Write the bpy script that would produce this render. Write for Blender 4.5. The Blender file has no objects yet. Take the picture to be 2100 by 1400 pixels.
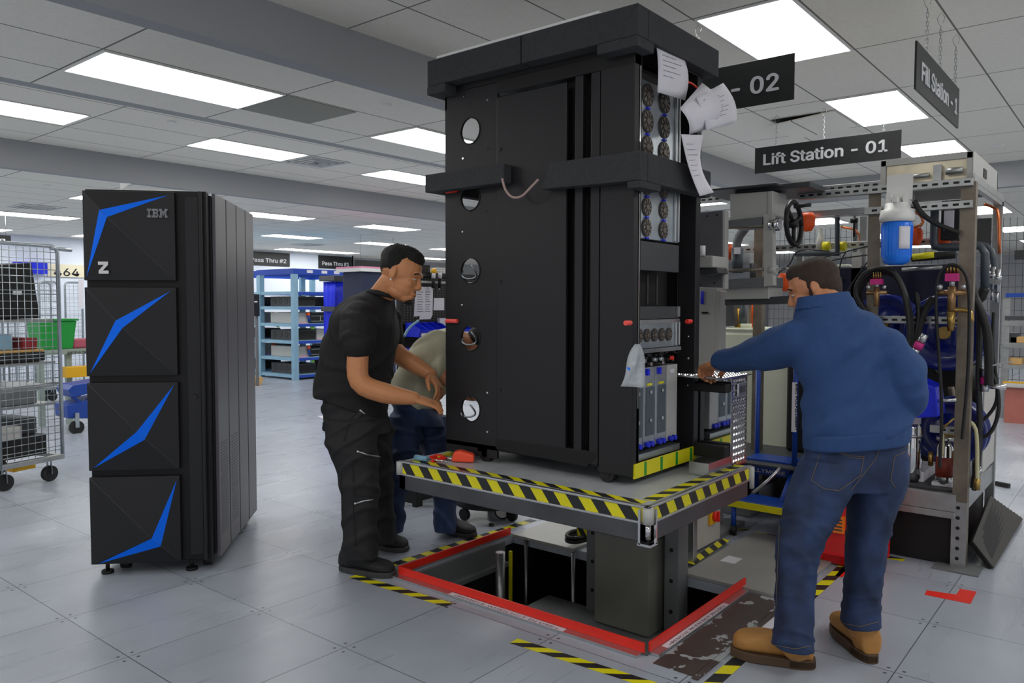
import bpy, bmesh, math, random
import numpy as np
from mathutils import Vector, Matrix, Euler
random.seed(7)
C = bpy.context.scene.collection
SC = bpy.context.scene
R_ = math.radians
# ---------------------------------------------------------------- camera, world, exposure
EYE = 1.41
YAW, PITCH, ROLL, FPX = .886, -.0468, .0013, 1593.0
_cy, _sy, _cp, _sp = math.cos(YAW), math.sin(YAW), math.cos(PITCH), math.sin(PITCH)
_f = np.array([_sy*_cp, _cy*_cp, _sp]); _r = np.array([_cy, -_sy, 0.]); _u = np.cross(_r, _f)
_r2 = math.cos(ROLL)*_r+math.sin(ROLL)*_u; _u2 = -math.sin(ROLL)*_r+math.cos(ROLL)*_u
cam = bpy.data.cameras.new('camera'); co = bpy.data.objects.new('camera', cam); C.objects.link(co)
cam.sensor_width = 36; cam.lens = FPX/2100*36; cam.clip_start = .05; cam.clip_end = 100
co.matrix_world = Matrix(((_r2[0], _u2[0], -_f[0], 0), (_r2[1], _u2[1], -_f[1], 0), (_r2[2], _u2[2], -_f[2], EYE), (0, 0, 0, 1)))
SC.camera = co
SC.view_settings.view_transform = 'Standard'; SC.view_settings.look = 'None'
SC.view_settings.gamma = 1; SC.view_settings.use_curve_mapping = False
SC.view_settings.exposure = 0.12
LAMP = 9.6          # radiance of the ceiling light panels
w = bpy.data.worlds.new('world'); SC.world = w; w.use_nodes = True
w.node_tree.nodes['Background'].inputs[0].default_value = (.97, .98, 1, 1)
w.node_tree.nodes['Background'].inputs[1].default_value = .55
try:
    SC.cycles.max_bounces = 7; SC.cycles.diffuse_bounces = 3; SC.cycles.glossy_bounces = 3
    SC.cycles.transparent_max_bounces = 8; SC.cycles.use_denoising = True
    SC.cycles.sample_clamp_indirect = 6
except Exception: pass

# ---------------------------------------------------------------- measuring helpers: the line of sight through a photo point meets a known plane
def ray(x, y): return _r2*(x-1050)/FPX-_u2*(y-700)/FPX+_f
def onz(x, y, z=0.):
    d = ray(x, y); return d*((z-EYE)/d[2])+np.array([0, 0, EYE])
def onx(x, y, X):
    d = ray(x, y); return d*(X/d[0])+np.array([0, 0, EYE])
def ony(x, y, Y):
    d = ray(x, y); return d*(Y/d[1])+np.array([0, 0, EYE])
def cp(x, y, w): return ray(x, y)*w+np.array([0, 0, EYE])   # at distance w in front of the eye
# ---------------------------------------------------------------- materials
def lin(c):
    o = []
    for v in c:
        v = v/255. if max(c) > 1.01 else v
        o.append(v/12.92 if v <= .04045 else ((v+.055)/1.055)**2.4)
    return tuple(o)+(1.,)
MATS = {}
def mat(name, rgb, rough=.5, metal=0., var=0., vs=8., bump=0., bs=60., emit=0., trans=0., alpha=1., spec=.5, coat=0., stretch=None):
    if name in MATS: return MATS[name]
    m = bpy.data.materials.new(name); m.use_nodes = True; MATS[name] = m
    nt = m.node_tree; N = nt.nodes; L = nt.links; b = N['Principled BSDF']
    b.inputs['Base Color'].default_value = lin(rgb); b.inputs['Roughness'].default_value = rough
    b.inputs['Metallic'].default_value = metal; b.inputs['Specular IOR Level'].default_value = spec
    b.inputs['Transmission Weight'].default_value = trans; b.inputs['Alpha'].default_value = alpha
    b.inputs['Coat Weight'].default_value = coat
    if emit: b.inputs['Emission Color'].default_value = lin(rgb); b.inputs['Emission Strength'].default_value = emit
    if var or bump:
        tc = N.new('ShaderNodeTexCoord'); mp = N.new('ShaderNodeMapping'); L.new(tc.outputs['Object'], mp.inputs[0])
        if stretch: mp.inputs['Scale'].default_value = stretch
    if var:
        n = N.new('ShaderNodeTexNoise'); n.inputs['Scale'].default_value = vs; n.inputs['Detail'].default_value = 5
        L.new(mp.outputs[0], n.inputs['Vector'])
        mr = N.new('ShaderNodeMapRange'); mr.inputs[1].default_value = .3; mr.inputs[2].default_value = .7
        mr.inputs[3].default_value = 1-var; mr.inputs[4].default_value = 1+var
        L.new(n.outputs[0], mr.inputs[0])
        mx = N.new('ShaderNodeMix'); mx.data_type = 'RGBA'; mx.blend_type = 'MULTIPLY'; mx.inputs[0].default_value = 1
        mx.inputs[6].default_value = lin(rgb); L.new(mr.outputs[0], mx.inputs[7]); L.new(mx.outputs[2], b.inputs['Base Color'])
    if bump:
        n2 = N.new('ShaderNodeTexNoise'); n2.inputs['Scale'].default_value = bs; n2.inputs['Detail'].default_value = 4
        L.new(mp.outputs[0], n2.inputs['Vector'])
        bp = N.new('ShaderNodeBump'); bp.inputs['Strength'].default_value = bump; bp.inputs['Distance'].default_value = .01
        L.new(n2.outputs[0], bp.inputs['Height']); L.new(bp.outputs[0], b.inputs['Normal'])
    return m
def grid_mat(name, rgb, line, px, py, ox, oy, wd, rough, var, vs, bolts=False, bump=0.):
    """flat tiles with seams at ox+n*px, oy+n*py in world metres"""
    m = mat(name, rgb, rough, var=var, vs=vs, bump=bump, bs=90); nt = m.node_tree; N = nt.nodes; L = nt.links; b = N['Principled BSDF']
    tc = N.new('ShaderNodeTexCoord'); sp = N.new('ShaderNodeSeparateXYZ'); L.new(tc.outputs['Object'], sp.inputs[0])
    def M(op, a, c=None):
        n = N.new('ShaderNodeMath'); n.operation = op
        for i, v in enumerate((a, c)):
            if v is None: continue
            if isinstance(v, (int, float)): n.inputs[i].default_value = v
            else: L.new(v, n.inputs[i])
        return n.outputs[0]
    def dist(o, off, per):
        t = M('SUBTRACT', M('FRACT', M('ADD', M('DIVIDE', M('SUBTRACT', o, off), per), 100.5)), .5)
        return M('MULTIPLY', M('ABSOLUTE', t), per)
    dx, dy = dist(sp.outputs[0], ox, px), dist(sp.outputs[1], oy, py)
    near = M('LESS_THAN', M('MINIMUM', dx, dy), wd)
    src = b.inputs['Base Color'].links[0].from_socket
    if bolts:
        q = M('ADD', M('POWER', M('SUBTRACT', dx, .028), 2), M('POWER', M('SUBTRACT', dy, .028), 2))
        near = M('MAXIMUM', near, M('LESS_THAN', q, .000055))
        ix = M('FLOOR', M('DIVIDE', M('SUBTRACT', sp.outputs[0], ox), px)); iy = M('FLOOR', M('DIVIDE', M('SUBTRACT', sp.outputs[1], oy), py))
        wn = N.new('ShaderNodeTexWhiteNoise'); cb = N.new('ShaderNodeCombineXYZ'); L.new(ix, cb.inputs[0]); L.new(iy, cb.inputs[1]); L.new(cb.outputs[0], wn.inputs[0])
        g = M('ADD', M('MULTIPLY', wn.outputs[0], .12), .94)
        mm = N.new('ShaderNodeMix'); mm.data_type = 'RGBA'; mm.blend_type = 'MULTIPLY'; mm.inputs[0].default_value = 1
        L.new(src, mm.inputs[6]); L.new(g, mm.inputs[7]); src = mm.outputs[2]
        # long faint scuffs
        mp = N.new('ShaderNodeMapping'); mp.inputs['Rotation'].default_value = (0, 0, .5); mp.inputs['Scale'].default_value = (.8, 9, 1); L.new(tc.outputs['Object'], mp.inputs[0])
        nz = N.new('ShaderNodeTexNoise'); nz.inputs['Scale'].default_value = 1.3; nz.inputs['Detail'].default_value = 2; L.new(mp.outputs[0], nz.inputs['Vector'])
        rr = N.new('ShaderNodeMapRange'); rr.inputs[1].default_value = .35; rr.inputs[2].default_value = .7; rr.inputs[3].default_value = rough-.03; rr.inputs[4].default_value = rough+.05
        L.new(nz.outputs[0], rr.inputs[0]); L.new(rr.outputs[0], b.inputs['Roughness'])
    mx = N.new('ShaderNodeMix'); mx.data_type = 'RGBA'; L.new(near, mx.inputs[0]); L.new(src, mx.inputs[6]); mx.inputs[7].default_value = lin(line)
    L.new(mx.outputs[2], b.inputs['Base Color'])
    return m
def patch_mat(name, c1, c2, scale, thr, rough, metal):
    m = mat(name, c1, rough, metal, var=.1, vs=scale*2); nt = m.node_tree; N = nt.nodes; L = nt.links; b = N['Principled BSDF']
    src = b.inputs['Base Color'].links[0].from_socket; tc = N.new('ShaderNodeTexCoord'); n = N.new('ShaderNodeTexNoise'); n.inputs['Scale'].default_value = scale; n.inputs['Detail'].default_value = 6; L.new(tc.outputs['Object'], n.inputs['Vector'])
    g = N.new('ShaderNodeMath'); g.operation = 'GREATER_THAN'; g.inputs[1].default_value = thr; L.new(n.outputs[0], g.inputs[0])
    mx = N.new('ShaderNodeMix'); mx.data_type = 'RGBA'; L.new(g.outputs[0], mx.inputs[0]); L.new(src, mx.inputs[6]); mx.inputs[7].default_value = lin(c2); L.new(mx.outputs[2], b.inputs['Base Color']); return m
M_ = dict(
    floor=grid_mat('floor_panels', (164, 171, 182), (88, 92, 98), 0.603, .603, 1.392, .71, .0022, .30, .06, 3.5, bolts=True),
    ceil_hi=grid_mat('ceiling_tiles_high', (238, 234, 224), (120, 118, 112), 1.206, .603, 5.60, .98, 0.006, .85, .03, 40, bump=.15),
    ceil_lo=grid_mat('ceiling_tiles_low', (238, 235, 226), (120, 118, 112), 1.206, .603, 1.975, 4.57, 0.006, .85, .03, 40, bump=.15),
    bulk=mat('bulkhead_paint', (158, 160, 163), .65),
    wallw=mat('wall_paint', (230, 238, 250), .6, var=.02, vs=2),
    wallg=mat('wall_grey_paint', (186, 188, 193), .6, var=.02, vs=2),
    lamp=mat('light_panel', (254, 252, 249), .4, emit=LAMP),
    lampf=mat('light_frame', (235, 235, 232), .4),
    blk=mat('black_powdercoat', (24, 24, 26), .42, bump=.05, bs=400, spec=.3),
    blkp=mat('black_panel', (33, 33, 36), .45, bump=.04, bs=350, spec=.35),
    vblk=mat('deep_black', (10, 10, 11), .6), rub=mat('black_rubber', (24, 24, 25), .55, bump=.1, bs=80),
    foam=mat('charcoal_foam', (56, 57, 60), .9, var=.12, vs=60, bump=.6, bs=110),
    steel=mat('galvanised_steel', (170, 172, 172), .38, .85, var=.12, vs=14), zinc=mat('zinc_tube', (176, 184, 190), .3, .8, var=.08, vs=20),
    dsteel=mat('dull_steel', (130, 121, 108), .5, .7, var=.25, vs=9, bump=.1, bs=40),
    alu=mat('aluminium', (196, 198, 200), .28, .9, var=.05), polished=mat('polished_aluminium', (222, 224, 228), .05, 1.),
    chrome=mat('chrome', (210, 210, 212), .12, 1.), ggrey=mat('light_grey_paint', (184, 184, 180), .45, var=.03),
    mgrey=mat('mid_grey_paint', (112, 114, 116), .45, var=.05), dgrey=mat('dark_grey_paint', (64, 66, 69), .5, var=.06),
    yel=mat('hazard_yellow', (232, 222, 18), .42, var=.05), hblk=mat('hazard_black', (34, 35, 38), .45), red=mat('signal_red', (236, 44, 28), .4, var=.05),
    orange=mat('bright_orange', (255, 96, 32), .45), coral=mat('coral_clip', (255, 92, 84), .5),
    blue=mat('bright_blue_plastic', (24, 124, 246), .32), dblue=mat('deep_blue_enamel', (5, 28, 112), .3, coat=.3), sblue=mat('strong_blue', (14, 40, 220), .45, var=.1, vs=12),
    lblue=mat('ladder_blue', (18, 66, 158), .4), rackb=mat('pale_blue_rack_paint', (142, 182, 205), .4, metal=.2, var=.08), rackd=mat('blue_rack_trim', (16, 66, 175), .4),
    white=mat('white_paper', (226, 224, 232), .7, var=.02), whitep=mat('white_plastic', (228, 228, 226), .4), cream=mat('cream_poly', (222, 226, 204), .35, var=.04),
    txt=mat('sign_white_letters', (214, 216, 220), .5), signb=mat('sign_black', (24, 26, 28), .45), ink=mat('grey_print', (120, 118, 130), .8),
    brass=mat('brass', (176, 146, 84), .3, .95, var=.15, vs=30), copper=mat('copper', (205, 120, 78), .3, .95, var=.12, vs=20),
    pvc=mat('dark_pvc', (70, 78, 86), .42), mag=mat('magenta_tag', (205, 40, 130), .5), pink=mat('pink_foam', (240, 150, 185), .7),
    green=mat('green_plastic', (8, 150, 52), .4), navy=mat('navy_tarp', (30, 40, 70), .6, bump=.4, bs=9), brick=mat('red_low_wall_paint', (176, 104, 92), .6, var=.05),
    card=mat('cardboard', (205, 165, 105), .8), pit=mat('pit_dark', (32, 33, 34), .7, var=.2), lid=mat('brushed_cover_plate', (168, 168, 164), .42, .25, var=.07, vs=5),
    worn=patch_mat('worn_steel_strip', (84, 72, 68), (178, 180, 184), 9, .57, .4, .2), bag=mat('clear_plastic_bag', (225, 232, 238), .18, alpha=.45, bump=.8, bs=30),
    dimple=mat('diamond_plate_metal', (205, 206, 210), .2, 1.), fanb=mat('fan_black', (52, 49, 46), .5), taupe=mat('fan_taupe', (120, 112, 104), .45, .5),
    yelp=mat('yellow_plastic', (240, 182, 20), .45), greenl=mat('lime_tag', (150, 230, 60), .5), acc=mat('accent_blue_inlay', (0, 112, 255), .5, spec=.2),
)
# ---------------------------------------------------------------- mesh builder
def frame_of(d):
    d = np.array(d, float); d = d/np.linalg.norm(d)
    a = np.array([0, 0, 1.]) if abs(d[2]) < .9 else np.array([1., 0, 0])
    x = np.cross(a, d); x /= np.linalg.norm(x); return x, np.cross(d, x), d
class MB:
    def __init__(s): s.v = []; s.f = []; s.mi = []; s.sm = []
    def add(s, vs, fs, mi=0, sm=False):
        o = len(s.v); s.v += [tuple(map(float, p)) for p in vs]
        for f in fs: s.f.append([o+i for i in f]); s.mi.append(mi); s.sm.append(sm)
        return s
    def box(s, x0, y0, z0, x1, y1, z1, mi=0):
        x0, x1 = sorted((x0, x1)); y0, y1 = sorted((y0, y1)); z0, z1 = sorted((z0, z1))
        return s.add([(x0, y0, z0), (x1, y0, z0), (x1, y1, z0), (x0, y1, z0), (x0, y0, z1), (x1, y0, z1), (x1, y1, z1), (x0, y1, z1)],
                     [(3, 2, 1, 0), (4, 5, 6, 7), (0, 1, 5, 4), (1, 2, 6, 5), (2, 3, 7, 6), (3, 0, 4, 7)], mi)
    def obox(s, c, sz, ax=None, mi=0):
        """box of size sz about c, ax = three axis vectors"""
        ax = np.eye(3) if ax is None else np.array(ax, float); c = np.array(c, float); h = np.array(sz)/2
        P = [c+ax[0]*i*h[0]+ax[1]*j*h[1]+ax[2]*k*h[2] for k in (-1, 1) for i, j in ((-1, -1), (1, -1), (1, 1), (-1, 1))]
        return s.add(P, [(3, 2, 1, 0), (4, 5, 6, 7), (0, 1, 5, 4), (1, 2, 6, 5), (2, 3, 7, 6), (3, 0, 4, 7)], mi)
    def bar(s, p, q, w, h=None, mi=0):
        p = np.array(p, float); q = np.array(q, float); x, y, d = frame_of(q-p)
        return s.obox((p+q)/2, (w, h or w, np.linalg.norm(q-p)), (x, y, d), mi)
    def cyl(s, p, q, r, r2=None, n=16, mi=0, caps=True):
        p = np.array(p, float); q = np.array(q, float); x, y, d = frame_of(q-p); r2 = r if r2 is None else r2
        V = [c+(x*math.cos(2*math.pi*i/n)+y*math.sin(2*math.pi*i/n))*rr for c, rr in ((p, r), (q, r2)) for i in range(n)]
        s.add(V, [(i, (i+1) % n, n+(i+1) % n, n+i) for i in range(n)], mi, True)
        if caps:
            o = len(s.v)-2*n
            s.f.append([o+i for i in reversed(range(n))]); s.f.append([o+n+i for i in range(n)]); s.mi += [mi, mi]; s.sm += [False, False]
        return s
    def lathe(s, o, d, prof, n=20, mi=0):
        """prof = [(distance along d, radius)]"""
        o = np.array(o, float); x, y, d = frame_of(d)
        V = [o+d*t+(x*math.cos(2*math.pi*i/n)+y*math.sin(2*math.pi*i/n))*max(r, 1e-4) for t, r in prof for i in range(n)]
        return s.add(V, [(k*n+i, k*n+(i+1) % n, (k+1)*n+(i+1) % n, (k+1)*n+i) for k in range(len(prof)-1) for i in range(n)], mi, True)
    def tube(s, pts, r, n=8, mi=0, smooth=0):
        P = [np.array(p, float) for p in pts]
        for _ in range(smooth):
            Q = [P[0]]
            for a, b in zip(P, P[1:]): Q += [a*.75+b*.25, a*.25+b*.75]
            P = Q+[P[-1]]
        V = []; x = None
        for i, p in enumerate(P):
            d = P[min(i+1, len(P)-1)]-P[max(i-1, 0)]; d = d/(np.linalg.norm(d)+1e-9)
            if x is None: x = frame_of(d)[0]
            x = x-d*np.dot(x, d); x /= np.linalg.norm(x)+1e-9; y = np.cross(d, x)
            rr = r[i] if isinstance(r, (list, tuple)) else r
            V += [p+(x*math.cos(2*math.pi*k/n)+y*math.sin(2*math.pi*k/n))*rr for k in range(n)]
        m = len(P)
        s.add(V, [(k*n+i, k*n+(i+1) % n, (k+1)*n+(i+1) % n, (k+1)*n+i) for k in range(m-1) for i in range(n)], mi, True)
        o = len(s.v)-m*n; s.f.append([o+i for i in reversed(range(n))]); s.f.append([o+(m-1)*n+i for i in range(n)]); s.mi += [mi, mi]; s.sm += [False, False]
        return s
    def ball(s, c, r, n=12, mi=0):
        r = (r, r, r) if isinstance(r, (int, float)) else r
        V = []; m = n//2+1
        for j in range(m):
            t = math.pi*(j+.0)/(m-1)
            for i in range(n): V.append((c[0]+r[0]*math.sin(t)*math.cos(2*math.pi*i/n), c[1]+r[1]*math.sin(t)*math.sin(2*math.pi*i/n), c[2]-r[2]*math.cos(t)))
        return s.add(V, [(j*n+i, j*n+(i+1) % n, (j+1)*n+(i+1) % n, (j+1)*n+i) for j in range(m-1) for i in range(n)], mi, True)
    def prism(s, poly, ext, mi=0):
        P = [np.array(p, float) for p in poly]; e = np.array(ext, float); n = len(P)
        nrm = sum(np.cross(P[i], P[(i+1) % n]) for i in range(n))
        if np.dot(nrm, e) < 0: P = P[::-1]
        return s.add(P+[p+e for p in P], [tuple(reversed(range(n))), tuple(range(n, 2*n))]+[(i, (i+1) % n, n+(i+1) % n, n+i) for i in range(n)], mi)
    def sheet(s, grid, th, mi=0):
        """grid[j][i] of points -> thin double-sided sheet"""
        G = np.array(grid, float); m, n = G.shape[:2]
        du = np.gradient(G, axis=1); dv = np.gradient(G, axis=0); N = np.cross(du, dv); N /= np.linalg.norm(N, axis=2)[..., None]+1e-9
        A = (G+N*th/2).reshape(-1, 3); B = (G-N*th/2).reshape(-1, 3); o = m*n
        F = []
        for j in range(m-1):
            for i in range(n-1):
                a, b, c, d = j*n+i, j*n+i+1, (j+1)*n+i+1, (j+1)*n+i; F += [(a, b, c, d), (o+d, o+c, o+b, o+a)]
        for i in range(n-1): F += [(i+1, i, o+i, o+i+1), ((m-1)*n+i, (m-1)*n+i+1, o+(m-1)*n+i+1, o+(m-1)*n+i)]
        for j in range(m-1): F += [(j*n, (j+1)*n, o+(j+1)*n, o+j*n), ((j+1)*n+n-1, j*n+n-1, o+j*n+n-1, o+(j+1)*n+n-1)]
        return s.add(list(A)+list(B), F, mi, True)
    def stripes(s, A, B, W, ext, n, slant, ph=0., edge=None):
        """hazard stripes: yellow (0) and black (1) slanted pieces between A and B, width vector W, thickness ext"""
        A, B, W, e = (np.array(q, float) for q in (A, B, W, ext)); L = 1./n
        def P(t, k): return A+(B-A)*min(max(t, 0), 1)+W*k
        t = -abs(slant)-L*2+ph*L; i = 0
        while t < 1+abs(slant):
            lo, hi = t, t+L
            a0, a1, b0, b1 = lo, hi, lo+slant, hi+slant
            if max(a1, b1) > 0 and min(a0, b0) < 1:
                c = [P(a0, 0), P(a1, 0), P(b1, 1), P(b0, 1)]
                if np.linalg.norm(c[0]-c[1])+np.linalg.norm(c[2]-c[3]) > 1e-4:
                    q = [c[0]]
                    for p in c[1:]:
                        if np.linalg.norm(p-q[-1]) > 1e-5: q.append(p)
                    if len(q) > 2 and np.linalg.norm(q[0]-q[-1]) < 1e-5: q.pop()
                    if len(q) > 2: s.prism(q, e, i % 2)
            t += L; i += 1
        return s
    def each(s, name, mats, parent=None, bevel=0., seg=2, n=1):
        """every n shapes (8-vertex boxes) added become a part of their own"""
        out = []
        for k in range(0, len(s.v)//8, n):
            m = MB(); m.v = s.v[k*8:(k+n)*8]
            for f, a, c in zip(s.f, s.mi, s.sm):
                if k*8 <= f[0] < (k+n)*8: m.f.append([i-k*8 for i in f]); m.mi.append(a); m.sm.append(c)
            out.append(m.build(name, mats, parent, bevel, seg))
        return out[0]
    def build(s, name, mats, parent=None, bevel=0., seg=2):
        if not isinstance(mats, (list, tuple)): mats = [mats]
        me = bpy.data.meshes.new(name); V = s.v
        if parent is not None and parent.name in INV:
            Mi = INV[parent.name]; A = np.array(V) if V else np.zeros((0, 3)); A = A@Mi[:3, :3].T+Mi[:3, 3]; V = A.tolist()
        me.from_pydata(V, [], s.f)
        for m in mats: me.materials.append(M_[m] if isinstance(m, str) else m)
        me.polygons.foreach_set('material_index', s.mi); me.polygons.foreach_set('use_smooth', s.sm); me.update()
        o = bpy.data.objects.new(name, me); C.objects.link(o)
        if parent is not None: o.parent = parent
        INV[o.name] = INV[parent.name] if parent is not None and parent.name in INV else np.eye(4)
        if bevel:
            b = o.modifiers.new('bevel', 'BEVEL'); b.width = bevel; b.segments = seg; b.limit_method = 'ANGLE'; b.angle_limit = .7
        return o
INV = {}
def thing(name, label, cat, loc=(0, 0, 0), rz=0., group=None):
    o = bpy.data.objects.new(name, None); C.objects.link(o); o.location = [float(v) for v in loc]; o.rotation_euler = (0, 0, rz)
    Mw = Matrix.Translation(Vector([float(v) for v in loc]))@Matrix.Rotation(rz, 4, 'Z'); INV[o.name] = np.array(Mw.inverted())
    o['label'] = label; o['category'] = cat
    if group: o['group'] = group
    return o
def tag(o, label, cat, group=None, kind=None):
    o['label'] = label; o['category'] = cat
    if group: o['group'] = group
    if kind: o['kind'] = kind
    return o
def struct(name, mb, m):
    o = mb.build(name, m); o['kind'] = 'structure'; return o
def dup(root, loc=None, rz=None, label=None, group=None):
    r = root.copy(); C.objects.link(r); INV[r.name] = np.eye(4)
    if loc is not None: r.location = loc
    if rz is not None: r.rotation_euler = (0, 0, rz)
    if label: r['label'] = label
    if group: r['group'] = group
    for ch in list(root.children):
        c = ch.copy(); C.objects.link(c); c.parent = r
        for g in list(ch.children):
            d = g.copy(); C.objects.link(d); d.parent = c
    return r
FONT = None
try:
    import os
    FONT = bpy.data.fonts.load(os.path.join(bpy.utils.system_resource('DATAFILES'), 'fonts', 'Inter.woff2'))
except Exception: FONT = None
def text(name, s, size, o, X, Y, m, parent=None, bold=.0, ext=.002, width=None, align='LEFT'):
    cu = bpy.data.curves.new(name, 'FONT'); cu.body = s; cu.size = size
    if FONT: cu.font = FONT
    cu.extrude = ext; cu.offset = 0 if FONT else bold; cu.align_x = align
    cu.resolution_u = 3
    t = bpy.data.objects.new(name, cu); C.objects.link(t); dg = bpy.context.evaluated_depsgraph_get()
    me = bpy.data.meshes.new_from_object(t.evaluated_get(dg)); bpy.data.objects.remove(t); bpy.data.curves.remove(cu)
    X = np.array(X, float); Y = np.array(Y, float); Z = np.cross(X, Y); o = np.array(o, float)
    n = len(me.vertices); a = np.zeros(n*3); me.vertices.foreach_get('co', a); a = a.reshape(-1, 3)
    if width and n:
        sx = width/(a[:, 0].max()-a[:, 0].min()); a[:, 0] = (a[:, 0]-(a[:, 0].min() if align == 'LEFT' else 0))*sx
    W = o+a[:, :1]*X+a[:, 1:2]*Y+a[:, 2:]*Z
    if FONT and bold:   # heavier strokes: the same letters laid over themselves a hair apart
        fs = [list(p.vertices) for p in me.polygons]; V = []; F = []
        for k, (dx, dy) in enumerate(((0, 0), (-1, 0), (1, 0), (0, -.7), (0, .7), (-.7, .5), (.7, -.5))):
            F += [[i+len(V)*1 for i in f] for f in fs]; V += (W+X*dx*bold+Y*dy*bold+Z*.00004*k).tolist()
        W = np.array(V); me = bpy.data.meshes.new(name); me.from_pydata(V, [], F); n = len(V)
    if parent is not None and parent.name in INV: Mi = INV[parent.name]; W = W@Mi[:3, :3].T+Mi[:3, 3]
    me.vertices.foreach_set('co', W.ravel()); me.materials.clear(); me.materials.append(M_[m]); me.update()
    ob = bpy.data.objects.new(name, me); C.objects.link(ob); ob.parent = parent
    return ob
# ================================================================ the setting
ZH, ZL, T = 3.14, 2.84, .04
PX0, PX1, PY0, PY1 = 2.715, 3.66, 1.515, 2.975      # the pit opening in the floor
b = MB()
for a in ((-3, -4, PX0, 18.05), (PX1, -4, 26, 18.05), (PX0, -4, PX1, PY0), (PX0, PY1, PX1, 18.05)): b.box(a[0], a[1], -.05, a[2], a[3], 0)
struct('floor', b, 'floor')
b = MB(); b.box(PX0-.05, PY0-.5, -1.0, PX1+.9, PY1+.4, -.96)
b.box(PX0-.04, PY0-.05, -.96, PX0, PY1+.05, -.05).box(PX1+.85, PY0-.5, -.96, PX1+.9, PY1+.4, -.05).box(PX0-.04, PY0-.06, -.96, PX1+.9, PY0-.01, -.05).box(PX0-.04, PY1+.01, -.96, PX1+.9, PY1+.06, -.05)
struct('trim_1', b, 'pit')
Y1, Y2, Y3, X4 = 3.93, 5.70, 9.27, 11.05
b = MB(); b.box(-3, -4, ZH, X4, Y1, ZH+T); struct('ceiling', b, 'ceil_hi')
b = MB(); b.box(-3, Y1+.13, ZL, X4, Y2-.07, ZL+T); struct('ceiling', b, 'ceil_lo')
b = MB(); b.box(-3, Y2+.05, ZH, X4, Y3, ZH+T); struct('ceiling', b, 'ceil_hi')
b = MB(); b.box(-3, Y3+.13, ZL, 26, 18.7, ZL+T); struct('ceiling', b, 'ceil_lo')
b = MB(); b.box(X4+.13, -4, ZL, 26, Y3+.13, ZL+T); struct('ceiling', b, 'ceil_lo')
b = MB(); b.box(-3, Y1, ZL, X4, Y1+.13, ZH+T); struct('trim_2', b, 'bulk')
b = MB(); b.box(-3, Y2-.07, ZL, X4, Y2+.05, ZH+T); struct('trim_3', b, 'bulk')
b = MB(); b.box(-3, Y3, ZL, X4, Y3+.13, ZH+T); struct('trim_4', b, 'bulk')
b = MB(); b.box(X4, -4, ZL, X4+.13, Y3+.13, ZH+T); struct('trim_5', b, 'bulk')
b = MB(); b.box(-3, 18.05, 0, 14.75, 18.2, ZL); struct('wall_left', b, 'wallw')
b = MB(); b.box(14.75, 18.7, 0, 26, 18.85, ZL).box(14.7, 18.05, 0, 14.75, 18.85, ZL); struct('wall_far', b, 'wallg')
b = MB(); b.box(25.9, -4, 0, 26, 18.7, ZL); struct('wall_right', b, 'wallg')
# the one darker ceiling panel, the displaced tile and the ceiling light panels
tag(MB().box(3.19, 4.585, ZL-.006, 3.785, 5.165, ZL+.002).build('ceiling_panel', mat('grey_ceiling_panel', (150, 150, 140), .7)), 'dull grey square ceiling panel beside the nearest long light', 'ceiling panel')
b = MB(); gx0, gx1, gy0, gy1 = 7.2, 7.92, 2.2, 2.78
b.box(gx0, gy0, ZH-.002, gx1, gy1, ZH-.001)
t = thing('ceiling_tile', 'loose white ceiling tile sagging open behind the Lift Station - 01 sign', 'ceiling tile', (gx0, gy0, ZH-.08))
b = MB(); b.prism([(gx0, gy0, ZH-.002), (gx1, gy0, ZH-.002), (gx1, gy1, ZH-.05), (gx0, gy1, ZH-.05)], (0, 0, -.012)); b.build('tile', 'ceil_hi', t)
MB().box(gx0+.02, gy0+.02, ZH-.006, gx1-.02, gy1-.01, ZH-.001).build('dark_opening', 'vblk', t)
def light_panel(x, y, z, L, label, grp):
    t = thing('ceiling_light', label, 'light', (x, y, z), 0, grp); W = .585
    b = MB(); f = .014
    b.box(x, y, z-.012, x+L, y+f, z+.001).box(x, y+W-f, z-.012, x+L, y+W, z+.001).box(x, y+f, z-.012, x+f, y+W-f, z+.001).box(x+L-f, y+f, z-.012, x+L, y+W-f, z+.001)
    b.build('frame', 'lampf', t)
    # two long lamp lenses with a rounded end each side of a shallow centre ridge
    g = []; n = 12
    for j in range(n+1):
        v = j/n; h = .010*abs(math.sin(v*2*math.pi))**.7; g.append([(x+f, y+f+(W-2*f)*v, z-.002-h*.5), (x+f+.05, y+f+(W-2*f)*v, z-.004-h), (x+L-f-.05, y+f+(W-2*f)*v, z-.004-h), (x+L-f, y+f+(W-2*f)*v, z-.002-h*.5)])
    MB().sheet([[q for q in r] for r in g], .002).build('diffuser', 'lamp', t)
    return t
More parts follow.
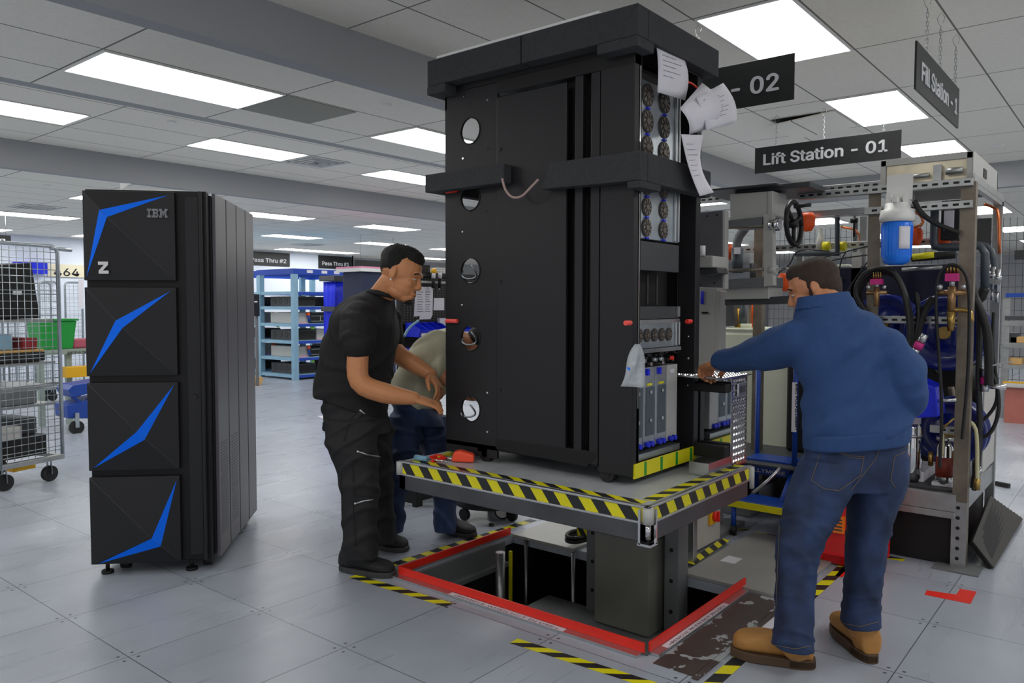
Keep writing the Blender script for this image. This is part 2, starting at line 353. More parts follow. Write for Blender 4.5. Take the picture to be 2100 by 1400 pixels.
ROWS = [(4.575, ZL, [(-.435, 'over the camera side'), (1.98, 'L'), (4.39, ''), (6.80, ''), (9.2, '')]),
        (7.53, ZH, [(-.47, ''), (1.94, ''), (4.34, ''), (6.75, ''), (9.16, '')]),
        (10.65, ZL, [(-.47, ''), (1.94, ''), (4.35, ''), (6.76, ''), (9.17, ''), (11.6, ''), (14.0, ''), (16.4, '')]),
        (13.62, ZL, [(1.94, ''), (4.30, ''), (6.76, ''), (9.17, ''), (11.6, ''), (14.0, ''), (16.4, '')]),
        (16.80, ZL, [(1.94, ''), (4.35, ''), (6.76, ''), (9.17, ''), (11.6, ''), (12.8, ''), (16.4, '')]),  # the unseen panels in this row are added to brighten the far wall
        (1.59, ZH, [(-.43, ''), (4.40, ''), (6.82, ''), (9.22, '')]),
        (-1.4, ZH, [(-.43, ''), (1.99, ''), (4.40, ''), (6.82, ''), (9.22, '')]),
        (1.62, ZL, [(12.9, ''), (16.6, ''), (20., '')]), (4.0, ZL, [(12.9, ''), (16.6, ''), (20., '')]), (7.3, ZL, [(12.9, ''), (16.6, ''), (20., '')])]  # the farthest panels are added to brighten the far right wall
LL = {(4.575, 1.98): 'largest long bright ceiling light, above the black computer cabinet', (4.575, 4.39): 'ceiling light just left of the tall rack top, same row as the dull grey panel',
      (7.53, 1.94): 'ceiling light cut by the left edge, between the thin and wide grey bulkheads', (7.53, 4.34): 'ceiling light with an air vent at its right end, above the computer cabinet',
      (7.53, 6.75): 'ceiling light left of the foam belt on the tall rack', (1.59, 4.40): 'large ceiling light behind the sign ending in 02', (1.59, 6.82): 'ceiling light between the Lift Station - 01 and Fill Station signs',
      (1.59, 9.22): 'ceiling light cut off by the right end of the Lift Station - 01 sign'}
for y, z, L in ROWS:
    for x, _ in L:
        k = ['first', 'second', 'third', 'fourth', 'fifth', 'sixth', 'seventh', 'eighth'][[q[0] for q in L].index(x)]
        rw = {10.65: 'row just beyond the wide bulkhead', 13.62: 'middle row of the far ceiling', 16.80: 'row along the far white wall', 4.575: 'row of the dull grey panel', 7.53: 'row between the two bulkheads', 1.59: 'row above the hanging signs', -1.4: 'row behind the hanging signs', 1.62: 'near row of the far right ceiling', 4.0: 'second row of the far right ceiling', 7.3: 'third row of the far right ceiling'}[y]
        lb = LL.get((y, x), '%s ceiling light from the left in the %s' % (k, rw))
        light_panel(x, y, z, 1.19, lb, 'ceiling light panels')
# sprinklers / detectors
for (x, y, z, lb) in ((3.78, 4.26, ZL, 'small round ceiling disc right of the dull grey panel'), (3.72, 7.2, ZH, 'small round ceiling disc below the thin grey bulkhead'), (3.74, 10.24, ZL, 'small round ceiling disc beyond the wide bulkhead, above the computer cabinet'), (9.84, 1.28, ZH, 'small round ceiling disc at the far right under the Fill Station sign')):
    MBx = MB().lathe((x, y, z+.001), (0, 0, -1), [(0, .045), (.012, .045), (.02, .034), (.026, .0)], 20)
    tag(MBx.build('sprinkler_cover', 'lampf'), lb, 'sprinkler cover', 'ceiling discs')
def vent(x, y, z, s, label):
    t = thing('ceiling_vent', label, 'vent', (x, y, z), 0, 'square ceiling vents')
    MB().box(x, y, z-.003, x+s, y+s, z+.001).build('backing', 'vblk', t)
    for k in range(4):
        a = s*k*.11; b = MB(); w_ = .03 if k == 0 else .016
        for q in ((x+a, y+a, x+s-a, y+a+w_), (x+a, y+s-a-w_, x+s-a, y+s-a), (x+a, y+a+w_, x+a+w_, y+s-a-w_), (x+s-a-w_, y+a+w_, x+s-a, y+s-a-w_)): b.box(q[0], q[1], z-.012-.006*k, q[2], q[3], z-.003)
        b.build('louvre', 'whitep', t)
vent(5.56, 7.55, ZH, .58, 'square ceiling vent at the right end of a long light')
vent(4.2, 12.4, ZL, .58, 'square ceiling vent left of the computer cabinet top')
vent(11.0, 15.2, ZL, .58, 'far square ceiling vent above the Pass Thru signs')
tag(MB().box(6.15, 5.45, 2.70, 6.55, 5.63, 2.839).build('ceiling_duct', 'ggrey', bevel=.005), 'small pale box fixed under the thin grey bulkhead', 'duct box')
# hanging signs
def chain(mb, x, y, z0, z1):
    n = int((z1-z0)/.03)
    mb.tube([(x-.0, y-.012, z1-.06), (x, y-.02, z1-.03), (x, y, z1-.001), (x, y+.02, z1-.03), (x, y+.012, z1-.06), (x, y, z1-.08)], .0018, 5)
    for i in range(n):
        z = z0+(z1-.08-z0)*(i+.5)/n; h = (z1-.08-z0)/n*.62
        d = (.006, 0) if i % 2 else (0, .006)
        mb.tube([(x-d[0], y-d[1], z-h), (x-d[0], y-d[1], z+h), (x+d[0], y+d[1], z+h), (x+d[0], y+d[1], z-h), (x-d[0], y-d[1], z-h)], .0016, 4)
def hang_sign(name, label, along, fixed, a0, a1, z0, z1, txt, tw, th, t0, chains):
    if along == 'y': t = thing(name, label, 'sign', (fixed, (a0+a1)/2, z0)); bx = MB().box(fixed, a0, z0, fixed+.012, a1, z1); X = (0, -1, 0); o = (fixed-.003, t0, z0+.07)
    else: t = thing(name, label, 'sign', ((a0+a1)/2, fixed, z0)); bx = MB().box(a0, fixed, z0, a1, fixed+.012, z1); X = (1, 0, 0); o = (t0, fixed-.003, z0+.07)
    bx.build('board', 'signb', t, bevel=.002)
    text('lettering', txt, th, o, X, (0, 0, 1), 'txt', t, bold=.0045, width=tw)
    for c in chains:
        mb = MB(); chain(mb, *((fixed+.006, c) if along == 'y' else (c, fixed+.006)), z1, ZH); mb.build('chain', 'steel', t)
hang_sign('hanging_sign', 'black hanging sign reading Lift Station - 01', 'y', 7.05, 1.614, 2.856, 2.628, 2.862, 'Lift Station - 01', 1.05, .185, 2.77, (2.66, 2.24, 1.75))
hang_sign('hanging_sign', 'black hanging sign ending in 02, partly behind the tall rack', 'y', 4.5, 1.60, 2.83, 2.587, 2.849, 'Lift Station - 02', 1.05, .185, 2.74, (2.62, 2.2, 1.78))
hang_sign('hanging_sign', 'black hanging sign reading Fill Station - 1, seen nearly edge on', 'x', .99, 4.62, 5.82, 2.566, 2.82, 'Fill Station - 1', 1.0, .185, 4.73, (4.87, 5.23, 5.70))
# signs on the far white wall
def wall_sign(label, x0, x1, z0, z1, txt, m='signb', tm='txt', y=18.05, th=.19, tw=None, dz=.09):
    t = thing('wall_sign', label, 'sign', ((x0+x1)/2, y, z0)); MB().box(x0, y-.03, z0, x1, y, z1).build('board', m, t)
    text('lettering', txt, th, (x0+.12, y-.034, z0+dz), (1, 0, 0), (0, 0, 1), tm, t, bold=.004, width=tw or (x1-x0-.24))
wall_sign('left one of the two black Pass Thru signs on the white wall', 11.25, 12.55, 2.44, 2.80, 'Pass Thru #2', th=.2)
wall_sign('right one of the two black Pass Thru signs, above the blue draped cart', 13.50, 14.68, 2.44, 2.80, 'Pass Thru #1', th=.2)
wall_sign('cream wall sign with a large black three digit number', 6.55, 7.30, 2.0, 2.27, '464', mat('cream_board', (236, 228, 200), .6), 'signb', th=.31, dz=.025, tw=.50)
t = thing('wall_sign', 'black hanging sign ending in fig at the left edge', 'sign', (4.3, 14, 2.37)); MB().box(3.3, 14, 2.36, 4.565, 14.02, 2.50).build('board', 'signb', t)
[MB().cyl((x, 14.01, 2.5), (x, 14.01, ZL), .004).build('rod', 'steel', t) for x in (3.4, 4.5)]
text('lettering', 'Config', .12, (4.02, 13.995, 2.395), (1, 0, 0), (0, 0, 1), 'txt', t, bold=.004, width=.46)
t = thing('wall_sign', 'dark hanging sign reading Scanning, cut off by the tall rack', 'sign', (10.8, 12.5, 2.1)); MB().box(10.25, 12.5, 2.02, 11.5, 12.52, 2.33).build('board', 'signb', t)
[MB().cyl((x, 12.51, 2.33), (x, 12.51, ZL), .004).build('rod', 'steel', t) for x in (10.4, 11.3)]
text('lettering', 'Scanning', .17, (10.45, 12.495, 2.1), (1, 0, 0), (0, 0, 1), 'txt', t, bold=.005, width=.8)
tag(MB().box(5.9, 17.9, 2.05, 6.5, 18.05, 2.28).build('blue_board', 'sblue'), 'blue strip board on the white wall behind the wire roll cage', 'board')
# ================================================================ the black computer cabinet with blue chevrons
A0 = np.array([1.691, 4.195, 0.]); ang = R_(-43.75)
e1 = np.array([math.cos(ang), math.sin(ang), 0]); e2 = np.array([-e1[1], e1[0], 0]); e3 = np.array([0, 0, 1.])
A0[2] = 0
zc = thing('computer_cabinet', 'tall black computer cabinet with blue chevron door panels standing on the floor', 'computer cabinet', A0, ang)
def ZP(u, d, z): return A0+e1*u+e2*d+e3*z
W_, D_, H_ = .615, 1.09, 2.0; PW = .447
def zbox(mb, u0, d0, z0, u1, d1, z1, mi=0): return mb.obox(ZP((u0+u1)/2, (d0+d1)/2, (z0+z1)/2), (abs(u1-u0), abs(d1-d0), abs(z1-z0)), (e1, e2, e3), mi)
b = MB(); zbox(b, .01, .10, .07, W_-.012, D_-.04, H_-.015); b.build('body', 'blk', zc, bevel=.004)
b = MB(); zbox(b, 0, .035, .06, W_-.02, .095, H_); b.build('front_door', 'blk', zc, bevel=.006)
b = MB(); zbox(b, PW+.045, .02, .09, W_-.055, .036, H_-.03); zbox(b, W_-.05, .0, .065, W_-.035, .036, H_-.005); b.build('door_trim', 'blkp', zc, bevel=.003)
b = MB(); b.cyl(ZP(W_-.085, .03, .93), ZP(W_-.085, .012, .93), .012); b.build('door_lock', 'rub', zc)
# four facetted panels: apex and inlay corners in panel units (u right, v down)
PAN = [((.29, .30), [(.93, .04), (.20, .22), (.03, .96)]), ((.43, .455), [(.94, .04), (.35, .375), (.04, .97)]),
       ((.56, .55), [(.96, .03), (.64, .645), (.05, .97)]), ((.70, .70), [(.97, .045), (.79, .80), (.08, .99)])]
PH = .455; gap = (H_-.075-4*PH)/3
for k, (ap, ch) in enumerate(PAN):
    zt = H_-.012-k*(PH+gap)-.0
    def S(u, v, extra=0.):
        cs = [(0, 0), (1, 0), (1, 1), (0, 1)]; h = 0
        for a, c in zip(cs, cs[1:]+cs[:1]):
            M2 = np.array([[ap[0]-c[0], a[0]-c[0]], [ap[1]-c[1], a[1]-c[1]]])
            if abs(np.linalg.det(M2)) < 1e-9: continue
            l = np.linalg.solve(M2, np.array([u-c[0], v-c[1]]))
            if min(l) > -1e-6 and sum(l) < 1+1e-6: h = l[0]; break
        return ZP(u*PW, .005-.034*h-extra, zt-v*PH)
    c = [S(0, 0), S(1, 0), S(1, 1), S(0, 1)]; back = [ZP(u*PW, .034, zt-v*PH) for u, v in ((0, 0), (1, 0), (1, 1), (0, 1))]
    b = MB(); b.add([S(*ap)]+c+back, [(0, 2, 1), (0, 3, 2), (0, 4, 3), (0, 1, 4), (1, 2, 6, 5), (2, 3, 7, 6), (3, 4, 8, 7), (4, 1, 5, 8), (5, 6, 7, 8)])
    pn = b.build('door_panel', 'blkp', zc, bevel=.0025)
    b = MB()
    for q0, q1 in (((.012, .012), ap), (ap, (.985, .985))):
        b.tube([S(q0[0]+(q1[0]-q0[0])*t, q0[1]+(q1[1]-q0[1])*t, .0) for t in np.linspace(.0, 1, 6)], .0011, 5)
    b.build('crease_glint', mat('glint_grey', (74, 74, 77), .4), pn)  # paler tubes paint a highlight along the fold lines of the panel
    tr, mid, bl = ch; e = MB()
    for q in ([ap, tr, mid], [ap, mid, bl]):
        P = [S(*p, .0015) for p in q]; e.prism(P, e2*.003)
    e.build('inlay', 'acc', pn)
    if k == 0:   # striped letters and the small z
        L8 = {'I': [(0, 6)]*2+[(2, 4)]*4+[(0, 6)]*2,
              'B': [[(0, 8)], [(0, 9)], [(1.5, 4), (6.5, 9)], [(1.5, 8)], [(1.5, 8)], [(1.5, 4), (6.5, 9)], [(0, 9)], [(0, 8)]],
              'M': [[(0, 4), (8, 12)], [(0, 4.8), (7.2, 12)], [(1.5, 5.6), (6.4, 10.5)], [(1.5, 4), (4.2, 7.8), (8, 10.5)], [(1.5, 4), (4.6, 7.4), (8, 10.5)], [(1.5, 4), (5, 7), (8, 10.5)], [(0, 4), (5.5, 6.5), (8, 12)], [(0, 4), (8, 12)]]}
        b = MB(); x0 = 0; un = .1/29.
        for l, wd in (('I', 6), ('B', 9), ('M', 12)):
            for r, sg in enumerate(L8[l]):
                for a0, a1 in ([sg] if isinstance(sg, tuple) else sg):
                    zz = zt-.092-r*.0056; b.obox(ZP(.318+(x0+(a0+a1)/2)*un, -.013, zz), ((a1-a0)*un, .006, .0038), (e1, e2, e3))
            x0 += wd+1
        b.build('maker_lettering', mat('logo_grey', (150, 152, 156), .3), pn)
        b = MB(); zp = [(0, 0), (.048, 0), (.048, .016), (.021, .045), (.05, .045), (.05, .061), (.002, .061), (.002, .046), (.028, .016), (0, .016)]
        b.prism([ZP(.075+x, -.012, zt-.36-y) for x, y in zp], e2*.004); b.build('z_emblem', 'whitep', pn)
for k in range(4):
    a = .105+k*(D_-.105)/4; b = MB(); zbox(b, W_-.012, a+.007, .045+.0, W_+.006, a+(D_-.105)/4-.007, H_-.0); sp = b.build('side_panel', mat('sheen_side_skin', (92, 88, 94), .36, bump=.04, bs=300), zc, bevel=.004)  # black side skin coloured greyer to hold its reflected ceiling light
    if k < 2:
        b = MB()
        for j in range(30): zbox(b, W_+.004, a+.05, .16+j*.017, W_+.0075, a+.20, .165+j*.017)
        b.build('vent_slots', mat('slot_grey', (84, 86, 90), .5), sp)
b = MB(); zbox(b, -.004, .11, .06, .012, D_-.03, H_-.005); b.build('side_panel', 'blkp', zc, bevel=.004)
b = MB(); zbox(b, .01, D_-.035, .07, W_-.01, D_, H_-.01); b.build('rear_door', 'blk', zc, bevel=.006)
for u, d in ((.13, .13), (W_-.06, .13), (.13, D_-.12), (W_-.06, D_-.12)):
    c = ZP(u, d, .035); b = MB(); b.cyl(c-e1*.022, c+e1*.022, .034, n=18); zbox(b, u-.03, d-.03, .055, u+.03, d+.03, .075); b.build('caster', 'rub', zc)
for u in (.06, W_-.13):
    b = MB(); b.cyl(ZP(u, .06, 0), ZP(u, .06, .015), .03).cyl(ZP(u, .06, .015), ZP(u, .06, .07), .01); b.build('levelling_foot', 'vblk', zc)
q = [cp(x, y, 4.15) for x, y in ((246, 375), (268, 376), (247, 390))]; tg = MB().prism(q, _f*.002); tag(tg.build('paper_flag', mat('bright_white_paper', (255, 255, 255), .8)), 'tiny white paper triangle standing on top of the blue chevron cabinet', 'paper')

# ================================================================ tall black rack on the lift table
RX0, RX1, RY0, RY1, RB, RT = 2.96, 3.60, 1.73, 2.87, .655, 2.545
rk = thing('server_rack', 'tall open black server rack with foam bands standing on the lift table', 'server rack', ((RX0+RX1)/2, (RY0+RY1)/2, .61))
def plate_x(mb, X, th, y0, y1, z0, z1, holes, n=20, mi=0):
    """plate in a plane of constant x pierced by round holes (y, z, r), one above the other"""
    holes = sorted(holes, key=lambda h: h[1]); zz = [z0]
    for a, c in zip(holes, holes[1:]): zz.append((a[1]+c[1])/2)
    zz.append(z1)
    for (hy, hz, r), za, zb in zip(holes, zz, zz[1:]):
        C4 = []
        for i in range(n):
            t = 2*math.pi*(i+.5)/n; c, s = math.cos(t), math.sin(t); k = []
            if abs(c) > 1e-6: k.append(((y1 if c > 0 else y0)-hy)/c)
            if abs(s) > 1e-6: k.append(((zb if s > 0 else za)-hz)/s)
            m = min(k); C4.append((hy+c*m, hz+s*m, hy+c*r, hz+s*r))
        # snap one outer point per corner
        for cy_, cz_ in ((y0, za), (y1, za), (y0, zb), (y1, zb)):
            i = min(range(n), key=lambda i: (C4[i][0]-cy_)**2+(C4[i][1]-cz_)**2); C4[i] = (cy_, cz_)+C4[i][2:]
        V = [(x, q[0], q[1]) for x in (X, X+th) for q in C4]+[(x, q[2], q[3]) for x in (X, X+th) for q in C4]
        F = []
        for i in range(n):
            j = (i+1) % n; F += [(i, j, 2*n+j, 2*n+i)[::-1], (n+i, n+j, 3*n+j, 3*n+i), (2*n+i, 2*n+j, 3*n+j, 3*n+i)]
        mb.add(V, F, mi)
ys = lambda px, X=RX0: onx(px, 700, X)[1]
zs = lambda py, px=965, X=RX0: onx(px, py, X)[2]
yA = ys(1020); yB = ys(1163); yC = ys(1180); yD = ys(1196); yE = ys(1212); yF = ys(1230)
holes = [(ys(965), zs(py), .066) for py in (268, 405, 555, 693, 838)]
b = MB(); plate_x(b, RX0, .012, yA, RY1, RB-.02, RT, holes); b.build('side_panel', 'blkp', rk)
b = MB(); plate_x(b, RX1-.012, .012, yA, RY1, RB-.02, RT, holes); b.build('side_panel', 'blkp', rk)
b = MB()   # rims, bolts and screw holes on the pierced strip
for hy, hz, r in holes:
    b.tube([(RX0-.002, hy+r*math.cos(t), hz+r*math.sin(t)) for t in np.linspace(0, 2*math.pi, 21)], .003, 6)
b.build('hole_rims', 'rub', rk)
b = MB()
for px, py in ((965, 213), (965, 305), (1000, 305), (965, 435), (998, 433), (965, 508), (965, 600), (1000, 600), (965, 660), (998, 660), (965, 730), (998, 735), (945, 640), (1000, 475)):
    p = onx(px, py, RX0); b.cyl((RX0-.001, p[1], p[2]), (RX0+.004, p[1], p[2]), .006, n=10)
b.build('screw_holes', 'vblk', rk)
b = MB()
for px, py in ((950, 198), (1000, 205), (950, 325), (949, 475), (948, 625), (1000, 805), (1000, 885)):
    p = onx(px, py, RX0); b.cyl((RX0-.004, p[1], p[2]), (RX0+.004, p[1], p[2]), .005, n=10)
b.build('screws', 'chrome', rk)
b = MB(); b.box(RX0-.012, yB, zs(905, 1020), RX0+.006, yA-.004, RT-.115)
sp = b.build('side_cover', 'blkp', rk, bevel=.004)
b = MB()
for py in (307, 577, 798): p = onx(1029, py, RX0); b.cyl((RX0-.014, p[1], p[2]), (RX0-.008, p[1], p[2]), .011, n=14); b.cyl((RX0-.018, p[1], p[2]), (RX0-.013, p[1], p[2]), .006, n=10)
b.build('cover_fasteners', 'rub', sp)
b = MB(); b.box(RX0-.012, yD, RB+.03, RX0+.02, yC, RT-.1).box(RX0-.012, yF, RB+.03, RX0+.02, yE, RT-.1); b.each('mullion', 'blkp', rk, bevel=.003)
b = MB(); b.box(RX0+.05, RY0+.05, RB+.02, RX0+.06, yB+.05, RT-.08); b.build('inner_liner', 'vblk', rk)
b = MB(); b.box(RX0-.012, RY0, RB, RX0+.05, yF-.004, RT-.02).box(RX1-.05, RY0, RB, RX1, RY0+.10, RT-.02); b.each('front_post', 'blkp', rk, bevel=.004)
b = MB(); b.box(RX0-.014, RY0, RT-.10, RX0+.03, yA-.01, RT-.035).box(RX0-.008, RY0, RT-.04, RX0+.02, RY1, RT).box(RX0-.004, RY0, RT-.02, RX1, RY1, RT); b.build('top_rail', 'blk', rk, bevel=.003)
b = MB(); b.prism([(RX0-.014, yA, RB+.035), (RX0-.014, yA, RB+.09), (RX0-.014, yF+.01, RB+.09), (RX0-.014, yF+.01, RB+.065), (RX0-.014, yF+.06, RB+.015)], (.03, 0, 0)).box(RX0, RY0, RB+.02, RX1, RY1, RB+.045); b.build('bottom_rail', 'blk', rk, bevel=.002)
b = MB(); b.box(RX1-.012, RY0+.1, RB, RX1, yA, RT).box(RX1-.04, RY1-.03, RB, RX1-.012, RY1, RT).box(RX0+.012, RY1-.03, RB, RX0+.045, RY1, RT).box(RX0, RY1-.012, RT-.12, RX1, RY1, RT); b.each('rear_frame', 'blk', rk)
# vertical runs of cable inside the open rear part
for k in range(5):
    y_ = ys(965)+.02*(k-2); x_ = 3.12+.07*k; b = MB(); b.tube([(x_+.03*math.sin(z*5+k), y_+.02*math.sin(z*4+2*k), z) for z in np.linspace(RB+.06, RT-.1, 30)], .008, 6); b.build('cable', 'rub' if k % 2 else 'chrome', rk)
for (px, py) in ((965, 690), (965, 555), (963, 838)):
    p = onx(px, py, RX0+.03); b = MB(); b.tube([(RX0+.02+.02*math.sin(t*2), p[1]+.04*math.cos(t), p[2]+.042*math.sin(t)) for t in np.linspace(2.4, 6.2, 16)], .005, 6); b.build('cable_loop', 'zinc', rk)
for x_, y_ in ((RX0+.03, 2.60), (RX0+.03, 1.87), (RX1-.07, 2.62), (RX1-.07, 1.86)):
    b = MB(); b.cyl((x_-.025, y_, .648), (x_+.02, y_, .648), .0375, n=20).cyl((x_-.03, y_, .648), (x_+.025, y_, .648), .018, n=12).box(x_-.03, y_-.02, .66, x_+.03, y_+.045, .685); b.build('caster', 'rub', rk)
# ---- equipment in the front opening (plane y = RY0)
YF = RY0+.03
def FX(px, py, Y=YF): p = ony(px, py, Y); return p[0], p[2]
fx0, fx1 = 2.985, 3.44
ZF = lambda py, px=1340: ony(px, py, YF)[2]
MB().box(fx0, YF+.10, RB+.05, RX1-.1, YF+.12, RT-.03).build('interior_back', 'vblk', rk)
def fan_unit(z0, z1, x0, x1, rows, cols, label):
    u = MB(); u.box(x0, YF, z0, x1, YF+.1, z1); o = u.build(label, 'zinc', rk, bevel=.002)
    g = MB(); g.box(x0+.002, YF-.012, z0+.004, x0+.016, YF, z1-.004).box(x1-.05, YF-.012, z0+.004, x1-.038, YF, z1-.004).box(x1-.014, YF-.010, z0+.004, x1-.004, YF, z1-.004); g.each('handle_bar', 'alu', o, bevel=.002)
    fw_ = (x1-x0-.11)/cols; fh = (z1-z0-.01)/rows
    for i in range(cols):
        for j in range(rows):
            cx, cz = x0+.035+fw_*(i+.5), z0+.005+fh*(j+.5); r = min(fw_, fh)*.44; m = MB()
            m.cyl((cx, YF-.006, cz), (cx, YF+.001, cz), r, n=24); f = m.build('fan', 'fanb', o)
            k = MB()
            for q in range(9):
                t = q*2*math.pi/9; k.prism([(cx+r*.28*math.cos(t), YF-.0075, cz+r*.28*math.sin(t)), (cx+r*.9*math.cos(t+.2), YF-.0075, cz+r*.9*math.sin(t+.2)), (cx+r*.86*math.cos(t+.65), YF-.0075, cz+r*.86*math.sin(t+.65))], (0, -.001, 0))
            k.cyl((cx, YF-.011, cz), (cx, YF-.006, cz), r*.3, n=14).build('fan_blades', 'taupe', f)
            if rows > 1: MB().box(cx-.012, YF-.010, z0+fh*j, cx+.012, YF, z0+fh*j+.008).build('blue_latch', 'sblue', o)
fan_unit(ZF(335), ZF(165, 1325), fx0+.01, fx1-.02, 3, 2, 'fan_unit')
fan_unit(ZF(492), ZF(362), fx0+.01, fx1-.02, 3, 2, 'fan_unit')
b = MB(); b.box(fx0, YF+.005, ZF(555), fx1, YF+.03, ZF(496)); b.build('blank_plate', 'dgrey', rk, bevel=.002)
b = MB()
for k in range(4): b.box(fx0+.07+.09*k, YF+.06, ZF(625), fx0+.08+.09*k, YF+.07, ZF(560))
b.box(fx0, YF, ZF(654), fx1, YF+.05, ZF(628)); b.build('shelf_slide', 'dgrey', rk, bevel=.002)
MB().box(fx1-.035, YF-.01, ZF(650), fx1-.01, YF, ZF(628)).build('slide_latch', 'steel', rk)
fan_unit(ZF(713), ZF(660), fx0, fx1, 1, 5, 'fan_unit')
MB().box(fx0, YF-.004, ZF(663), fx1, YF+.08, ZF(655)).build('fan_shelf', 'steel', rk)
MB().box(fx0, YF-.012, ZF(722), fx1, YF+.0, ZF(714)).build('fan_shelf', 'steel', rk)
b = MB(); random.seed(3)
for k in range(26): x_ = fx0+.02+random.random()*(fx1-fx0-.05); z_ = ZF(748)+random.random()*(ZF(724)-ZF(748)); b.box(x_, YF-.006, z_, x_+.02+random.random()*.02, YF+.03, z_+.012)
b.build('cable_connectors', 'rub', rk)
for x_, m in ((fx0+.1, 'zinc'), (fx0+.26, 'zinc'), (fx0+.36, 'red'), (fx0+.2, 'zinc')): MB().cyl((x_, YF-.02, ZF(737)), (x_, YF+.02, ZF(737)), .009, n=10).build('port_cap', m, rk)
zb0, zb1 = ZF(912), ZF(752); wd = (fx1-fx0-.01)/4
for k in range(4):
    x_ = fx0+k*wd; m = 'ggrey' if k == 3 else 'zinc'
    b = MB(); b.box(x_+.003, YF, zb0, x_+wd-.003, YF+.1, zb1); o = b.build('blade_drawer', m, rk, bevel=.002)
    if k < 3:
        MB().box(x_+.025, YF-.003, zb0+.05, x_+wd-.012, YF, zb1-.09).build('mesh_grille', mat('blade_grille', (92, 104, 112), .6, .3), o)
        for j in range(3): MB().cyl((x_+wd*.55, YF-.010, zb0+.12+.13*j), (x_+wd*.55, YF-.003, zb0+.12+.13*j), .009, n=12).build('thumb_screw', 'alu', o)
        MB().box(x_+.02, YF-.012, zb1-.035, x_+.04, YF, zb1-.005).build('blue_latch', 'sblue', o)
        MB().box(x_+.035, YF-.004, zb1-.083, x_+wd-.035, YF, zb1-.073).build('yellow_stripe', 'yel', o)
    else: MB().box(x_+.03, YF-.004, zb1-.04, x_+.07, YF, zb1-.02).build('paper_sticker', 'white', o)
    for q in (.25, .6): MB().cyl((x_+wd*q, YF-.02, zb0+.012), (x_+wd*q, YF, zb0+.012), .012, n=12).build('blue_knob', 'sblue', o)
MB().box(fx0, YF-.01, ZF(935), fx1, YF+.05, ZF(922)).build('bottom_sill', 'zinc', rk)
MB().box(RX0+.05, RY0+.0, RB, fx0+.002, RY0+.04, RT-.03).build('door_seal', 'vblk', rk)
MB().box(RX0+.03, RY0-.003, RB+.3, RX0+.038, RY0+.006, RT-.1).build('edge_strip', 'chrome', rk)
b = MB(); b.box(RX0+.005, RY0-.006, RB-.01, RX1-.02, RY0+.002, RB+.055)
ys_ = b.build('warning_label', 'yel', rk)
b = MB()
for k in range(4): x_ = RX0+.09+k*.15; b.box(x_, RY0-.0075, RB-.008, x_+.02, RY0-.005, RB+.053)
b.build('green_band', 'green', ys_)
for x_, z_, h, w_ in ((fx0-.014, ZF(860, 1300), .11, .012), (fx0+.004, ZF(258, 1300), .11, .014), (fx0+.012, ZF(190, 1310), .08, .028)): MB().box(x_, YF-.018, z_-h/2, x_+w_, YF-.012, z_+h/2).build('yellow_sticker', 'yel', rk)
b = MB()
for py in (663, 690, 735, 790): z_ = ZF(py, 1392); b.cyl((fx1+.04, RY0-.004, z_), (fx1+.04, RY0+.004, z_), .005, n=8)
b.build('post_screws', 'chrome', rk)
for (px, py, d, m) in ((1287, 662, 1, 'coral'), (1412, 659, 1, 'red')):
    p = ony(px, py, RY0-.01); MB().cyl((p[0]-.022, RY0-.012, p[2]), (p[0]+.022, RY0-.012, p[2]), .011, n=12).build('clip', m, rk, bevel=.002)
for (px, py, m) in ((928, 658, 'coral'), (928, 391, 'red')):
    p = onx(px, py, RX0-.01); MB().cyl((RX0-.012, p[1]-.035, p[2]), (RX0-.012, p[1]+.045, p[2]), .011, n=12).build('clip', m, rk, bevel=.002)
# hinge arms to the right
for py0, py1 in ((782, 800), (906, 930)):
    z0, z1 = ony(1440, py1, RY0-.02)[2], ony(1440, py0, RY0-.02)[2]
    b = MB(); b.box(RX1-.06, RY0-.17, z0, RX1-.004, RY0-.0, z1); b.build('hinge_arm', 'vblk', rk, bevel=.006)
# foam on the rack
fc = thing('foam_cover', 'charcoal foam cover with white strip on top of the tall black rack', 'foam cover', (3.25, 2.3, RT))
cx0, cx1, cy0, cy1, cz0, cz1 = 2.875, 3.665, 1.675, 2.915, 2.535, 2.665
ym = onx(1068, 90, cx0)[1]
for a, c in ((cy0, ym-.003), (ym+.003, cy1)): MB().box(cx0, a, cz0, cx0+.09, c, cz1).build('foam_strip', 'foam', fc, bevel=.004)
MB().box(cx0+.092, cy0, cz0, cx1, cy0+.09, cz1).build('foam_strip', 'foam', fc, bevel=.004)
MB().box(cx1-.09, cy0+.092, cz0, cx1, cy1, cz1).build('foam_strip', 'foam', fc, bevel=.004)
MB().box(cx0+.09, cy0+.09, cz0+.015, cx1-.092, cy1, cz1-.012).build('foam_board', 'foam', fc)
for a, c in ((cy0, cy0+.2), (cy1-.13, cy1)): MB().box(cx0-.003, a, cz0-.045, cx0+.14, c, cz0-.001).build('corner_pad', 'foam', fc, bevel=.004)
MB().box(cx0-.001, cy0+.19, cz1, cx0+.07, cy1-.07, cz1+.012).build('white_strip', 'whitep', fc, bevel=.002)
fb = thing('foam_band', 'charcoal foam band round the front corner at the middle of the tall rack', 'foam band', (RX0, RY0, 1.98))
z0, z1 = onx(1315, 368, 2.87)[2], onx(1315, 306, 2.87)[2]; ye = onx(1107, 360, 2.87)[1]
MB().prism([(2.88, 1.66, z0), (2.88, ye, z0+.01), (2.88, ye-.05, z1), (2.88, 1.66, z1)], (.062, 0, 0)).build('foam_strip', 'foam', fb, bevel=.004)
MB().box(2.944, 1.66, z0, 3.56, 1.715, z1).build('foam_strip', 'foam', fb, bevel=.004)
MB().box(2.875, 1.655, z0-.03, 3.05, 1.72, z0-.001).build('corner_pad', 'foam', fb, bevel=.003)
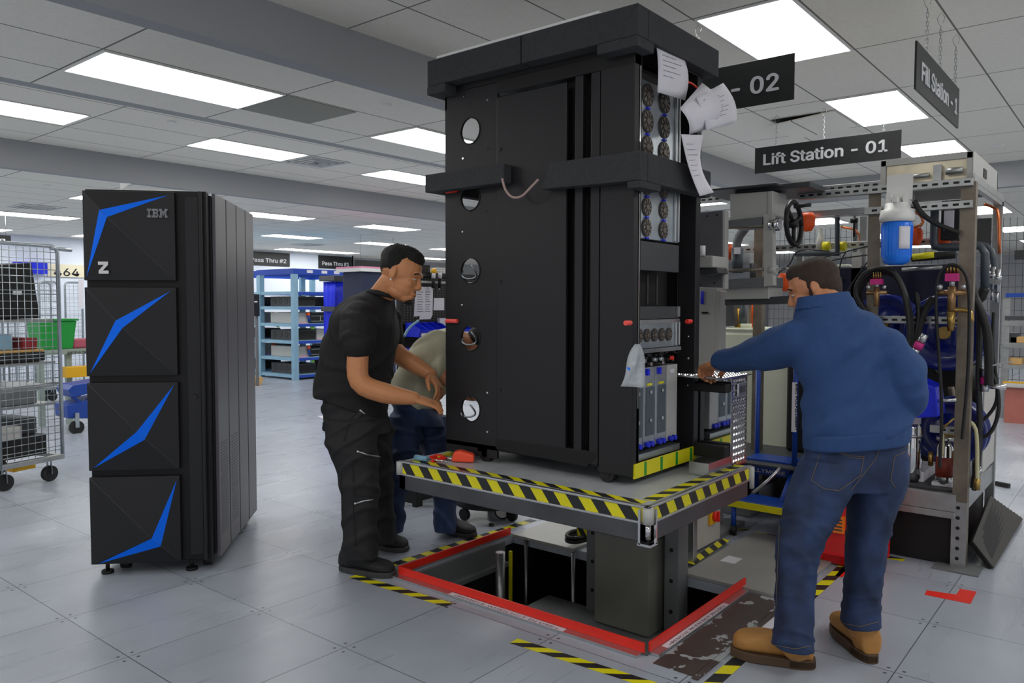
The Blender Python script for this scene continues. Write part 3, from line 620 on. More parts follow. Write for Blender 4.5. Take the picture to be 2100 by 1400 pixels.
fb = thing('foam_band', 'charcoal foam band round the left corner at the middle of the tall rack', 'foam band', (RX0, RY1, 1.95))
z0, z1 = onx(950, 384, 2.87)[2], onx(950, 346, 2.87)[2]; ye = onx(1030, 360, 2.87)[1]
MB().box(2.88, ye, z0, 2.942, RY1+.07, z1).build('foam_strip', 'foam', fb, bevel=.004)
MB().box(2.944, RY1+.012, z0, 3.62, RY1+.07, z1).build('foam_strip', 'foam', fb, bevel=.004)
P = [onx(x, y, 2.875) for x, y in ((1030, 366), (1036, 390), (1050, 406), (1070, 404), (1085, 388), (1104, 368))]
tag(MB().tube(P, .006, 8, smooth=2).build('braided_cord', mat('braided_cord', (178, 150, 145), .6, var=.3, vs=300)), 'pale braided cord joining the two foam bands on the tall rack', 'cord')
# papers and bag hanging on the rack
def paper(label, px, Y, th=.002, curl=.02, name='paper_sheet', lines=6):
    """px = photo corners tl tr br bl of a sheet hanging in the plane y = Y"""
    c = [ony(x, y, Y) for x, y in px]; t = thing(name, label, 'paper', c[0]); g = []
    for j in range(9):
        v = j/8; g.append([(c[0]*(1-u)+c[1]*u)*(1-v)+(c[3]*(1-u)+c[2]*u)*v+np.array([0, -curl*math.sin(v*3)*(.4+u), 0]) for u in np.linspace(0, 1, 6)])
    MB().sheet(g, th).build('sheet', 'white', t); b = MB()
    for k in range(lines):
        v = .15+.6*k/max(lines, 1)
        q = [(c[0]*(1-u)+c[1]*u)*(1-v)+(c[3]*(1-u)+c[2]*u)*v+np.array([0, -curl*math.sin(v*3)*(.4+u)-.003, 0]) for u in np.linspace(.15, .5+.35*((k*7) % 5)/5, 5)]
        b.tube(q, .0009, 4)
    b.build('print_lines', 'ink', t); return t
paper('white sheet hanging at the top of the tall rack front', [(1345, 83), (1397, 107), (1403, 206), (1348, 189)], RY0-.03)
paper('printed sheet tilted out at the upper right corner of the tall rack', [(1428, 200), (1483, 170), (1508, 252), (1448, 268)], RY0-.12, lines=12)
paper('crumpled pale sheet behind the printed sheet on the tall rack', [(1394, 222), (1440, 170), (1458, 262), (1412, 276)], RY0-.09, curl=.05, lines=0)
paper('long white paper slip curving down to the right of the foam band', [(1397, 275), (1442, 277), (1466, 394), (1436, 402)], RY0-.13, curl=-.03, lines=7)
P = [ony(x, y, RY0-.05) for x, y in ((1405, 168), (1418, 170), (1430, 181))]; tag(MB().tube(P, .005, 6, smooth=2).build('red_tie', 'red'), 'short red tie holding papers at the upper right of the tall rack', 'tie')
c = [ony(x, y, RY0-.06) for x, y in ((1302, 702), (1316, 708), (1320, 740), (1322, 793), (1274, 790), (1288, 738))]
g = []
for j in range(10):
    v = j/9; L_ = np.array(ony(1303-31*v**.8, 705+87*v, RY0-.05)); Rr = np.array(ony(1314+9*v**.6, 706+87*v, RY0-.05)); g.append([L_*(1-u)+Rr*u+np.array([0, -.035*math.sin(u*3.1)*v+.008*math.sin(9*u+6*v), 0]) for u in np.linspace(0, 1, 9)])
bg = thing('plastic_bag', 'clear plastic bag hung on the front of the tall rack', 'bag', c[0]); MB().sheet(g, .002).build('bag_skin', 'bag', bg)
for px, py, m in ((1288, 757, 'blue'), (1306, 772, 'alu'), (1300, 745, 'whitep')):
    p = ony(px, py, RY0-.055); MB().ball(p, .010, 10).build('bag_content', m, bg)
# ================================================================ diamond plate box on the platform
bx = thing('diamond_plate_box', 'shiny diamond plate box beside the tall rack on the lift table', 'metal box', (3.7, 1.66, .61))
bx0, bx1, by0, by1, bz0 = 3.61, 3.80, 1.56, 2.0, .612; bz1 = ony(1495, 772, 1.56)[2]
MB().box(bx0, by0+.004, bz0, bx0+.006, by1, bz1-.02).build('polished_side', 'polished', bx)
MB().box(bx0+.007, by0+.005, bz0, bx1, by1, bz1-.006).build('shell', 'alu', bx, bevel=.004)
def dimple(mb, o, U, Vv, w_, h_, s, N):
    o, U, Vv, N = (np.array(q, float) for q in (o, U, Vv, N)); i = 0; z = s/2
    while z < h_-.01:
        x = s/2+(s/2 if i % 2 else 0)
        while x < w_-.01:
            d = (U+Vv)*.7071 if (i % 2) else (U-Vv)*.7071; c = o+U*x+Vv*z; e = np.cross(N, d)
            q = [c+d*s*.42, c+e*s*.17, c-d*s*.42, c-e*s*.17]; top = [c+N*.006+(p-c)*.3 for p in q]
            mb.add(q+top, [(4, 5, 6, 7), (0, 1, 5, 4), (1, 2, 6, 5), (2, 3, 7, 6), (3, 0, 4, 7)]); x += s
        z += s*.55; i += 1
b = MB(); b.box(bx0+.002, by0, bz0, bx1, by0+.005, bz1); dimple(b, (bx0+.004, by0, bz0), (1, 0, 0), (0, 0, 1), bx1-bx0-.01, bz1-bz0, .03, (0, -1, 0)); b.build('front_plate', 'dimple', bx)
b = MB(); b.box(3.47, by0-.02, bz1-.006, bx1+.005, by1, bz1); dimple(b, (3.475, by0-.018, bz1), (1, 0, 0), (0, 1, 0), bx1-3.475, by1-by0, .03, (0, 0, 1)); b.build('lid', 'dimple', bx)
b = MB(); zz = ony(1510, 800, by0)[2]; b.box(3.66, by0-.012, zz-.03, 3.76, by0-.003, zz+.035); h_ = b.build('latch', 'alu', bx, bevel=.003); MB().box(3.685, by0-.018, zz-.012, 3.735, by0-.010, zz+.02).build('latch_handle', 'dgrey', h_)
MB().box(3.36, by0+.0, bz0, bx0-.002, by0+.10, bz0+.06).build('base_ledge', 'dimple', bx)
# ================================================================ lift table
lt = thing('lift_table', 'grey lift table with yellow and black striped rim raised over the floor pit', 'lift table', (3.2, 2.2, -.9))
TX0, TX1, TY0, TY1, TZ = 2.70, 3.735, 1.505, 2.955, .61
MB().box(TX0+.01, TY0+.01, TZ-.02, TX1-.01, TY1-.01, TZ).build('top_plate', mat('worn_grey_plate', (186, 190, 194), .38, .1, var=.14, vs=6), lt)
b = MB(); b.box(TX0, TY0, TZ-.145, TX0+.05, TY1, TZ-.07).box(TX0, TY0, TZ-.145, TX1, TY0+.05, TZ-.07).box(TX1-.05, TY0, TZ-.145, TX1, TY1, TZ-.07).box(TX0, TY1-.05, TZ-.145, TX1, TY1, TZ-.07); b.each('frame_beam', mat('worn_frame_steel', (84, 84, 88), .38, .5, var=.2, vs=5), lt, bevel=.004)
b = MB(); b.box(TX0-.003, TY0-.003, TZ-.072, TX0+.012, TY1, TZ-.062).box(TX0-.003, TY0-.003, TZ-.072, TX1, TY0+.012, TZ-.062).box(TX0-.002, TY0-.002, TZ-.008, TX0+.02, TY1, TZ+.002).box(TX0-.002, TY0-.002, TZ-.008, TX1, TY0+.02, TZ+.002); b.build('edge_trim', 'alu', lt, bevel=.002)
b = MB(); b.stripes((TX0+.004, TY0+.02, TZ-.062), (TX0+.004, TY1-.01, TZ-.062), (0, 0, .054), (.006, 0, 0), 22, .03); b.build('striped_edge', ['yel', 'hblk'], lt)
b = MB(); b.stripes((TX0+.02, TY0+.004, TZ-.062), (TX1-.01, TY0+.004, TZ-.062), (0, 0, .054), (0, .006, 0), 15, -.035, ph=1); b.build('striped_edge', ['yel', 'hblk'], lt)
b = MB(); b.stripes((TX0+.03, TY0+.05, TZ+.0005), (TX0+.03, TY1-.05, TZ+.0005), (.05, 0, 0), (0, 0, .001), 20, .06); b.build('striped_tape', ['yel', 'hblk'], lt)
b = MB(); b.stripes((TX0+.10, TY0+.03, TZ+.0005), (TX1-.02, TY0+.03, TZ+.0005), (0, .055, 0), (0, 0, .001), 14, -.05); b.build('striped_tape', ['yel', 'hblk'], lt)
b = MB(); b.cyl((TX0+.004, TY0+.004, TZ-.068), (TX0+.004, TY0+.004, TZ-.004), .022, n=18); b.build('corner_cap', 'ggrey', lt)
b = MB(); b.cyl((TX0+.004, TY0+.004, TZ-.13), (TX0+.004, TY0+.004, TZ-.068), .012, n=14).box(TX0-.02, TY0-.02, TZ-.155, TX0+.04, TY0+.04, TZ-.145).box(TX0-.02, TY0+.026, TZ-.15, TX0-.01, TY0+.036, TZ-.01).box(TX0+.026, TY0-.02, TZ-.15, TX0+.036, TY0-.01, TZ-.01); b.build('corner_roller', 'chrome', lt)
b = MB(); b.cyl((TX1-.004, TY0+.004, TZ-.11), (TX1-.004, TY0+.004, TZ-.004), .02, n=14).cyl((TX0+.006, TY1-.004, TZ-.07), (TX0+.006, TY1-.004, TZ-.004), .02, n=14); b.build('corner_guard', 'ggrey', lt)
b = MB(); b.box(3.35, 1.85, TZ-.16, 3.66, 2.4, TZ-.021).box(2.8, 1.9, TZ-.14, 3.66, 1.96, TZ-.03).box(2.8, 2.3, TZ-.14, 3.66, 2.36, TZ-.03); b.each('platform_arm', 'dgrey', lt, bevel=.004)
for ya, yb in ((2.283, 2.365), (1.805, 1.885)):
    b = MB(); b.box(3.55, ya, -.95, 3.66, yb, TZ-.15); o = b.build('mast_rail', 'mgrey', lt, bevel=.004); b = MB()
    for k in range(8): b.cyl((3.548, (ya+yb)/2, -.8+.16*k), (3.556, (ya+yb)/2, -.8+.16*k), .011, n=12)
    b.build('rail_bolts', 'vblk', o)
b = MB(); b.box(3.43, 1.905, -.275, 3.60, 2.235, .21); b.build('drive_housing', mat('housing_grey', (122, 123, 115), .4, 0, var=.04), lt, bevel=.008)
b = MB(); b.box(3.60, 1.90, .20, 3.66, 2.27, TZ-.15); b.build('mast_back', 'dgrey', lt)
b = MB(); b.box(3.12, 1.56, -.31, 3.60, 2.66, -.28).box(3.12, 1.56, -.28, 3.16, 2.66, -.20).box(3.16, 1.56, -.28, 3.6, 1.60, -.2).box(3.02, 1.56, -.40, 3.12, 2.66, -.205); b.each('base_tray', 'mgrey', lt, bevel=.008)
b = MB(); b.box(2.80, 1.58, -.62, 2.90, 2.9, -.50).box(2.80, 2.75, -.95, 2.90, 2.87, -.5).box(2.80, 1.56, -.62, 3.6, 1.66, -.50).box(2.80, 2.85, -.62, 3.6, 2.93, -.52); b.each('base_frame', 'mgrey', lt, bevel=.01)
# pit surround
for i, (lbl, bxs, ext) in enumerate((('longest red guard rail, along the front of the floor pit', (PX0-.005, PY0+.01, .012, PX0+.004, PY1, .052), 0), ('short red guard rail on the right side of the floor pit', (PX0+.02, PY0-.005, .012, PX1+.04, PY0+.004, .052), 1), ('short red guard rail on the left side of the pit near the person in black', (PX0, PY1-.004, .012, PX1-.03, PY1+.005, .052), 2))):
    t = thing('guard_rail', lbl, 'guard rail', (bxs[0], bxs[1], 0)); MB().box(*bxs).build('red_strip', 'red', t, bevel=.001)
    if i == 0: MB().box(PX0-.045, PY0+.02, .001, PX0-.006, PY1, .012).build('foot_strip', 'alu', t); text('lettering', '<REMOVE WHEN NOT IN USE>', .028, (PX0-.038, 2.55, .0125), (0, -1, 0), (1, 0, 0), 'hblk', t, width=.62, ext=.0003); MB().box(PX0-.043, 1.90, .012, PX0-.012, 2.58, .0123).build('white_label', 'white', t)
    if i == 1: MB().box(PX0+.02, PY0-.045, .001, PX1+.04, PY0-.006, .012).build('foot_strip', 'alu', t); MB().box(PX0+.10, PY0-.043, .012, PX0+.7, PY0-.012, .0123).build('white_label', 'white', t); text('lettering', '<REMOVE WHEN NOT IN USE>', .028, (PX0+.13, PY0-.038, .0125), (1, 0, 0), (0, 1, 0), 'hblk', t, width=.54, ext=.0003)
    if i == 2: MB().box(PX0, PY1+.006, .001, PX1, PY1+.10, .010).build('foot_strip', 'lid', t)
tag(MB().box(PX0, PY1-.02, -.16, PX1-.1, PY1+.0, -.01).box(PX0, PY1-.05, -.16, PX1-.1, PY1-.02, -.13).build('pit_edge_beam', 'mgrey', bevel=.003), 'grey steel beam lining the left side of the pit opening', 'beam')
tag(MB().box(PX0-.04, PY0-.22, .0005, PX1-.02, PY0-.05, .004).box(PX0-.06, PY0-.25, .0005, PX1-.02, PY0-.225, .006).build('steel_strip', 'worn'), 'worn brown steel strip on the floor right of the pit', 'steel strip')
pA, pB = onz(1026, 1145, -.06), onz(1047, 1140, -.06)
for x_, y_, r_, lb in ((pA[0], pA[1], .028, 'thickest, leftmost'), (3.64, 2.86, .012, 'thin middle'), (3.62, 2.50, .012, 'thin right')):
    tag(MB().cyl((x_, y_, -.95), (x_, y_, -.022 if r_ > .02 else -.005), r_, n=16).build('support_leg', 'steel'), '%s steel prop inside the floor pit below the cover plate' % lb, 'prop')
tag(MB().box(pB[0]-.008, pB[1]-.008, -.9, pB[0]+.008, pB[1]+.008, -.03).build('yellow_bar', 'yel'), 'thin yellow upright bar inside the left part of the pit', 'bar')
tag(MB().tube([(3.7, 2.75, -.5), (3.6, 2.62, -.42), (3.5, 2.5, -.44), (3.45, 2.42, -.5)], .006, 6, smooth=2).build('red_cable', 'red'), 'thin red cable curving inside the dark pit', 'cable')
tag(MB().box(3.62, 2.50, .0, 4.35, 2.95, .018).build('cover_plate', 'lid', bevel=.002), 'bare metal cover plate over the far left part of the pit', 'cover plate')
t = thing('cover_plate', 'bare metal cover plate over the pit behind the person in the blue sweater', 'cover plate', (3.66, 1.27, 0)); MB().box(3.655, 1.29, .0, 4.60, 1.835, .02).build('plate', 'lid', t, bevel=.003)
MB().box(3.95, 1.68, .02, 4.06, 1.76, .0215).build('white_sticker', 'white', t)
b = MB(); P = [onz(x, y, .06) for x, y in ((1215, 1085), (1195, 1092), (1165, 1098), (1160, 1110), (1185, 1112), (1210, 1104), (1225, 1095))]; tag(b.tube(P, .012, 8, smooth=2).tube([p+np.array([0, 0, .022]) for p in P[1:]], .011, 8, smooth=2).build('cable_bundle', 'rub'), 'bundle of thick black cables lying on the left cover plate', 'cable')
b = MB(); b.stripes((3.68, 2.36, .06), (3.68, 2.52, .06), (0, 0, .07), (.01, 0, 0), 4, .3); b.build('striped_block', ['yel', 'hblk']); tag(bpy.context.scene.objects['striped_block'], 'small striped bracket beside the black cable bundle', 'bracket')
# electrical box
eb = thing('electrical_box', 'pale grey electrical box with red rotary switch behind the lift table', 'electrical box', (4.1, 2.1, 0))
MB().box(3.93, 1.93, .02, 4.33, 2.35, .55).build('housing', 'ggrey', eb, bevel=.006)
p = ony(1462, 1058, 1.92); MB().box(p[0]-.045, 1.915, p[2]-.045, p[0]+.03, 1.929, p[2]+.045).build('yellow_plate', 'yelp', eb); s_ = MB().cyl((p[0]+.01, 1.895, p[2]), (p[0]+.01, 1.916, p[2]), .03, n=18).build('rotary_switch', 'red', eb); MB().box(p[0], 1.885, p[2]-.03, p[0]+.02, 1.896, p[2]+.03).build('switch_grip', 'red', s_)
MB().box(3.83, 1.86, 0.02, 3.87, 1.93, .5).box(3.88, 1.88, 0.02, 3.92, 1.93, .5).each('cable_duct', 'alu', eb, bevel=.003)
b = MB(); b.stripes((3.80, 1.84, .021), (4.33, 1.87, .021), (0, .05, 0), (0, 0, .002), 8, .1); b.build('striped_foot', ['yel', 'hblk'], eb)
# hazard tape on the floor
def tape(label, A, B_, Wv, n, sl, ph=0, sq=False):
    b = MB(); b.stripes((A[0], A[1], .0004), (B_[0], B_[1], .0004), (Wv[0], Wv[1], 0), (0, 0, .0008), n, sl, ph); tag(b.build('hazard_tape', ['yel', 'hblk']), label, 'hazard tape', 'striped tape around the pit')
a, c = onz(712, 1185), onz(905, 1245); tape('striped floor tape before the pit by the near shoe of the person in black', (2.535, 3.16), (2.57, 2.50), (.055, 0), 9, .10)
tape('striped floor tape along the left side of the pit, running behind the shoes', (2.62, 3.17), (4.0, 3.11), (0, -.055), 20, .0)
tape('worn striped floor tape in front of the pit at the bottom of the picture', (2.46, 2.02), (2.50, 1.18), (.055, 0), 11, .10)
tape('striped floor tape on the right beside the tan work boots', (2.44, 1.24), (4.35, 1.255), (0, -.055), 22, .02)
tape('striped floor tape beyond the right cover plate, left of the blue ladder', (4.62, 1.85), (4.64, 1.0), (.05, 0), 10, .10)
tape('thin striped floor tape in front of the blue rolling ladder', (4.05, 2.8), (4.66, 1.9), (.05, 0), 9, .06)
for lb, poly in (('red L-shaped tape mark on the floor right of the person in blue', [(1896, 1210), (1905, 1218), (1958, 1226), (1970, 1206), (2003, 1213), (1991, 1237), (1943, 1232), (1900, 1222)]), ('red tape mark on the floor beyond the ribbed black ramp', [(2045, 1063), (2091, 1068), (2086, 1081), (2040, 1076)]), ('red tape corner on the floor beside the red bin', [(1712, 1181), (1731, 1160), (1735, 1174), (1728, 1183)])):
    P = [onz(x, y, .0004) for x, y in poly]
    if 'L-sh' in lb: P = [onz(x, y, .0004) for x, y in ((1896, 1219), (1901, 1210), (1961, 1219), (1969, 1207), (2003, 1213), (1990, 1238))]
    tag(MB().prism(P, (0, 0, .0008)).build('floor_tape', 'red'), lb, 'floor tape')
# hand tools on the platform corner
t = thing('screwdriver', 'screwdriver with pale blue handle lying on the left corner of the lift table', 'screwdriver', (2.88, 2.9, TZ))
p, q = onz(852, 938, TZ+.017), onz(877, 941, TZ+.017); MB().cyl(p, q, .016, .014, n=14).build('handle', mat('pale_blue_grip', (120, 165, 190), .4), t); MB().cyl(q, q+(q-p)*1.6, .004, n=8).build('shaft', 'chrome', t)
t = thing('pliers', 'red handled pliers lying on the lift table by the rack', 'pliers', (2.95, 2.85, TZ))
P = [onz(x, y, TZ+.013) for x, y in ((884, 938), (897, 934), (912, 938))]; MB().tube(P, .011, 8, smooth=2).build('handle', 'red', t)
P = [onz(x, y, TZ+.013) for x, y in ((886, 944), (898, 942), (912, 939))]; MB().tube(P, .010, 8, smooth=2).build('handle', 'red', t); p, q = onz(912, 938, TZ+.013), onz(928, 941, TZ+.013); MB().cyl(p, q, .012, .004, n=8).build('jaws', 'chrome', t)
p, q = onz(925, 936, TZ+.03), onz(972, 938, TZ+.03); b = MB(); d = (q-p); b.prism([p+(0, 0, -.028), p+d*.1+(0, 0, .02), p+d*.4+(0, 0, .03), q+(0, 0, .012), q+(0, 0, -.028)], (.05, .04, 0)); tag(b.build('orange_case', mat('orange_red', (250, 84, 52), .45), bevel=.01, seg=3), 'bright orange hand tool case at the foot of the tall rack', 'tool case')
p, q = onz(902, 938, TZ+.01), onz(925, 929, TZ+.01); tag(MB().bar(p, q, .03, .015).build('yellow_marker', mat('olive_yellow', (200, 190, 30), .5)), 'dull yellow tool between the pliers and the orange case', 'tool')

b = MB(); b.prism([onz(x, y, .0014) for x, y in ((1546, 1290), (1585, 1262), (1622, 1262), (1618, 1280), (1580, 1302))], (0, 0, .001)); tag(b.build('torn_tape', 'white'), 'torn white tape scrap on the floor by the left tan boot', 'tape scrap')
# ================================================================ fill station on the right
fs = thing('fill_station', 'open steel fill station rack with pipes standing on the floor behind the person in blue', 'equipment rack', (5.2, 1.3, 0))
FXP = 4.70; FB = 5.78
def ybar(mb, y0, y1, x, z, w_=.041, h=.041): mb.box(x-w_/2, y0, z-h/2, x+w_/2, y1, z+h/2)
def strut(name, p, q, face, parent, w_=.041, m='steel'):
    """slotted channel from p to q with dark slots on the side given by face"""
    p, q, f = (np.array(a, float) for a in (p, q, face)); d = (q-p)/np.linalg.norm(q-p); L_ = np.linalg.norm(q-p); s = np.cross(f, d)
    o = MB().obox((p+q)/2, (L_, w_, w_), (d, s, f)).build(name, m, parent, bevel=.002); b = MB(); n = int(L_/.05)
    for k in range(n): c = p+d*(.025+k*.05)+f*(w_/2+.0006); b.obox(c, (.028, .012, .001), (d, s, f))
    b.build('slots', 'vblk', o); return o
yP = .745; yQ = 1.205
# posts
b = MB(); b.box(FXP-.002, yP-.035, .0, FXP+.004, yP+.035, 2.06).box(FXP+.004, yP-.035, .0, FXP+.06, yP-.029, 2.06); post = b.build('post', 'dsteel', fs)
b = MB(); b.box(FXP-.006, yP-.036, .0, FXP-.002, yP+.036, .36); sl = b.build('post_foot_channel', 'steel', post); 
b = MB()
for k in range(6): b.cyl((FXP-.0075, yP+.005, .055+.055*k), (FXP-.004, yP+.005, .055+.055*k), .010, n=10)
b.build('slot_holes', 'vblk', sl) if False else b.build('slot_holes', 'vblk', post)
MB().box(FXP-.09, yP-.11, .0, FXP+.1, yP+.11, .008).build('base_plate', 'mgrey', fs, bevel=.001)
MB().box(FXP, yQ-.032, .3, FXP+.006, yQ+.032, 2.06).box(FXP+.006, yQ+.026, .3, FXP+.06, yQ+.032, 2.06).build('post', 'dsteel', fs)
y3 = onx(1552, 700, 5.2)[1]
MB().box(5.2, y3-.03, .2, 5.206, y3+.03, 1.95).box(5.206, y3-.03, .2, 5.26, y3-.024, 1.95).build('post', 'dsteel', fs)
MB().box(FB-.05, .72, .0, FB, .77, 2.1).build('post', 'steel', fs); MB().box(FB-.05, 2.3, .0, FB, 2.35, 1.9).build('post', 'steel', fs)
MB().box(FXP-.0, 2.36, 1.9, FXP+.04, 2.4, 2.1).build('post', 'dsteel', fs) if False else None
# rails
strut('top_rail', (FXP-.02, .72, 2.055), (FXP-.02, 1.62, 2.055), (-1, 0, 0), fs)
strut('upper_rail', (FXP-.02, .72, 1.94), (FXP-.02, 1.25, 1.94), (-1, 0, 0), fs)
strut('long_rail', (5.0, 1.15, 2.13), (5.0, 2.50, 2.13), (-1, 0, 0), fs)
MB().box(4.98, 1.16, 1.965, 5.02, 2.5, 2.0).box(4.975, 1.16, 1.955, 5.025, 2.5, 1.96).build('bright_rail', 'alu', fs)
strut('rear_rail', (5.3, .8, 1.80), (5.3, 2.3, 1.80), (-1, 0, 0), fs)
strut('middle_rail', (4.80, .78, 1.33), (4.80, 1.30, 1.33), (-1, 0, 0), fs)
strut('lower_rail', (4.73, .76, .74), (4.73, .90, .74), (-1, 0, 0), fs)
b = MB(); b.box(4.68, .76, .305, 4.72, 1.30, .40).box(4.67, .76, .27, 4.73, 1.30, .305).box(4.71, .73, .29, FB, .76, .40).box(4.72, 2.3, .29, FB, 2.34, .4).each('base_channel', 'steel', fs, bevel=.003)
MB().box(4.74, .78, .40, FB, 2.3, .41).build('shelf_tray', 'dgrey', fs)
MB().box(4.735, .775, .005, FB-.05, 1.3, .268).build('black_base_box', 'vblk', fs)
MB().box(4.71, 1.27, .005, 4.735, 1.30, .27).build('base_corner', 'mgrey', fs)
b = MB(); b.box(FXP, .718, 2.06, FB, .724, 2.10).box(FXP, .72, 2.035, FB, .75, 2.06).build('side_rail', 'steel', fs)
MB().box(5.3, .725, .42, FB-.02, .735, .98).build('grey_side_panel', 'ggrey', fs, bevel=.02)
# box on top
tb = thing('aluminium_box', 'open pale aluminium box on top of the fill station rack', 'metal box', (5.2, .95, 2.08))
za, zb = 2.082, 2.225
b = MB(); b.box(4.76, .735, za, 5.62, .739, zb).box(4.76, 1.19, za, 5.62, 1.194, zb).box(4.76, .74, zb-.03, 4.764, 1.19, zb).box(4.76, .74, za, 4.764, .765, zb).box(4.76, 1.165, za, 4.764, 1.19, zb).box(5.6, .735, za, 5.62, 1.19, zb).box(4.76, .735, zb, 5.62, 1.194, zb+.004); b.build('shell', 'ggrey', tb)
MB().box(4.775, .765, za, 4.78, 1.165, zb-.03).build('brushed_back', mat('brushed_warm_metal', (222, 212, 186), .35, .5, var=.2, vs=6), tb)
MB().box(5.08, .731, 2.13, 5.18, .7345, 2.18).build('side_slot', 'vblk', tb)
b = MB(); b.box(4.73, .88, 2.08, 4.76, .92, 2.17).cyl((4.74, .86, 2.13), (4.74, .78, 2.13), .018).cyl((4.74, 1.03, 2.12), (4.74, .94, 2.12), .012); b.build('bracket_and_bolt', 'steel', fs)
# filter
ff = thing('water_filter', 'big blue water filter housing with white head hanging from the fill station', 'water filter', (4.62, 1.09, 1.65))
yc = onx(1840, 450, 4.62)[1]; zt = onx(1840, 455, 4.62)[2]; zb = onx(1840, 543, 4.62)[2]
MB().lathe((4.62, yc, zt), (0, 0, -1), [(0, .0), (0, .070), (.01, .078), (zt-zb-.045, .074), (zt-zb-.012, .062), (zt-zb, .035), (zt-zb, 0)], 32).build('blue_bowl', 'blue', ff)
b = MB()
for k in range(28): t = 2*math.pi*k/28; b.bar((4.62+.0765*math.cos(t), yc+.0765*math.sin(t), zt-.02), (4.62+.073*math.cos(t), yc+.073*math.sin(t), zb+.05), .005)
b.build('ribs', 'blue', ff)
MB().lathe((4.62, yc, zt+.10), (0, 0, -1), [(0, 0), (0, .062), (.03, .066), (.035, .082), (.075, .09), (.10, .088), (.102, 0)], 32).build('white_head', 'whitep', ff)
b = MB(); b.box(4.60, yc-.055, zt+.10, 4.66, yc-.03, zt+.15).box(4.60, yc+.03, zt+.10, 4.66, yc+.055, zt+.15).box(4.55, yc-.012, zt+.10, 4.68, yc+.012, zt+.13).build('head_lugs', 'whitep', ff)
MB().box(4.652, yc-.065, zt+.12, 4.66, yc+.065, zt+.26).build('white_mounting_plate', 'whitep', ff)
b = MB(); g = [[(4.62-.0795*math.cos(t), yc-.0795*math.sin(t), zt-.03-.12*v) for t in np.linspace(.35, 1.15, 6)] for v in np.linspace(0, 1, 5)]; b.sheet(g, .001).build('paper_label', 'white', ff)
# pipes (part of the station)
def px(points, X): return [onx(x, y, X) for x, y in points]
def pipe(name, pts, X, r, m, parent=None, smooth=0): return MB().tube(px(pts, X) if X else pts, r, 10, smooth=smooth).build(name, m, parent or fs)
pipe('pvc_pipe', [(1796, 433), (1717, 435), (1717, 520), (1632, 520)], 5.1, .020, 'pvc')
pipe('pvc_pipe', [(1917, 420), (1915, 495), (1917, 505), (1928, 507), (1975, 506), (2010, 504), (2020, 520), (2020, 590)], 4.95, .022, 'pvc')
pipe('pvc_pipe', [(1870, 529), (1960, 522)], 4.85, .022, 'vblk'); pipe('yellow_band', [(1872, 527), (1916, 522)], 4.835, .018, 'yel')
pipe('copper_pipe', [(1600, 448), (1796, 436)], 5.35, .008, 'copper'); pipe('copper_pipe', [(1725, 465), (1762, 472), (1764, 510)], 5.35, .008, 'copper', smooth=1)
pipe('copper_pipe', [(1872, 432), (1890, 442), (1894, 460), (1874, 466)], 4.9, .008, 'copper', smooth=1); pipe('copper_pipe', [(2018, 418), (2035, 424), (2048, 432), (2050, 520)], 5.7, .009, 'copper', smooth=1)
pipe('steel_pipe', [(1850, 553), (1932, 548)], 4.85, .012, 'steel')
pipe('pvc_pipe', [(2000, 500), (2030, 505), (2040, 540), (2040, 600)], 5.3, .018, 'pvc', smooth=1)
pipe('pvc_pipe', [(1984, 620), (2010, 616), (2020, 590)], 4.95, .026, 'vblk', smooth=1)
for x_, y_ in ((2026, 560), (2036, 565), (2046, 570)):
    c = onx(x_, y_, 5.2); b = MB(); b.cyl(c+(0, 0, .05), c-(0, 0, .08), .014, n=12).cyl(c-(0, 0, .08), c-(0, 0, .14), .008, n=10).cyl(c+(0, 0, .012), c-(0, 0, .012), .02, n=12); b.build('check_valve', 'alu', fs)
c = onx(2010, 572, 5.1); d = onx(2052, 580, 5.1); MB().bar(c, d, .012, .03).build('valve_bracket', 'steel', fs)
b = MB()
for k, (x0, y0, x1, y1) in enumerate(((1870, 420, 1930, 470), (1905, 430, 1965, 478))):
    pass
pipe('ribbed_hose', [(1875, 412), (1890, 440), (1925, 462), (1968, 478)], 4.66, .014, 'rub', smooth=2)
MB().box(4.95, onx(1968, 440, 4.95)[1], 1.78, 5.05, onx(1930, 440, 4.95)[1], 2.0).build('dark_control_box', 'vblk', fs, bevel=.004)
c = onx(1946, 450, 4.94); MB().box(4.94, c[1]-.025, c[2]-.06, 4.946, c[1]+.025, c[2]+.05).build('white_sticker', 'white', fs)
for x_, y_, r in ((1876, 485, .045), (1936, 484, .045), (1655, 455, .05), (1612, 578, .05)):
    c = onx(x_, y_, 5.05 if x_ > 1700 else 4.9); b = MB(); b.lathe(c+np.array([0, 0, r*1.1]), (0, 0, -1), [(0, 0), (0, r*.7), (r*.5, r), (r*1.5, r*.95), (r*2.2, r*.6), (r*2.3, 0)], 14); b.build('orange_float', 'orange', fs)
for x_, y_ in ((1688, 500), (1780, 505)):
    pass
c = onx(1682, 497, 5.2); b = MB(); b.lathe(c+(0, 0, .09), (0, 0, -1), [(0, .012), (.05, .015), (.06, .02), (.19, .035), (.19, 0)], 14); b.build('clear_cone', 'ggrey', fs)
for x_ in (1695, 1728): c = onx(x_, 505, 5.15); MB().cyl(c-(0, .0, 0)+(0, -.02, 0), c+(0, .02, 0), .03, n=14).build('yellow_knob', 'yel', fs)
c = onx(1752, 452, 5.15); b = MB(); b.cyl(c+(0, 0, .03), c-(0, 0, .10), .007, n=8).cyl(c+(0, .02, -.0), c-(0, .02, 0), .016, n=10); b.build('small_valve', 'rub', fs)
pipe('pvc_pipe', [(1510, 520), (1512, 490), (1530, 466)], 5.0, .03, 'mgrey', smooth=1); pipe('pvc_pipe', [(1512, 510), (1512, 560)], 5.0, .04, 'pvc')
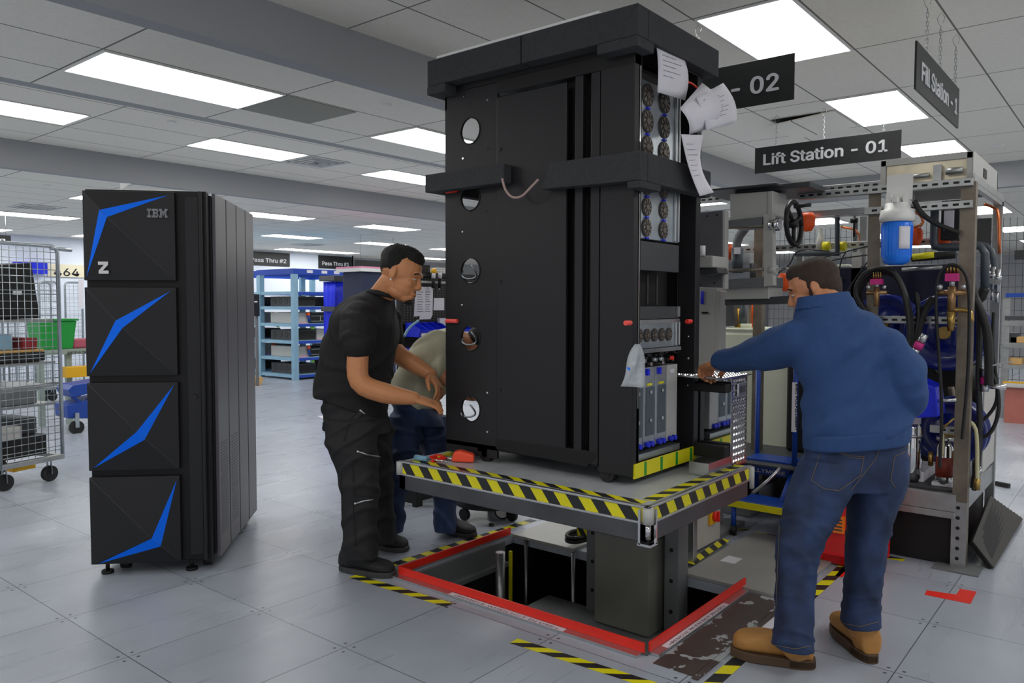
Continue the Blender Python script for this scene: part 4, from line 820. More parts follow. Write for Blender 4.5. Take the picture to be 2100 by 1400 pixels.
c = onx(1512, 514, 4.96); MB().box(4.955, c[1]-.022, c[2]-.022, 4.96, c[1]+.022, c[2]+.022).build('white_sticker', 'white', fs)
pipe('pvc_pipe', [(1544, 540), (1544, 600)], 5.0, .022, 'rub')
c = onx(1497, 515, 5.05); MB().cyl(c+(0, 0, .05), c-(0, 0, .06), .03, n=12).build('orange_float', 'orange', fs)
for pts in ([(1725, 620), (1760, 560), (1810, 500)], [(1716, 600), (1722, 540), (1735, 515)], [(1640, 540), (1700, 525), (1796, 500)], [(1650, 548), (1720, 530), (1800, 520)], [(1595, 560), (1620, 545), (1632, 510), (1700, 515)]): pipe('thin_cable', pts, 5.0, .004, 'rub', smooth=2)
MB().box(5.35, onx(1740, 600, 5.35)[1], 1.25, 5.6, onx(1700, 600, 5.35)[1]+.1, 1.68).build('cream_box', 'cream', fs, bevel=.01)
MB().box(5.25, onx(1760, 600, 5.25)[1]-.01, .42, 5.29, onx(1745, 600, 5.25)[1], 1.75).build('post', 'ggrey', fs)
MB().box(5.15, onx(1725, 480, 5.15)[1], 1.55, 5.2, onx(1635, 480, 5.15)[1], 1.59).build('shelf_rail', 'steel', fs)
for x_ in (1640, 1770): c = onx(x_, 480, 5.3); MB().box(5.3, c[1]-.02, 1.3, 5.34, c[1]+.02, 1.98).build('post', 'steel', fs)
# clear hose bends and small fittings low down
pipe('clear_hose', [(1982, 862), (1996, 868), (2004, 890), (2004, 985)], 4.78, .010, mat('clear_hose', (196, 190, 150), .3), smooth=2)
c = onx(2004, 985, 4.78); MB().cyl(c+(0, 0, .01), c-(0, 0, .05), .016, n=12).build('brass_fitting', 'brass', fs)
pipe('clear_hose', [(1930, 860), (1934, 905), (1932, 935)], 4.72, .009, mat('clear_hose', (196, 190, 150)), smooth=1)
pipe('brass_tube', [(1930, 880), (1956, 858)], 4.70, .006, 'brass'); pipe('steel_arm', [(1914, 822), (1962, 820)], 4.69, .010, 'alu')
for yy in (890, 935, 975): pipe('steel_rung', [(1984, yy+14), (2014, yy-14)], 5.0, .008, 'alu')
for xx in (1990, 2000): pipe('steel_rung', [(xx, 870), (xx, 990)], 5.0, .008, 'alu')
b = MB(); b.box(4.80, .80, .412, 5.1, .90, .43).box(4.85, .95, .412, 5.2, 1.1, .47).build('paper_stack', 'white', fs)
b = MB(); b.box(4.82, 1.0, .47, 4.95, 1.1, .475).build('yellow_note', 'yel', fs)
# ---- hose reels, coils, valves, cylinders: things of their own
def reel(label, X, cxp, cyp, R, th=.14):
    c = onx(cxp, cyp, X); t = thing('hose_reel', label, 'hose reel', c, 0, 'hose reels'); b = MB()
    b.lathe(c, (1, 0, 0), [(0, 0), (0, R*.35), (.012, R*.38), (.02, R*.72), (.0, R*.80), (-.01, R*.97), (.0, R), (.012, R*1.01), (.02, R*.97), (.03, R*.5), (.03, 0)], 40); b.build('disc', 'dblue', t)
    MB().lathe(c+(th, 0, 0), (1, 0, 0), [(0, 0), (0, R*.97), (.01, R), (.02, R*.97), (.02, 0)], 40).build('rear_disc', 'dblue', t)
    MB().cyl(c+(.03, 0, 0), c+(th, 0, 0), R*.7, n=30).build('wound_hose', 'rub', t)
    MB().cyl(c-(.04, 0, 0), c+(.0, 0, 0), .035, n=16).build('hub', 'brass', t); return t
reel('large dark blue hose reel behind the right steel post of the fill station', 4.92, 1938, 682, .215)
reel('dark blue hose reel half hidden behind the shoulder of the person in blue', 5.0, 1812, 665, .18)
reel('lower dark blue hose reel low in the fill station', 4.95, 1945, 885, .19)
t = thing('blue_bin', 'bright blue plastic bin beside the elbow of the person in blue', 'bin', (4.72, 1.03, .68))
P = px([(1866, 770), (1918, 795), (1924, 855), (1856, 858)], 4.66); MB().prism(P, (.2, 0, 0)).build('bin_body', 'sblue', t, bevel=.008)
def coil(label, X, pts, r, n, sp, name='hose_coil', m='rub'):
    t = thing(name, label, 'hose', px([pts[0]], X)[0])
    for k in range(n): MB().tube([onx(x+(k*3 % 7)-2, y+(k % 3)*5, X+.02*k) for x, y in pts], r, 8, smooth=3).build('hose_loop', m, t)
    return t
coil('thick coil of black hoses hanging at the left steel post of the fill station', 4.64, [(1778, 640), (1752, 600), (1770, 560), (1812, 546), (1840, 560), (1862, 620), (1868, 690), (1862, 740)], .013, 5, 0)
coil('black hose looping over the right steel post and hanging to the lower frame', 4.62, [(1929, 960), (1935, 830), (1925, 700), (1920, 600), (1930, 556), (1950, 540), (1975, 548), (1990, 580), (1990, 700), (1985, 800), (1975, 900)], .0085, 1, 0)
coil('thick black hose bending right of the steel post', 4.8, [(2001, 612), (2020, 650), (2030, 700), (2030, 790)], .022, 1, 0)
coil('black hose forming a large loop at the right edge of the fill station', 4.86, [(2030, 755), (2048, 790), (2052, 840), (2040, 880), (2020, 900), (1998, 880)], .010, 1, 0)
coil('black hose hanging inside the big loop at the right edge', 4.9, [(2040, 640), (2036, 720), (2048, 790), (2046, 830), (2020, 862), (2000, 868)], .009, 1, 0)
coil('two black hoses dropping in front of the large blue reel', 4.70, [(1880, 600), (1888, 650), (1868, 720), (1880, 800)], .011, 2, 0)
coil('long black hose hanging right of the large blue reel', 4.83, [(1990, 560), (2012, 640), (2006, 760), (2012, 900), (1996, 1000)], .012, 2, 0)
coil('thick black hose crossing in front of the large blue reel', 4.72, [(1916, 610), (1895, 640), (1882, 690), (1872, 760)], .020, 1, 0)
for lb, x_, y_, X in (('brass valve with magenta tag on the right steel post of the fill station', 1952, 600, 4.63), ('brass valve with magenta tag on the left steel post of the fill station', 1798, 600, 4.63)):
    c = onx(x_, y_, X); t = thing('brass_valve', lb, 'valve', c); s = 1 if 'right' in lb else .75
    b = MB(); b.cyl(c+(0, 0, .03), c-(0, 0, .10*s), .02*s, n=12).cyl(c+(0, .07*s, .0), c-(0, .07*s, .0), .015*s, n=12); b.build('body', mat('bronze', (160, 126, 88), .35, .8), t)
    if s == 1: MB().cyl(c-(0, 0, .10), c-(0, 0, .20), .022, .016, n=12).tube([c-(0, 0, .09), c-(0, .06, .09), c-(0, .09, .10), c-(0, .095, .15)], .012, 8, smooth=1).build('outlet', 'brass', t)
    MB().cyl(c+(0, 0, .03), c+(0, 0, .075*s+.0), .014, n=12).build('neck', 'alu', t); MB().box(c[0]-.026, c[1]-.03, c[2]+.06*s, c[0]+.02, c[1]+.03, c[2]+.10*s).build('magenta_tag', 'mag', t)
    b = MB()
    for q in (-.024, -.008, .008, .024): b.cyl(c+(0, q*s, .10*s), c+(0, q*s, .15*s), .006*s, n=8)
    b.build('gold_connector', 'brass', t)
    for q in (-1, 1): MB().ball(c+np.array([-.01, q*.055*s, .03]), .016*s, 10).build('wing_nut', 'alu', t)
for lb, x_, y_, X in (('metal coupling with magenta collar at the right edge of the fill station', 2020, 780, 4.84), ('metal coupling with magenta collar by the shoulder of the person in blue', 1884, 708, 4.60)):
    c = onx(x_, y_, X); t = thing('hose_coupling', lb, 'coupling', c); d = np.array([0, 0, 1.]) if x_ > 2000 else np.array([0, -.45, .9])
    MB().cyl(c-d*.018, c+d*.018, .024, n=16).build('magenta_collar', 'mag', t); MB().cyl(c+d*.02, c+d*.065, .022, .018, n=14).cyl(c-d*.06, c-d*.02, .02, n=14).build('metal_body', 'alu', t)
    if x_ > 2000: MB().cyl(c-(0, 0, .03), c-(0, .10, .03), .014, n=12).build('side_spout', 'chrome', t)
c, d = onx(2030, 750, 4.8), onx(2077, 741, 4.8); tag(MB().bar(c, d, .02, .008).build('metal_lever', 'ggrey', bevel=.002), 'pale metal lever sticking out right of the fill station', 'lever')
for lb, x_, X, y0, y1, r in (('polished steel cylinder with a blue and white label standing in the fill station', 1866, 4.86, 862, 1034, .058), ('narrower steel cylinder standing left of the front steel post', 1935, 4.84, 905, 1040, .045)):
    c0, c1 = onx(x_, y1, X), onx(x_, y0, X); c0[2] = .413; t = thing('steel_cylinder', lb, 'gas cylinder', c0)
    MB().lathe(c0, (0, 0, 1), [(0, 0), (0, r*.8), (.02, r), (c1[2]-c0[2]-.03, r), (c1[2]-c0[2], r*.7), (c1[2]-c0[2], 0)], 28).build('shell', 'chrome', t)
    MB().cyl(c0+(0, 0, .25), c0+(0, 0, .27), r*1.04, n=28).build('clamp_ring', 'alu', t)
    if x_ < 1900:
        for z0, z1, m, a0, a1 in ((.33, .42, 'white', 2.3, 4.2), (.36, .42, 'blue', 2.5, 3.5)): MB().sheet([[c0+np.array([(r+.002+(m == 'blue')*.001)*math.cos(a), (r+.002+(m == 'blue')*.001)*math.sin(a), z]) for a in np.linspace(a0, a1, 8)] for z in (z0, z1)], .001).build('label', m, t)
    else: MB().cyl(c0+(0, 0, .05), c0+(0, 0, .16), r*1.03, n=20).build('red_sleeve', mat('dull_red', (130, 50, 36), .5), t); MB().cyl(c0+(0, -.07, .12), c0+(0, -.07, .20), .014, n=10).cyl(c0+(0, .07, .1), c0+(0, .07, .18), .014, n=10).build('brass_cock', 'brass', t)
# ramp, bin, floor bits
rp = thing('rubber_ramp', 'ribbed black rubber ramp leaning on the floor right of the fill station', 'ramp', (5.2, .6, 0))
P0, P1 = np.array([4.70, .62, .20]), np.array([5.75, .72, .31]); Q0, Q1 = np.array([4.83, .44, 0.01]), np.array([5.66, .40, .01])
a0, a1, a2, a3 = onz(1978, 1138, .11), np.array([5.42, .63, .27]), onz(2096, 1064, .01), onz(2035, 1164, .01)
a0 = np.array([4.80, .695, .13]); a1 = np.array([5.42, .70, .26])
up = np.array([0, .0, 1.]); b = MB(); nn = 10
N_ = np.cross(a1-a0, a3-a0); N_ /= np.linalg.norm(N_); N_ = N_ if N_[2] > 0 else -N_
b.prism([a0, a1, a2, a3], -N_*.02); b.build('mat', 'vblk', rp); b = MB()
for k in range(nn):
    u = (k+.5)/nn; p = a0*(1-u)+a3*u; q = a1*(1-u)+a2*u; dd = (q-p)/np.linalg.norm(q-p); b.obox((p+q)/2+N_*.003, (np.linalg.norm(q-p), .024, .008), (dd, np.cross(N_, dd), N_))
b.build('ribs', mat('ramp_rubber', (58, 57, 54), .6), rp)
rb = thing('red_bin', 'red plastic bin with an orange label behind the legs of the person in blue', 'bin', (4.55, 1.4, 0))
b = MB(); B0 = (4.33, 1.09, 4.62, 1.37); h0 = .44
def ring(z, e, r=.05, c=None):
    x0, y0, x1, y1 = B0[0]-e, B0[1]-e, B0[2]+e, B0[3]+e; o = []
    for cx, cy, a in ((x1-r, y1-r, 0), (x0+r, y1-r, 90), (x0+r, y0+r, 180), (x1-r, y0+r, 270)):
        for k in range(5): t = R_(a+k*22.5); o.append((cx+r*math.cos(t), cy+r*math.sin(t), z))
    return o
def rings(mb, L_, close=True):
    n = len(L_[0]); V = [p for r in L_ for p in r]; F = [(k*n+i, k*n+(i+1) % n, (k+1)*n+(i+1) % n, (k+1)*n+i) for k in range(len(L_)-1) for i in range(n)]
    F.append(tuple(reversed(range(n))))
    if close: F.append(tuple(range((len(L_)-1)*n, len(L_)*n)))
    return mb.add(V, F)
rings(b, [ring(.01, -.0), ring(.05, .02), ring(.065, .03), ring(.075, .02), ring(h0-.05, -.01), ring(h0-.045, .02), ring(h0, .02)]).build('body', mat('red_bin_plastic', (206, 18, 22), .4, var=.08), rb)
rings(MB(), [ring(h0+.002, .025), ring(h0+.025, .02), ring(h0+.04, -.03)]).build('lid', mat('red_bin_plastic', (206, 18, 22)), rb, bevel=.004)
b = MB()
for x_, y_ in ((4.33, 1.10), (4.33, 1.36), (4.40, 1.085), (4.58, 1.085)): b.box(x_-.028, y_-.028, .03, x_+.01, y_+.01, h0-.04)
b.build('ribs', mat('red_bin_plastic', (206, 18, 22)), rb)
c = onx(1713, 1075, 4.30); MB().box(4.300, c[1]-.045, c[2]-.045, 4.33, c[1]+.045, c[2]+.045).build('orange_label', mat('orange_label', (255, 130, 20), .6), rb)
for k, q in enumerate((-.028, -.010, .010, .028)): MB().box(4.298, c[1]-.035, c[2]+q-.004, 4.2995, c[1]+.035-.01*k, c[2]+q+.004).build('label_print', 'dgrey', rb)
p, q = onz(2041, 990, .02), onz(2070, 996, .02); tag(MB().bar(p, q, .03, .03).build('black_bar', 'rub'), 'short black bar lying on the floor right of the fill station', 'bar')
tag(MB().obox(onz(2056, 1068, .008), (.10, .05, .012)).build('metal_plate', 'ggrey', bevel=.002), 'small pale metal plate on the red tape beyond the ramp', 'plate')
# ================================================================ lifting tool (grey) with handwheel
lw = thing('lifting_tool', 'grey lifting tool with black handwheel standing between the tall rack and the fill station', 'lifting tool', (4.4, 2.05, 0))
TXL = 4.35
def tp(x, y, X=TXL): return onx(x, y, X)
def panel(name, pts, X, th, m, bev=.003, parent=None): return MB().prism([onx(x, y, X) for x, y in pts], (th, 0, 0)).build(name, m, parent or lw, bevel=bev)
ua, ub = onx(1497, 400, TXL), onx(1560, 400, TXL)
panel('upper_channel', [(1497, 398), (1576, 392), (1576, 444), (1497, 452)], TXL, .22, 'ggrey')
panel('upper_channel_lip', [(1490, 452), (1564, 444), (1562, 462), (1488, 466)], TXL-.03, .24, 'mgrey')
panel('lower_plate', [(1487, 573), (1575, 567), (1575, 588), (1487, 592)], TXL-.03, .24, 'mgrey')
panel('lower_channel', [(1489, 588), (1576, 585), (1576, 612), (1489, 614)], TXL, .22, 'ggrey')
panel('lower_shelf', [(1486, 614), (1620, 606), (1620, 622), (1486, 626)], TXL+.02, .2, 'dgrey')
panel('vertical_channel', [(1565, 440), (1584, 438), (1586, 585), (1566, 588)], TXL-.035, .05, 'ggrey'); panel('vertical_channel', [(1575, 392), (1584, 391), (1584, 440), (1575, 442)], TXL-.01, .22, 'ggrey')
b = MB(); z_ = onx(1450, 393, TXL)[2]
P = [np.array([TXL-.05, onx(1455, 393, TXL)[1]+.03, z_]), np.array([TXL+.36, onx(1455, 393, TXL)[1]+.10, z_]), np.array([TXL+.36, ub[1]-.28, z_]), np.array([TXL-.0, onx(1590, 393, TXL)[1], z_]), np.array([TXL-.05, onx(1480, 393, TXL)[1], z_])]
b.box(TXL-.05, onx(1600, 390, TXL)[1], z_-.006, TXL+.42, onx(1434, 393, TXL)[1], z_+.006).box(TXL+.05, onx(1690, 390, TXL+.3)[1], z_-.02, TXL+.5, onx(1500, 393, TXL)[1], z_+.012); b.build('top_shelf', 'dgrey', lw, bevel=.003)
panel('side_plate', [(1423, 437), (1483, 431), (1483, 590), (1423, 588)], TXL-.12, .012, mat('side_plate_grey', (98, 98, 102), .5, var=.05)); panel('plate_edge', [(1481, 431), (1487, 431), (1487, 592), (1481, 591)], TXL-.12, .05, 'ggrey')
b = MB()
for x_, y_ in ((1432, 445), (1450, 443), (1470, 441), (1435, 583), (1465, 580)): c = onx(x_, y_, TXL-.121); b.cyl(c, c+(.004, 0, 0), .006, n=8)
b.build('plate_holes', 'vblk', lw)
panel('clamp_block', [(1404, 524), (1462, 524), (1462, 548), (1404, 548)], TXL-.32, .18, 'ggrey', .008); panel('clamp_wedge', [(1414, 548), (1470, 548), (1472, 560), (1440, 566)], TXL-.28, .14, 'dgrey')
c = onx(1440, 515, TXL-.33); MB().cyl(c-(0, 0, .025), c+(0, 0, .03), .018, n=14).build('white_cap', 'whitep', lw); MB().cyl(c-(0, 0, .02)-(.004, 0, 0), c+(0, 0, .02)-(.004, 0, 0), .008, n=10).build('blue_strip', 'sblue', lw)
for y_ in (466, 555): MB().cyl(tp(1488, y_, TXL-.02), tp(1566, y_-3, TXL-.02), .010, n=12).build('screw_rod', 'dsteel', lw)
MB().cyl(tp(1586, 552, TXL-.02), tp(1634, 549, TXL-.02), .007, n=10).build('screw_rod', 'chrome', lw); c = tp(1586, 553, TXL-.02); MB().cyl(c+(0, .02, 0), c-(0, .02, 0), .026, n=18).build('end_collar', 'ggrey', lw)
hw = tp(1628, 458, TXL-.02); MB().cyl(tp(1580, 462, TXL-.02), tp(1600, 460, TXL-.02), .034, n=20).build('handwheel_hub', 'chrome', lw)
dN = hw-tp(1590, 462, TXL-.02); dN /= np.linalg.norm(dN); ax, ay, _ = frame_of(dN); hr = .118
b = MB(); b.tube([hw+(ax*math.cos(t)+ay*math.sin(t))*hr for t in np.linspace(0, 2*math.pi, 33)], .014, 10)
for k in range(3): t = .4+k*2*math.pi/3; b.cyl(hw, hw+(ax*math.cos(t)+ay*math.sin(t))*hr, .012, n=8)
b.cyl(hw-dN*.05, hw+dN*.02, .024, n=16).build('handwheel', 'blk', lw); MB().cyl(hw+np.array([0, 0, hr*.78]), hw+np.array([0, 0, hr*.78])+dN*.09, .011, n=12).build('crank_grip', 'rub', lw)
# its mast: the tall pale column behind
panel('mast_column', [(1430, 590), (1470, 590), (1460, 770), (1430, 770)], 4.55, .10, 'ggrey'); c = onx(1440, 610, 4.545); MB().cyl(c-(0, 0, .04), c+(0, 0, .04), .010, n=10).build('blue_grip', 'sblue', lw)
yA1, yB1 = onx(1430, 760, 4.55)[1], onx(1474, 760, 4.55)[1]; MB().box(4.552, yB1, .03, 4.65, yA1, 1.5).build('mast_column', 'ggrey', lw, bevel=.004); MB().box(4.35, yB1-.1, .0, 4.75, yA1+.1, .03).build('mast_foot', 'mgrey', lw)
c = onx(1446, 641, 4.548); MB().box(4.54, c[1]-.02, c[2]-.006, 4.55, c[1]+.02, c[2]+.006).build('slot', 'vblk', lw)
# white poly tank and ladder
tk = thing('poly_tank', 'tall cream plastic tank behind the blue ladder', 'tank', (5.75, 2.5, 0))
xa, xb = 5.45, 5.95; ya, yb = onx(1634, 800, xa)[1], onx(1462, 700, xa)[1]; zt = onx(1500, 672, xa)[2]
B0 = (xa, ya, xb, yb); b = MB(); rings(b, [ring(.25, -.01), ring(.27, .0), ring(zt-.05, .0), ring(zt-.03, -.012), ring(zt-.01, -.0), ring(zt, -.01)]).build('tank_body', 'cream', tk)
MB().box(xa-.02, ya, .0, xb, yb, .24).build('tank_stand', 'dgrey', tk); c = onx(1530, 672, xa+.1); MB().cyl((c[0], c[1], zt), (c[0], c[1], zt+.03), .04, n=18).build('tank_cap', 'cream', tk)
for x_, y_, h, m, r, lb in ((1524, 640, .17, 'pvc', .03, 'dark bottle with a green cap standing on the cream tank'),):
    c = onx(x_, y_, xa+.12); c[2] = zt+.03; t = thing('bottle', lb, 'bottle', c); MB().lathe(c, (0, 0, 1), [(0, 0), (0, r), (.10, r*.9), (.13, r*.5), (.15, r*.5), (.15, 0)], 14).build('bottle_body', m, t); MB().cyl(c+(0, 0, .15), c+(0, 0, .18), r*.7, n=12).build('green_cap', 'green', t)
c = onx(1487, 640, xa+.05); t = tag(MB().prism([onx(x, y, xa+.1) for x, y in ((1466, 668), (1478, 600), (1502, 598), (1506, 668))], (.15, 0, 0)).build('dark_bag', 'dgrey', bevel=.01), 'dark grey tool bag on top of the cream tank', 'bag')
for k, (x_, m) in enumerate(((1515, 'yelp'), (1546, 'orange'))): c = onx(x_, 640, xa+.2); c[2] = zt; tag(MB().cyl(c, c+(0, 0, .14+.05*k), .018+.01*(k == 0), n=12).build('hand_tool', m), ('yellow' if k == 0 else 'orange')+' upright tool standing on the cream tank', 'tool')
ld = thing('rolling_ladder', 'blue rolling step ladder between the lift table and the person in blue', 'ladder', (4.75, 1.9, 0))
def lad(p, q, r=.016): MB().cyl(p, q, r, n=12).build('tube', 'lblue', ld)
s0 = onx(1486, 1040, 4.42); s1 = onx(1606, 1065, 4.42); zS = s0[2]
yL, yR = 1.98, 1.56; zS = .20
MB().box(4.50, yR, zS, 4.72, yL, zS+.025).build('lower_step', 'lblue', ld, bevel=.008); MB().box(4.495, yR+.06, zS-.02, 4.502, yL, zS+.02).build('yellow_edge', 'yel', ld)
for y_ in (yR+.02, yL-.05): lad((4.52, y_, .05), (4.52, y_, zS)); MB().cyl((4.52, y_, .0), (4.52, y_, .06), .02, n=12).build('rubber_foot', 'rub', ld)
q0 = onx(1540, 945, 4.85); zU = q0[2]; yL2, yR2 = onx(1534, 950, 4.85)[1]+.02, onx(1622, 965, 4.85)[1]
MB().box(4.85, yR2, zU-.015, 5.05, yL2, zU+.02).build('upper_step', 'lblue', ld, bevel=.006); MB().box(4.843, yR2, zU-.075, 4.852, yL2, zU-.0).build('front_panel', 'lblue', ld)
text('lettering', 'BALLYMORE', .045, (4.841, yL2-.005, zU-.062), (0, -1, 0), (0, 0, 1), 'txt', ld, bold=.001, width=.26)
yr = onx(1630, 900, 4.84)[1]; zr = onx(1630, 620, 4.84)[2]
lad((4.84, yr, zU-.05), (4.84, yr, 1.35)); lad((4.84, yr, zU), (4.60, yr, zS)); lad((5.1, yr, .05), (5.1, yr, 1.3)); lad((4.72, yL, zS), (4.9, yL, zU)); lad((5.05, yL2, 0.05), (5.05, yL2, 1.05)); lad((4.84, yr, 1.34), (5.1, yr, 1.3))
MB().tube([onx(x, y, 4.9) for x, y in ((1487, 775), (1486, 757), (1497, 749), (1508, 757), (1512, 775))], .014, 10, smooth=2).build('tube', 'lblue', ld); lad(onx(1487, 775, 4.9), onx(1490, 960, 4.9), .014)
z0, z1 = onx(1625, 885, 4.825)[2], onx(1625, 800, 4.825)[2]; MB().box(4.821, yr-.014, z0, 4.824, yr+.016, z1+.05).build('white_label', 'white', ld)
text('lettering', 'DSO FULFILLMENT', .026, (4.8205, yr-.007, z1+.04), (0, 0, -1), (0, -1, 0), 'hblk', ld, bold=.0008, width=z1-z0+.03)
tag(MB().box(4.95, 2.0, .0, 5.4, 2.75, .17).build('grey_plinth', 'mgrey', bevel=.01), 'low grey plinth on the floor behind the blue ladder', 'plinth')
tag(MB().tube([onz(1600, 960, .45), onz(1575, 985, .38), onz(1545, 1010, .3)], .010, 8).build('grey_rod', 'alu'), 'slanting pale rod beside the blue ladder', 'rod')
# ================================================================ cage shelving at the far right
wf = thing('wire_fence', 'dark wire mesh fence panels at the far right of the room', 'fence', (11.9, 0, 0)); b = MB()
for y_ in np.arange(-1.6, 4.6, .075): b.box(11.9, y_, .4, 11.904, y_+.006, 2.55)
for z_ in np.arange(.45, 2.55, .15): b.box(11.9, -1.6, z_, 11.904, 4.6, z_+.006)
b.build('wire_mesh', 'dgrey', wf)
for y_ in (-1.6, .1, 1.9, 3.3, 4.6): MB().box(11.87, y_-.025, 0, 11.93, y_+.025, 2.6).build('fence_post', 'dgrey', wf)
struct('trim_6', MB().box(11.0, -1.7, 0, 11.12, 1.30, .43), 'brick')
tag(MB().box(10.95, -1.7, .432, 11.25, 1.33, .46).build('counter_rail', 'ggrey', bevel=.005), 'pale rail along the top of the low red wall at the right edge', 'rail')
sh = thing('storage_shelving', 'steel storage shelving with silver beams at the right edge of the picture', 'shelving', (11.5, .5, 0))
for py, m, hh in ((605, 'lblue', .05), (652, 'dgrey', .05), (663, 'alu', .06), (708, 'alu', .06), (752, 'alu', .05), (786, 'yelp', .04), (795, 'alu', .05)):
    z_ = onx(2080, py, 11.4)[2]; MB().box(11.4, -1.7, z_-hh/2, 11.46, 1.37, z_+hh/2).build('beam', m, sh)
for y_ in (-1.6, 1.36): MB().box(11.42, y_-.04, .0, 11.50, y_+.04, 1.5).build('upright', 'steel', sh)
for i, (py, x_, m, lb) in enumerate(((698, 2068, 'dgrey', 'dark spool on the upper silver shelf at the right edge'), (742, 2073, 'card', 'flat brown carton on the middle shelf at the right edge'), (698, 2083, 'card', 'small brown carton beside the dark spool on the shelf'))):
    p = onx(x_, py, 11.5); hh = .10 if i == 0 else .05; tag(MB().box(11.47, p[1]-.12 if i else p[1]-.1, p[2]-.03, 11.7, p[1]+.06, p[2]+hh).build(('spool', 'carton', 'carton')[i], m, bevel=.01), lb, ('spool', 'box', 'box')[i])
tag(MB().box(11.85, 1.16, 2.0, 11.865, 1.34, 2.12).build('black_plate', 'signb'), 'small black plate on the wire fence at the right', 'plate')
q = onx(2015, 480, 11.86); tag(MB().box(11.8, q[1]-.1, q[2]-.2, 11.87, q[1]+.1, q[2]+.2).build('black_box', 'vblk'), 'small black box on the wire fence past the right fill station post', 'box')
# ================================================================ background left and middle
def cage(name, label, p0, e, n, W2, D2, H2, group=None, mesh=True, step=.055):
    """wire roll cage: end panel from p0 along e, depth along n"""
    e = np.array([e[0], e[1], 0.])/np.hypot(*e); n = np.array([n[0], n[1], 0.])/np.hypot(*n); p0 = np.array([p0[0], p0[1], 0.])
    t = thing(name, label, 'roll cage', p0, 0, group); up = np.array([0, 0, 1.])
    for k in (0, 1):
        o = p0+n*D2*k; r = .05
        pts = [o+up*.17, o+up*(H2-r), o+up*(H2-.3*r)+e*.3*r, o+up*H2+e*r, o+up*H2+e*(W2-r), o+up*(H2-.3*r)+e*(W2-.3*r), o+up*(H2-r)+e*W2, o+up*.17+e*W2]
        fr = MB().tube(pts, .015, 8).build('side_frame', 'zinc', t)
        b = MB(); x = step
        while x < W2-.01: b.tube([o+e*x+up*.22, o+e*x+up*(H2-.02)], .0028, 4); x += step
        z = .25; a = 0
        while z < H2-.03: b.tube([o+up*z, o+up*z+e*W2], .0028, 4); z += .055 if a % 5 else .028; a += 1
        b.build('wire_mesh', 'zinc', fr)
    b = MB()
    for s in (0, W2): b.bar(p0+e*s+up*.19, p0+n*D2+e*s+up*.19, .04, .03)
    for s in (0, D2): b.bar(p0+n*s+up*.19, p0+n*s+e*W2+up*.19, .04, .04)
    b.build('base_frame', 'steel', t, bevel=.003)
    for sx in (.06, W2-.08):
        for sy in (.05, D2-.08):
            c = p0+e*sx+n*sy; b = MB(); b.cyl(c+up*.062-n*.018+(0, 0, .0), c+up*.062+n*.018, .062, n=22).cyl(c+up*.062-n*.022, c+up*.062+n*.022, .03, n=14); w_ = b.build('wheel', 'rub', t)
            b = MB(); b.bar(c+up*.06-n*.026, c+up*.17-n*.02, .03, .004).bar(c+up*.06+n*.026, c+up*.17+n*.02, .03, .004).build('fork', 'zinc', w_)
    return t, p0, e, n
t, p0, e, n = cage('roll_cage', 'tall galvanised wire roll cage on black wheels at the left edge', (2.04, 6.60), (.96, .27), (-.27, .96), .50, .75, 1.87)
up = np.array([0, 0, 1.])
MB().tube([p0+e*.44+up*1.855, p0+e*.62+up*1.85], .016, 8).build('corner_handle', 'zinc', t)
for z_ in (.62, .95): MB().obox(p0+e*.25+n*.38+up*z_, (.46, .7, .015), (e, n, up)).build('shelf', 'steel', t)
def incage(name, lb, cat, u, v, z, sx, sy, sz, m, bev=.006, tilt=0):
    a = np.array([e*math.cos(tilt)+n*math.sin(tilt), -e*math.sin(tilt)+n*math.cos(tilt), up]); return tag(MB().obox(p0+e*u+n*v+up*(z+sz/2), (sx, sy, sz), a).build(name, m, bevel=bev), lb, cat)
t2 = thing('black_crate', 'large black plastic crate in the upper part of the left roll cage', 'crate', p0+e*.2+n*.3+up*1.3)
MB().prism([p0+e*.03+n*.12+up*1.30, p0+e*.43+n*.12+up*1.30, p0+e*.37+n*.12+up*1.74, p0+e*.03+n*.12+up*1.70], n*.5).build('crate_body', 'vblk', t2, bevel=.01)
MB().obox(p0+e*.24+n*.11+up*1.50, (.07, .004, .03), (e, n, up)).build('white_label', 'white', t2); MB().obox(p0+e*.25+n*.38+up*1.285, (.46, .7, .02), (e, n, up)).build('shelf', 'steel', t)
for a in (('black_box', 'black flat case lying on the bottom shelf of the left roll cage', 'case', .24, .35, .215, .40, .5, .16, 'rub'), ('grey_box', 'grey electronic unit on the lowest inner shelf of the left roll cage', 'electronics', .2, .35, .63, .34, .5, .10, 'mgrey'),
          ('silver_box', 'silver metal tray on top of the grey electronic unit in the left roll cage', 'tray', .24, .35, .732, .38, .5, .05, 'steel'), ('dark_box', 'dark tray on the middle shelf of the left roll cage', 'tray', .24, .38, .962, .42, .55, .07, 'rub'),
          ('carton', 'flat brown carton on the dark tray in the left roll cage', 'carton', .27, .36, 1.034, .36, .5, .02, 'card'), ('pale_box', 'pale blue carton below the black crate in the left roll cage', 'carton', .13, .3, 1.056, .18, .3, .12, 'rackb'), ('red_box', 'small dark red carton below the black crate in the left roll cage', 'carton', .36, .3, 1.056, .12, .3, .09, mat('maroon_box', (150, 40, 44), .6)),
          ('yellow_box', 'yellow flat part under the left roll cage base', 'part', .22, .1, .125, .18, .1, .03, 'yelp'), ('white_bag', 'crumpled pale plastic wrap at the bottom of the left roll cage', 'wrap', .1, .06, .38, .16, .1, .10, 'ggrey'), ('dark_unit', 'dark electronic unit on the bottom case of the left roll cage', 'electronics', .28, .4, .378, .3, .4, .13, 'dgrey')):
    incage(*a)
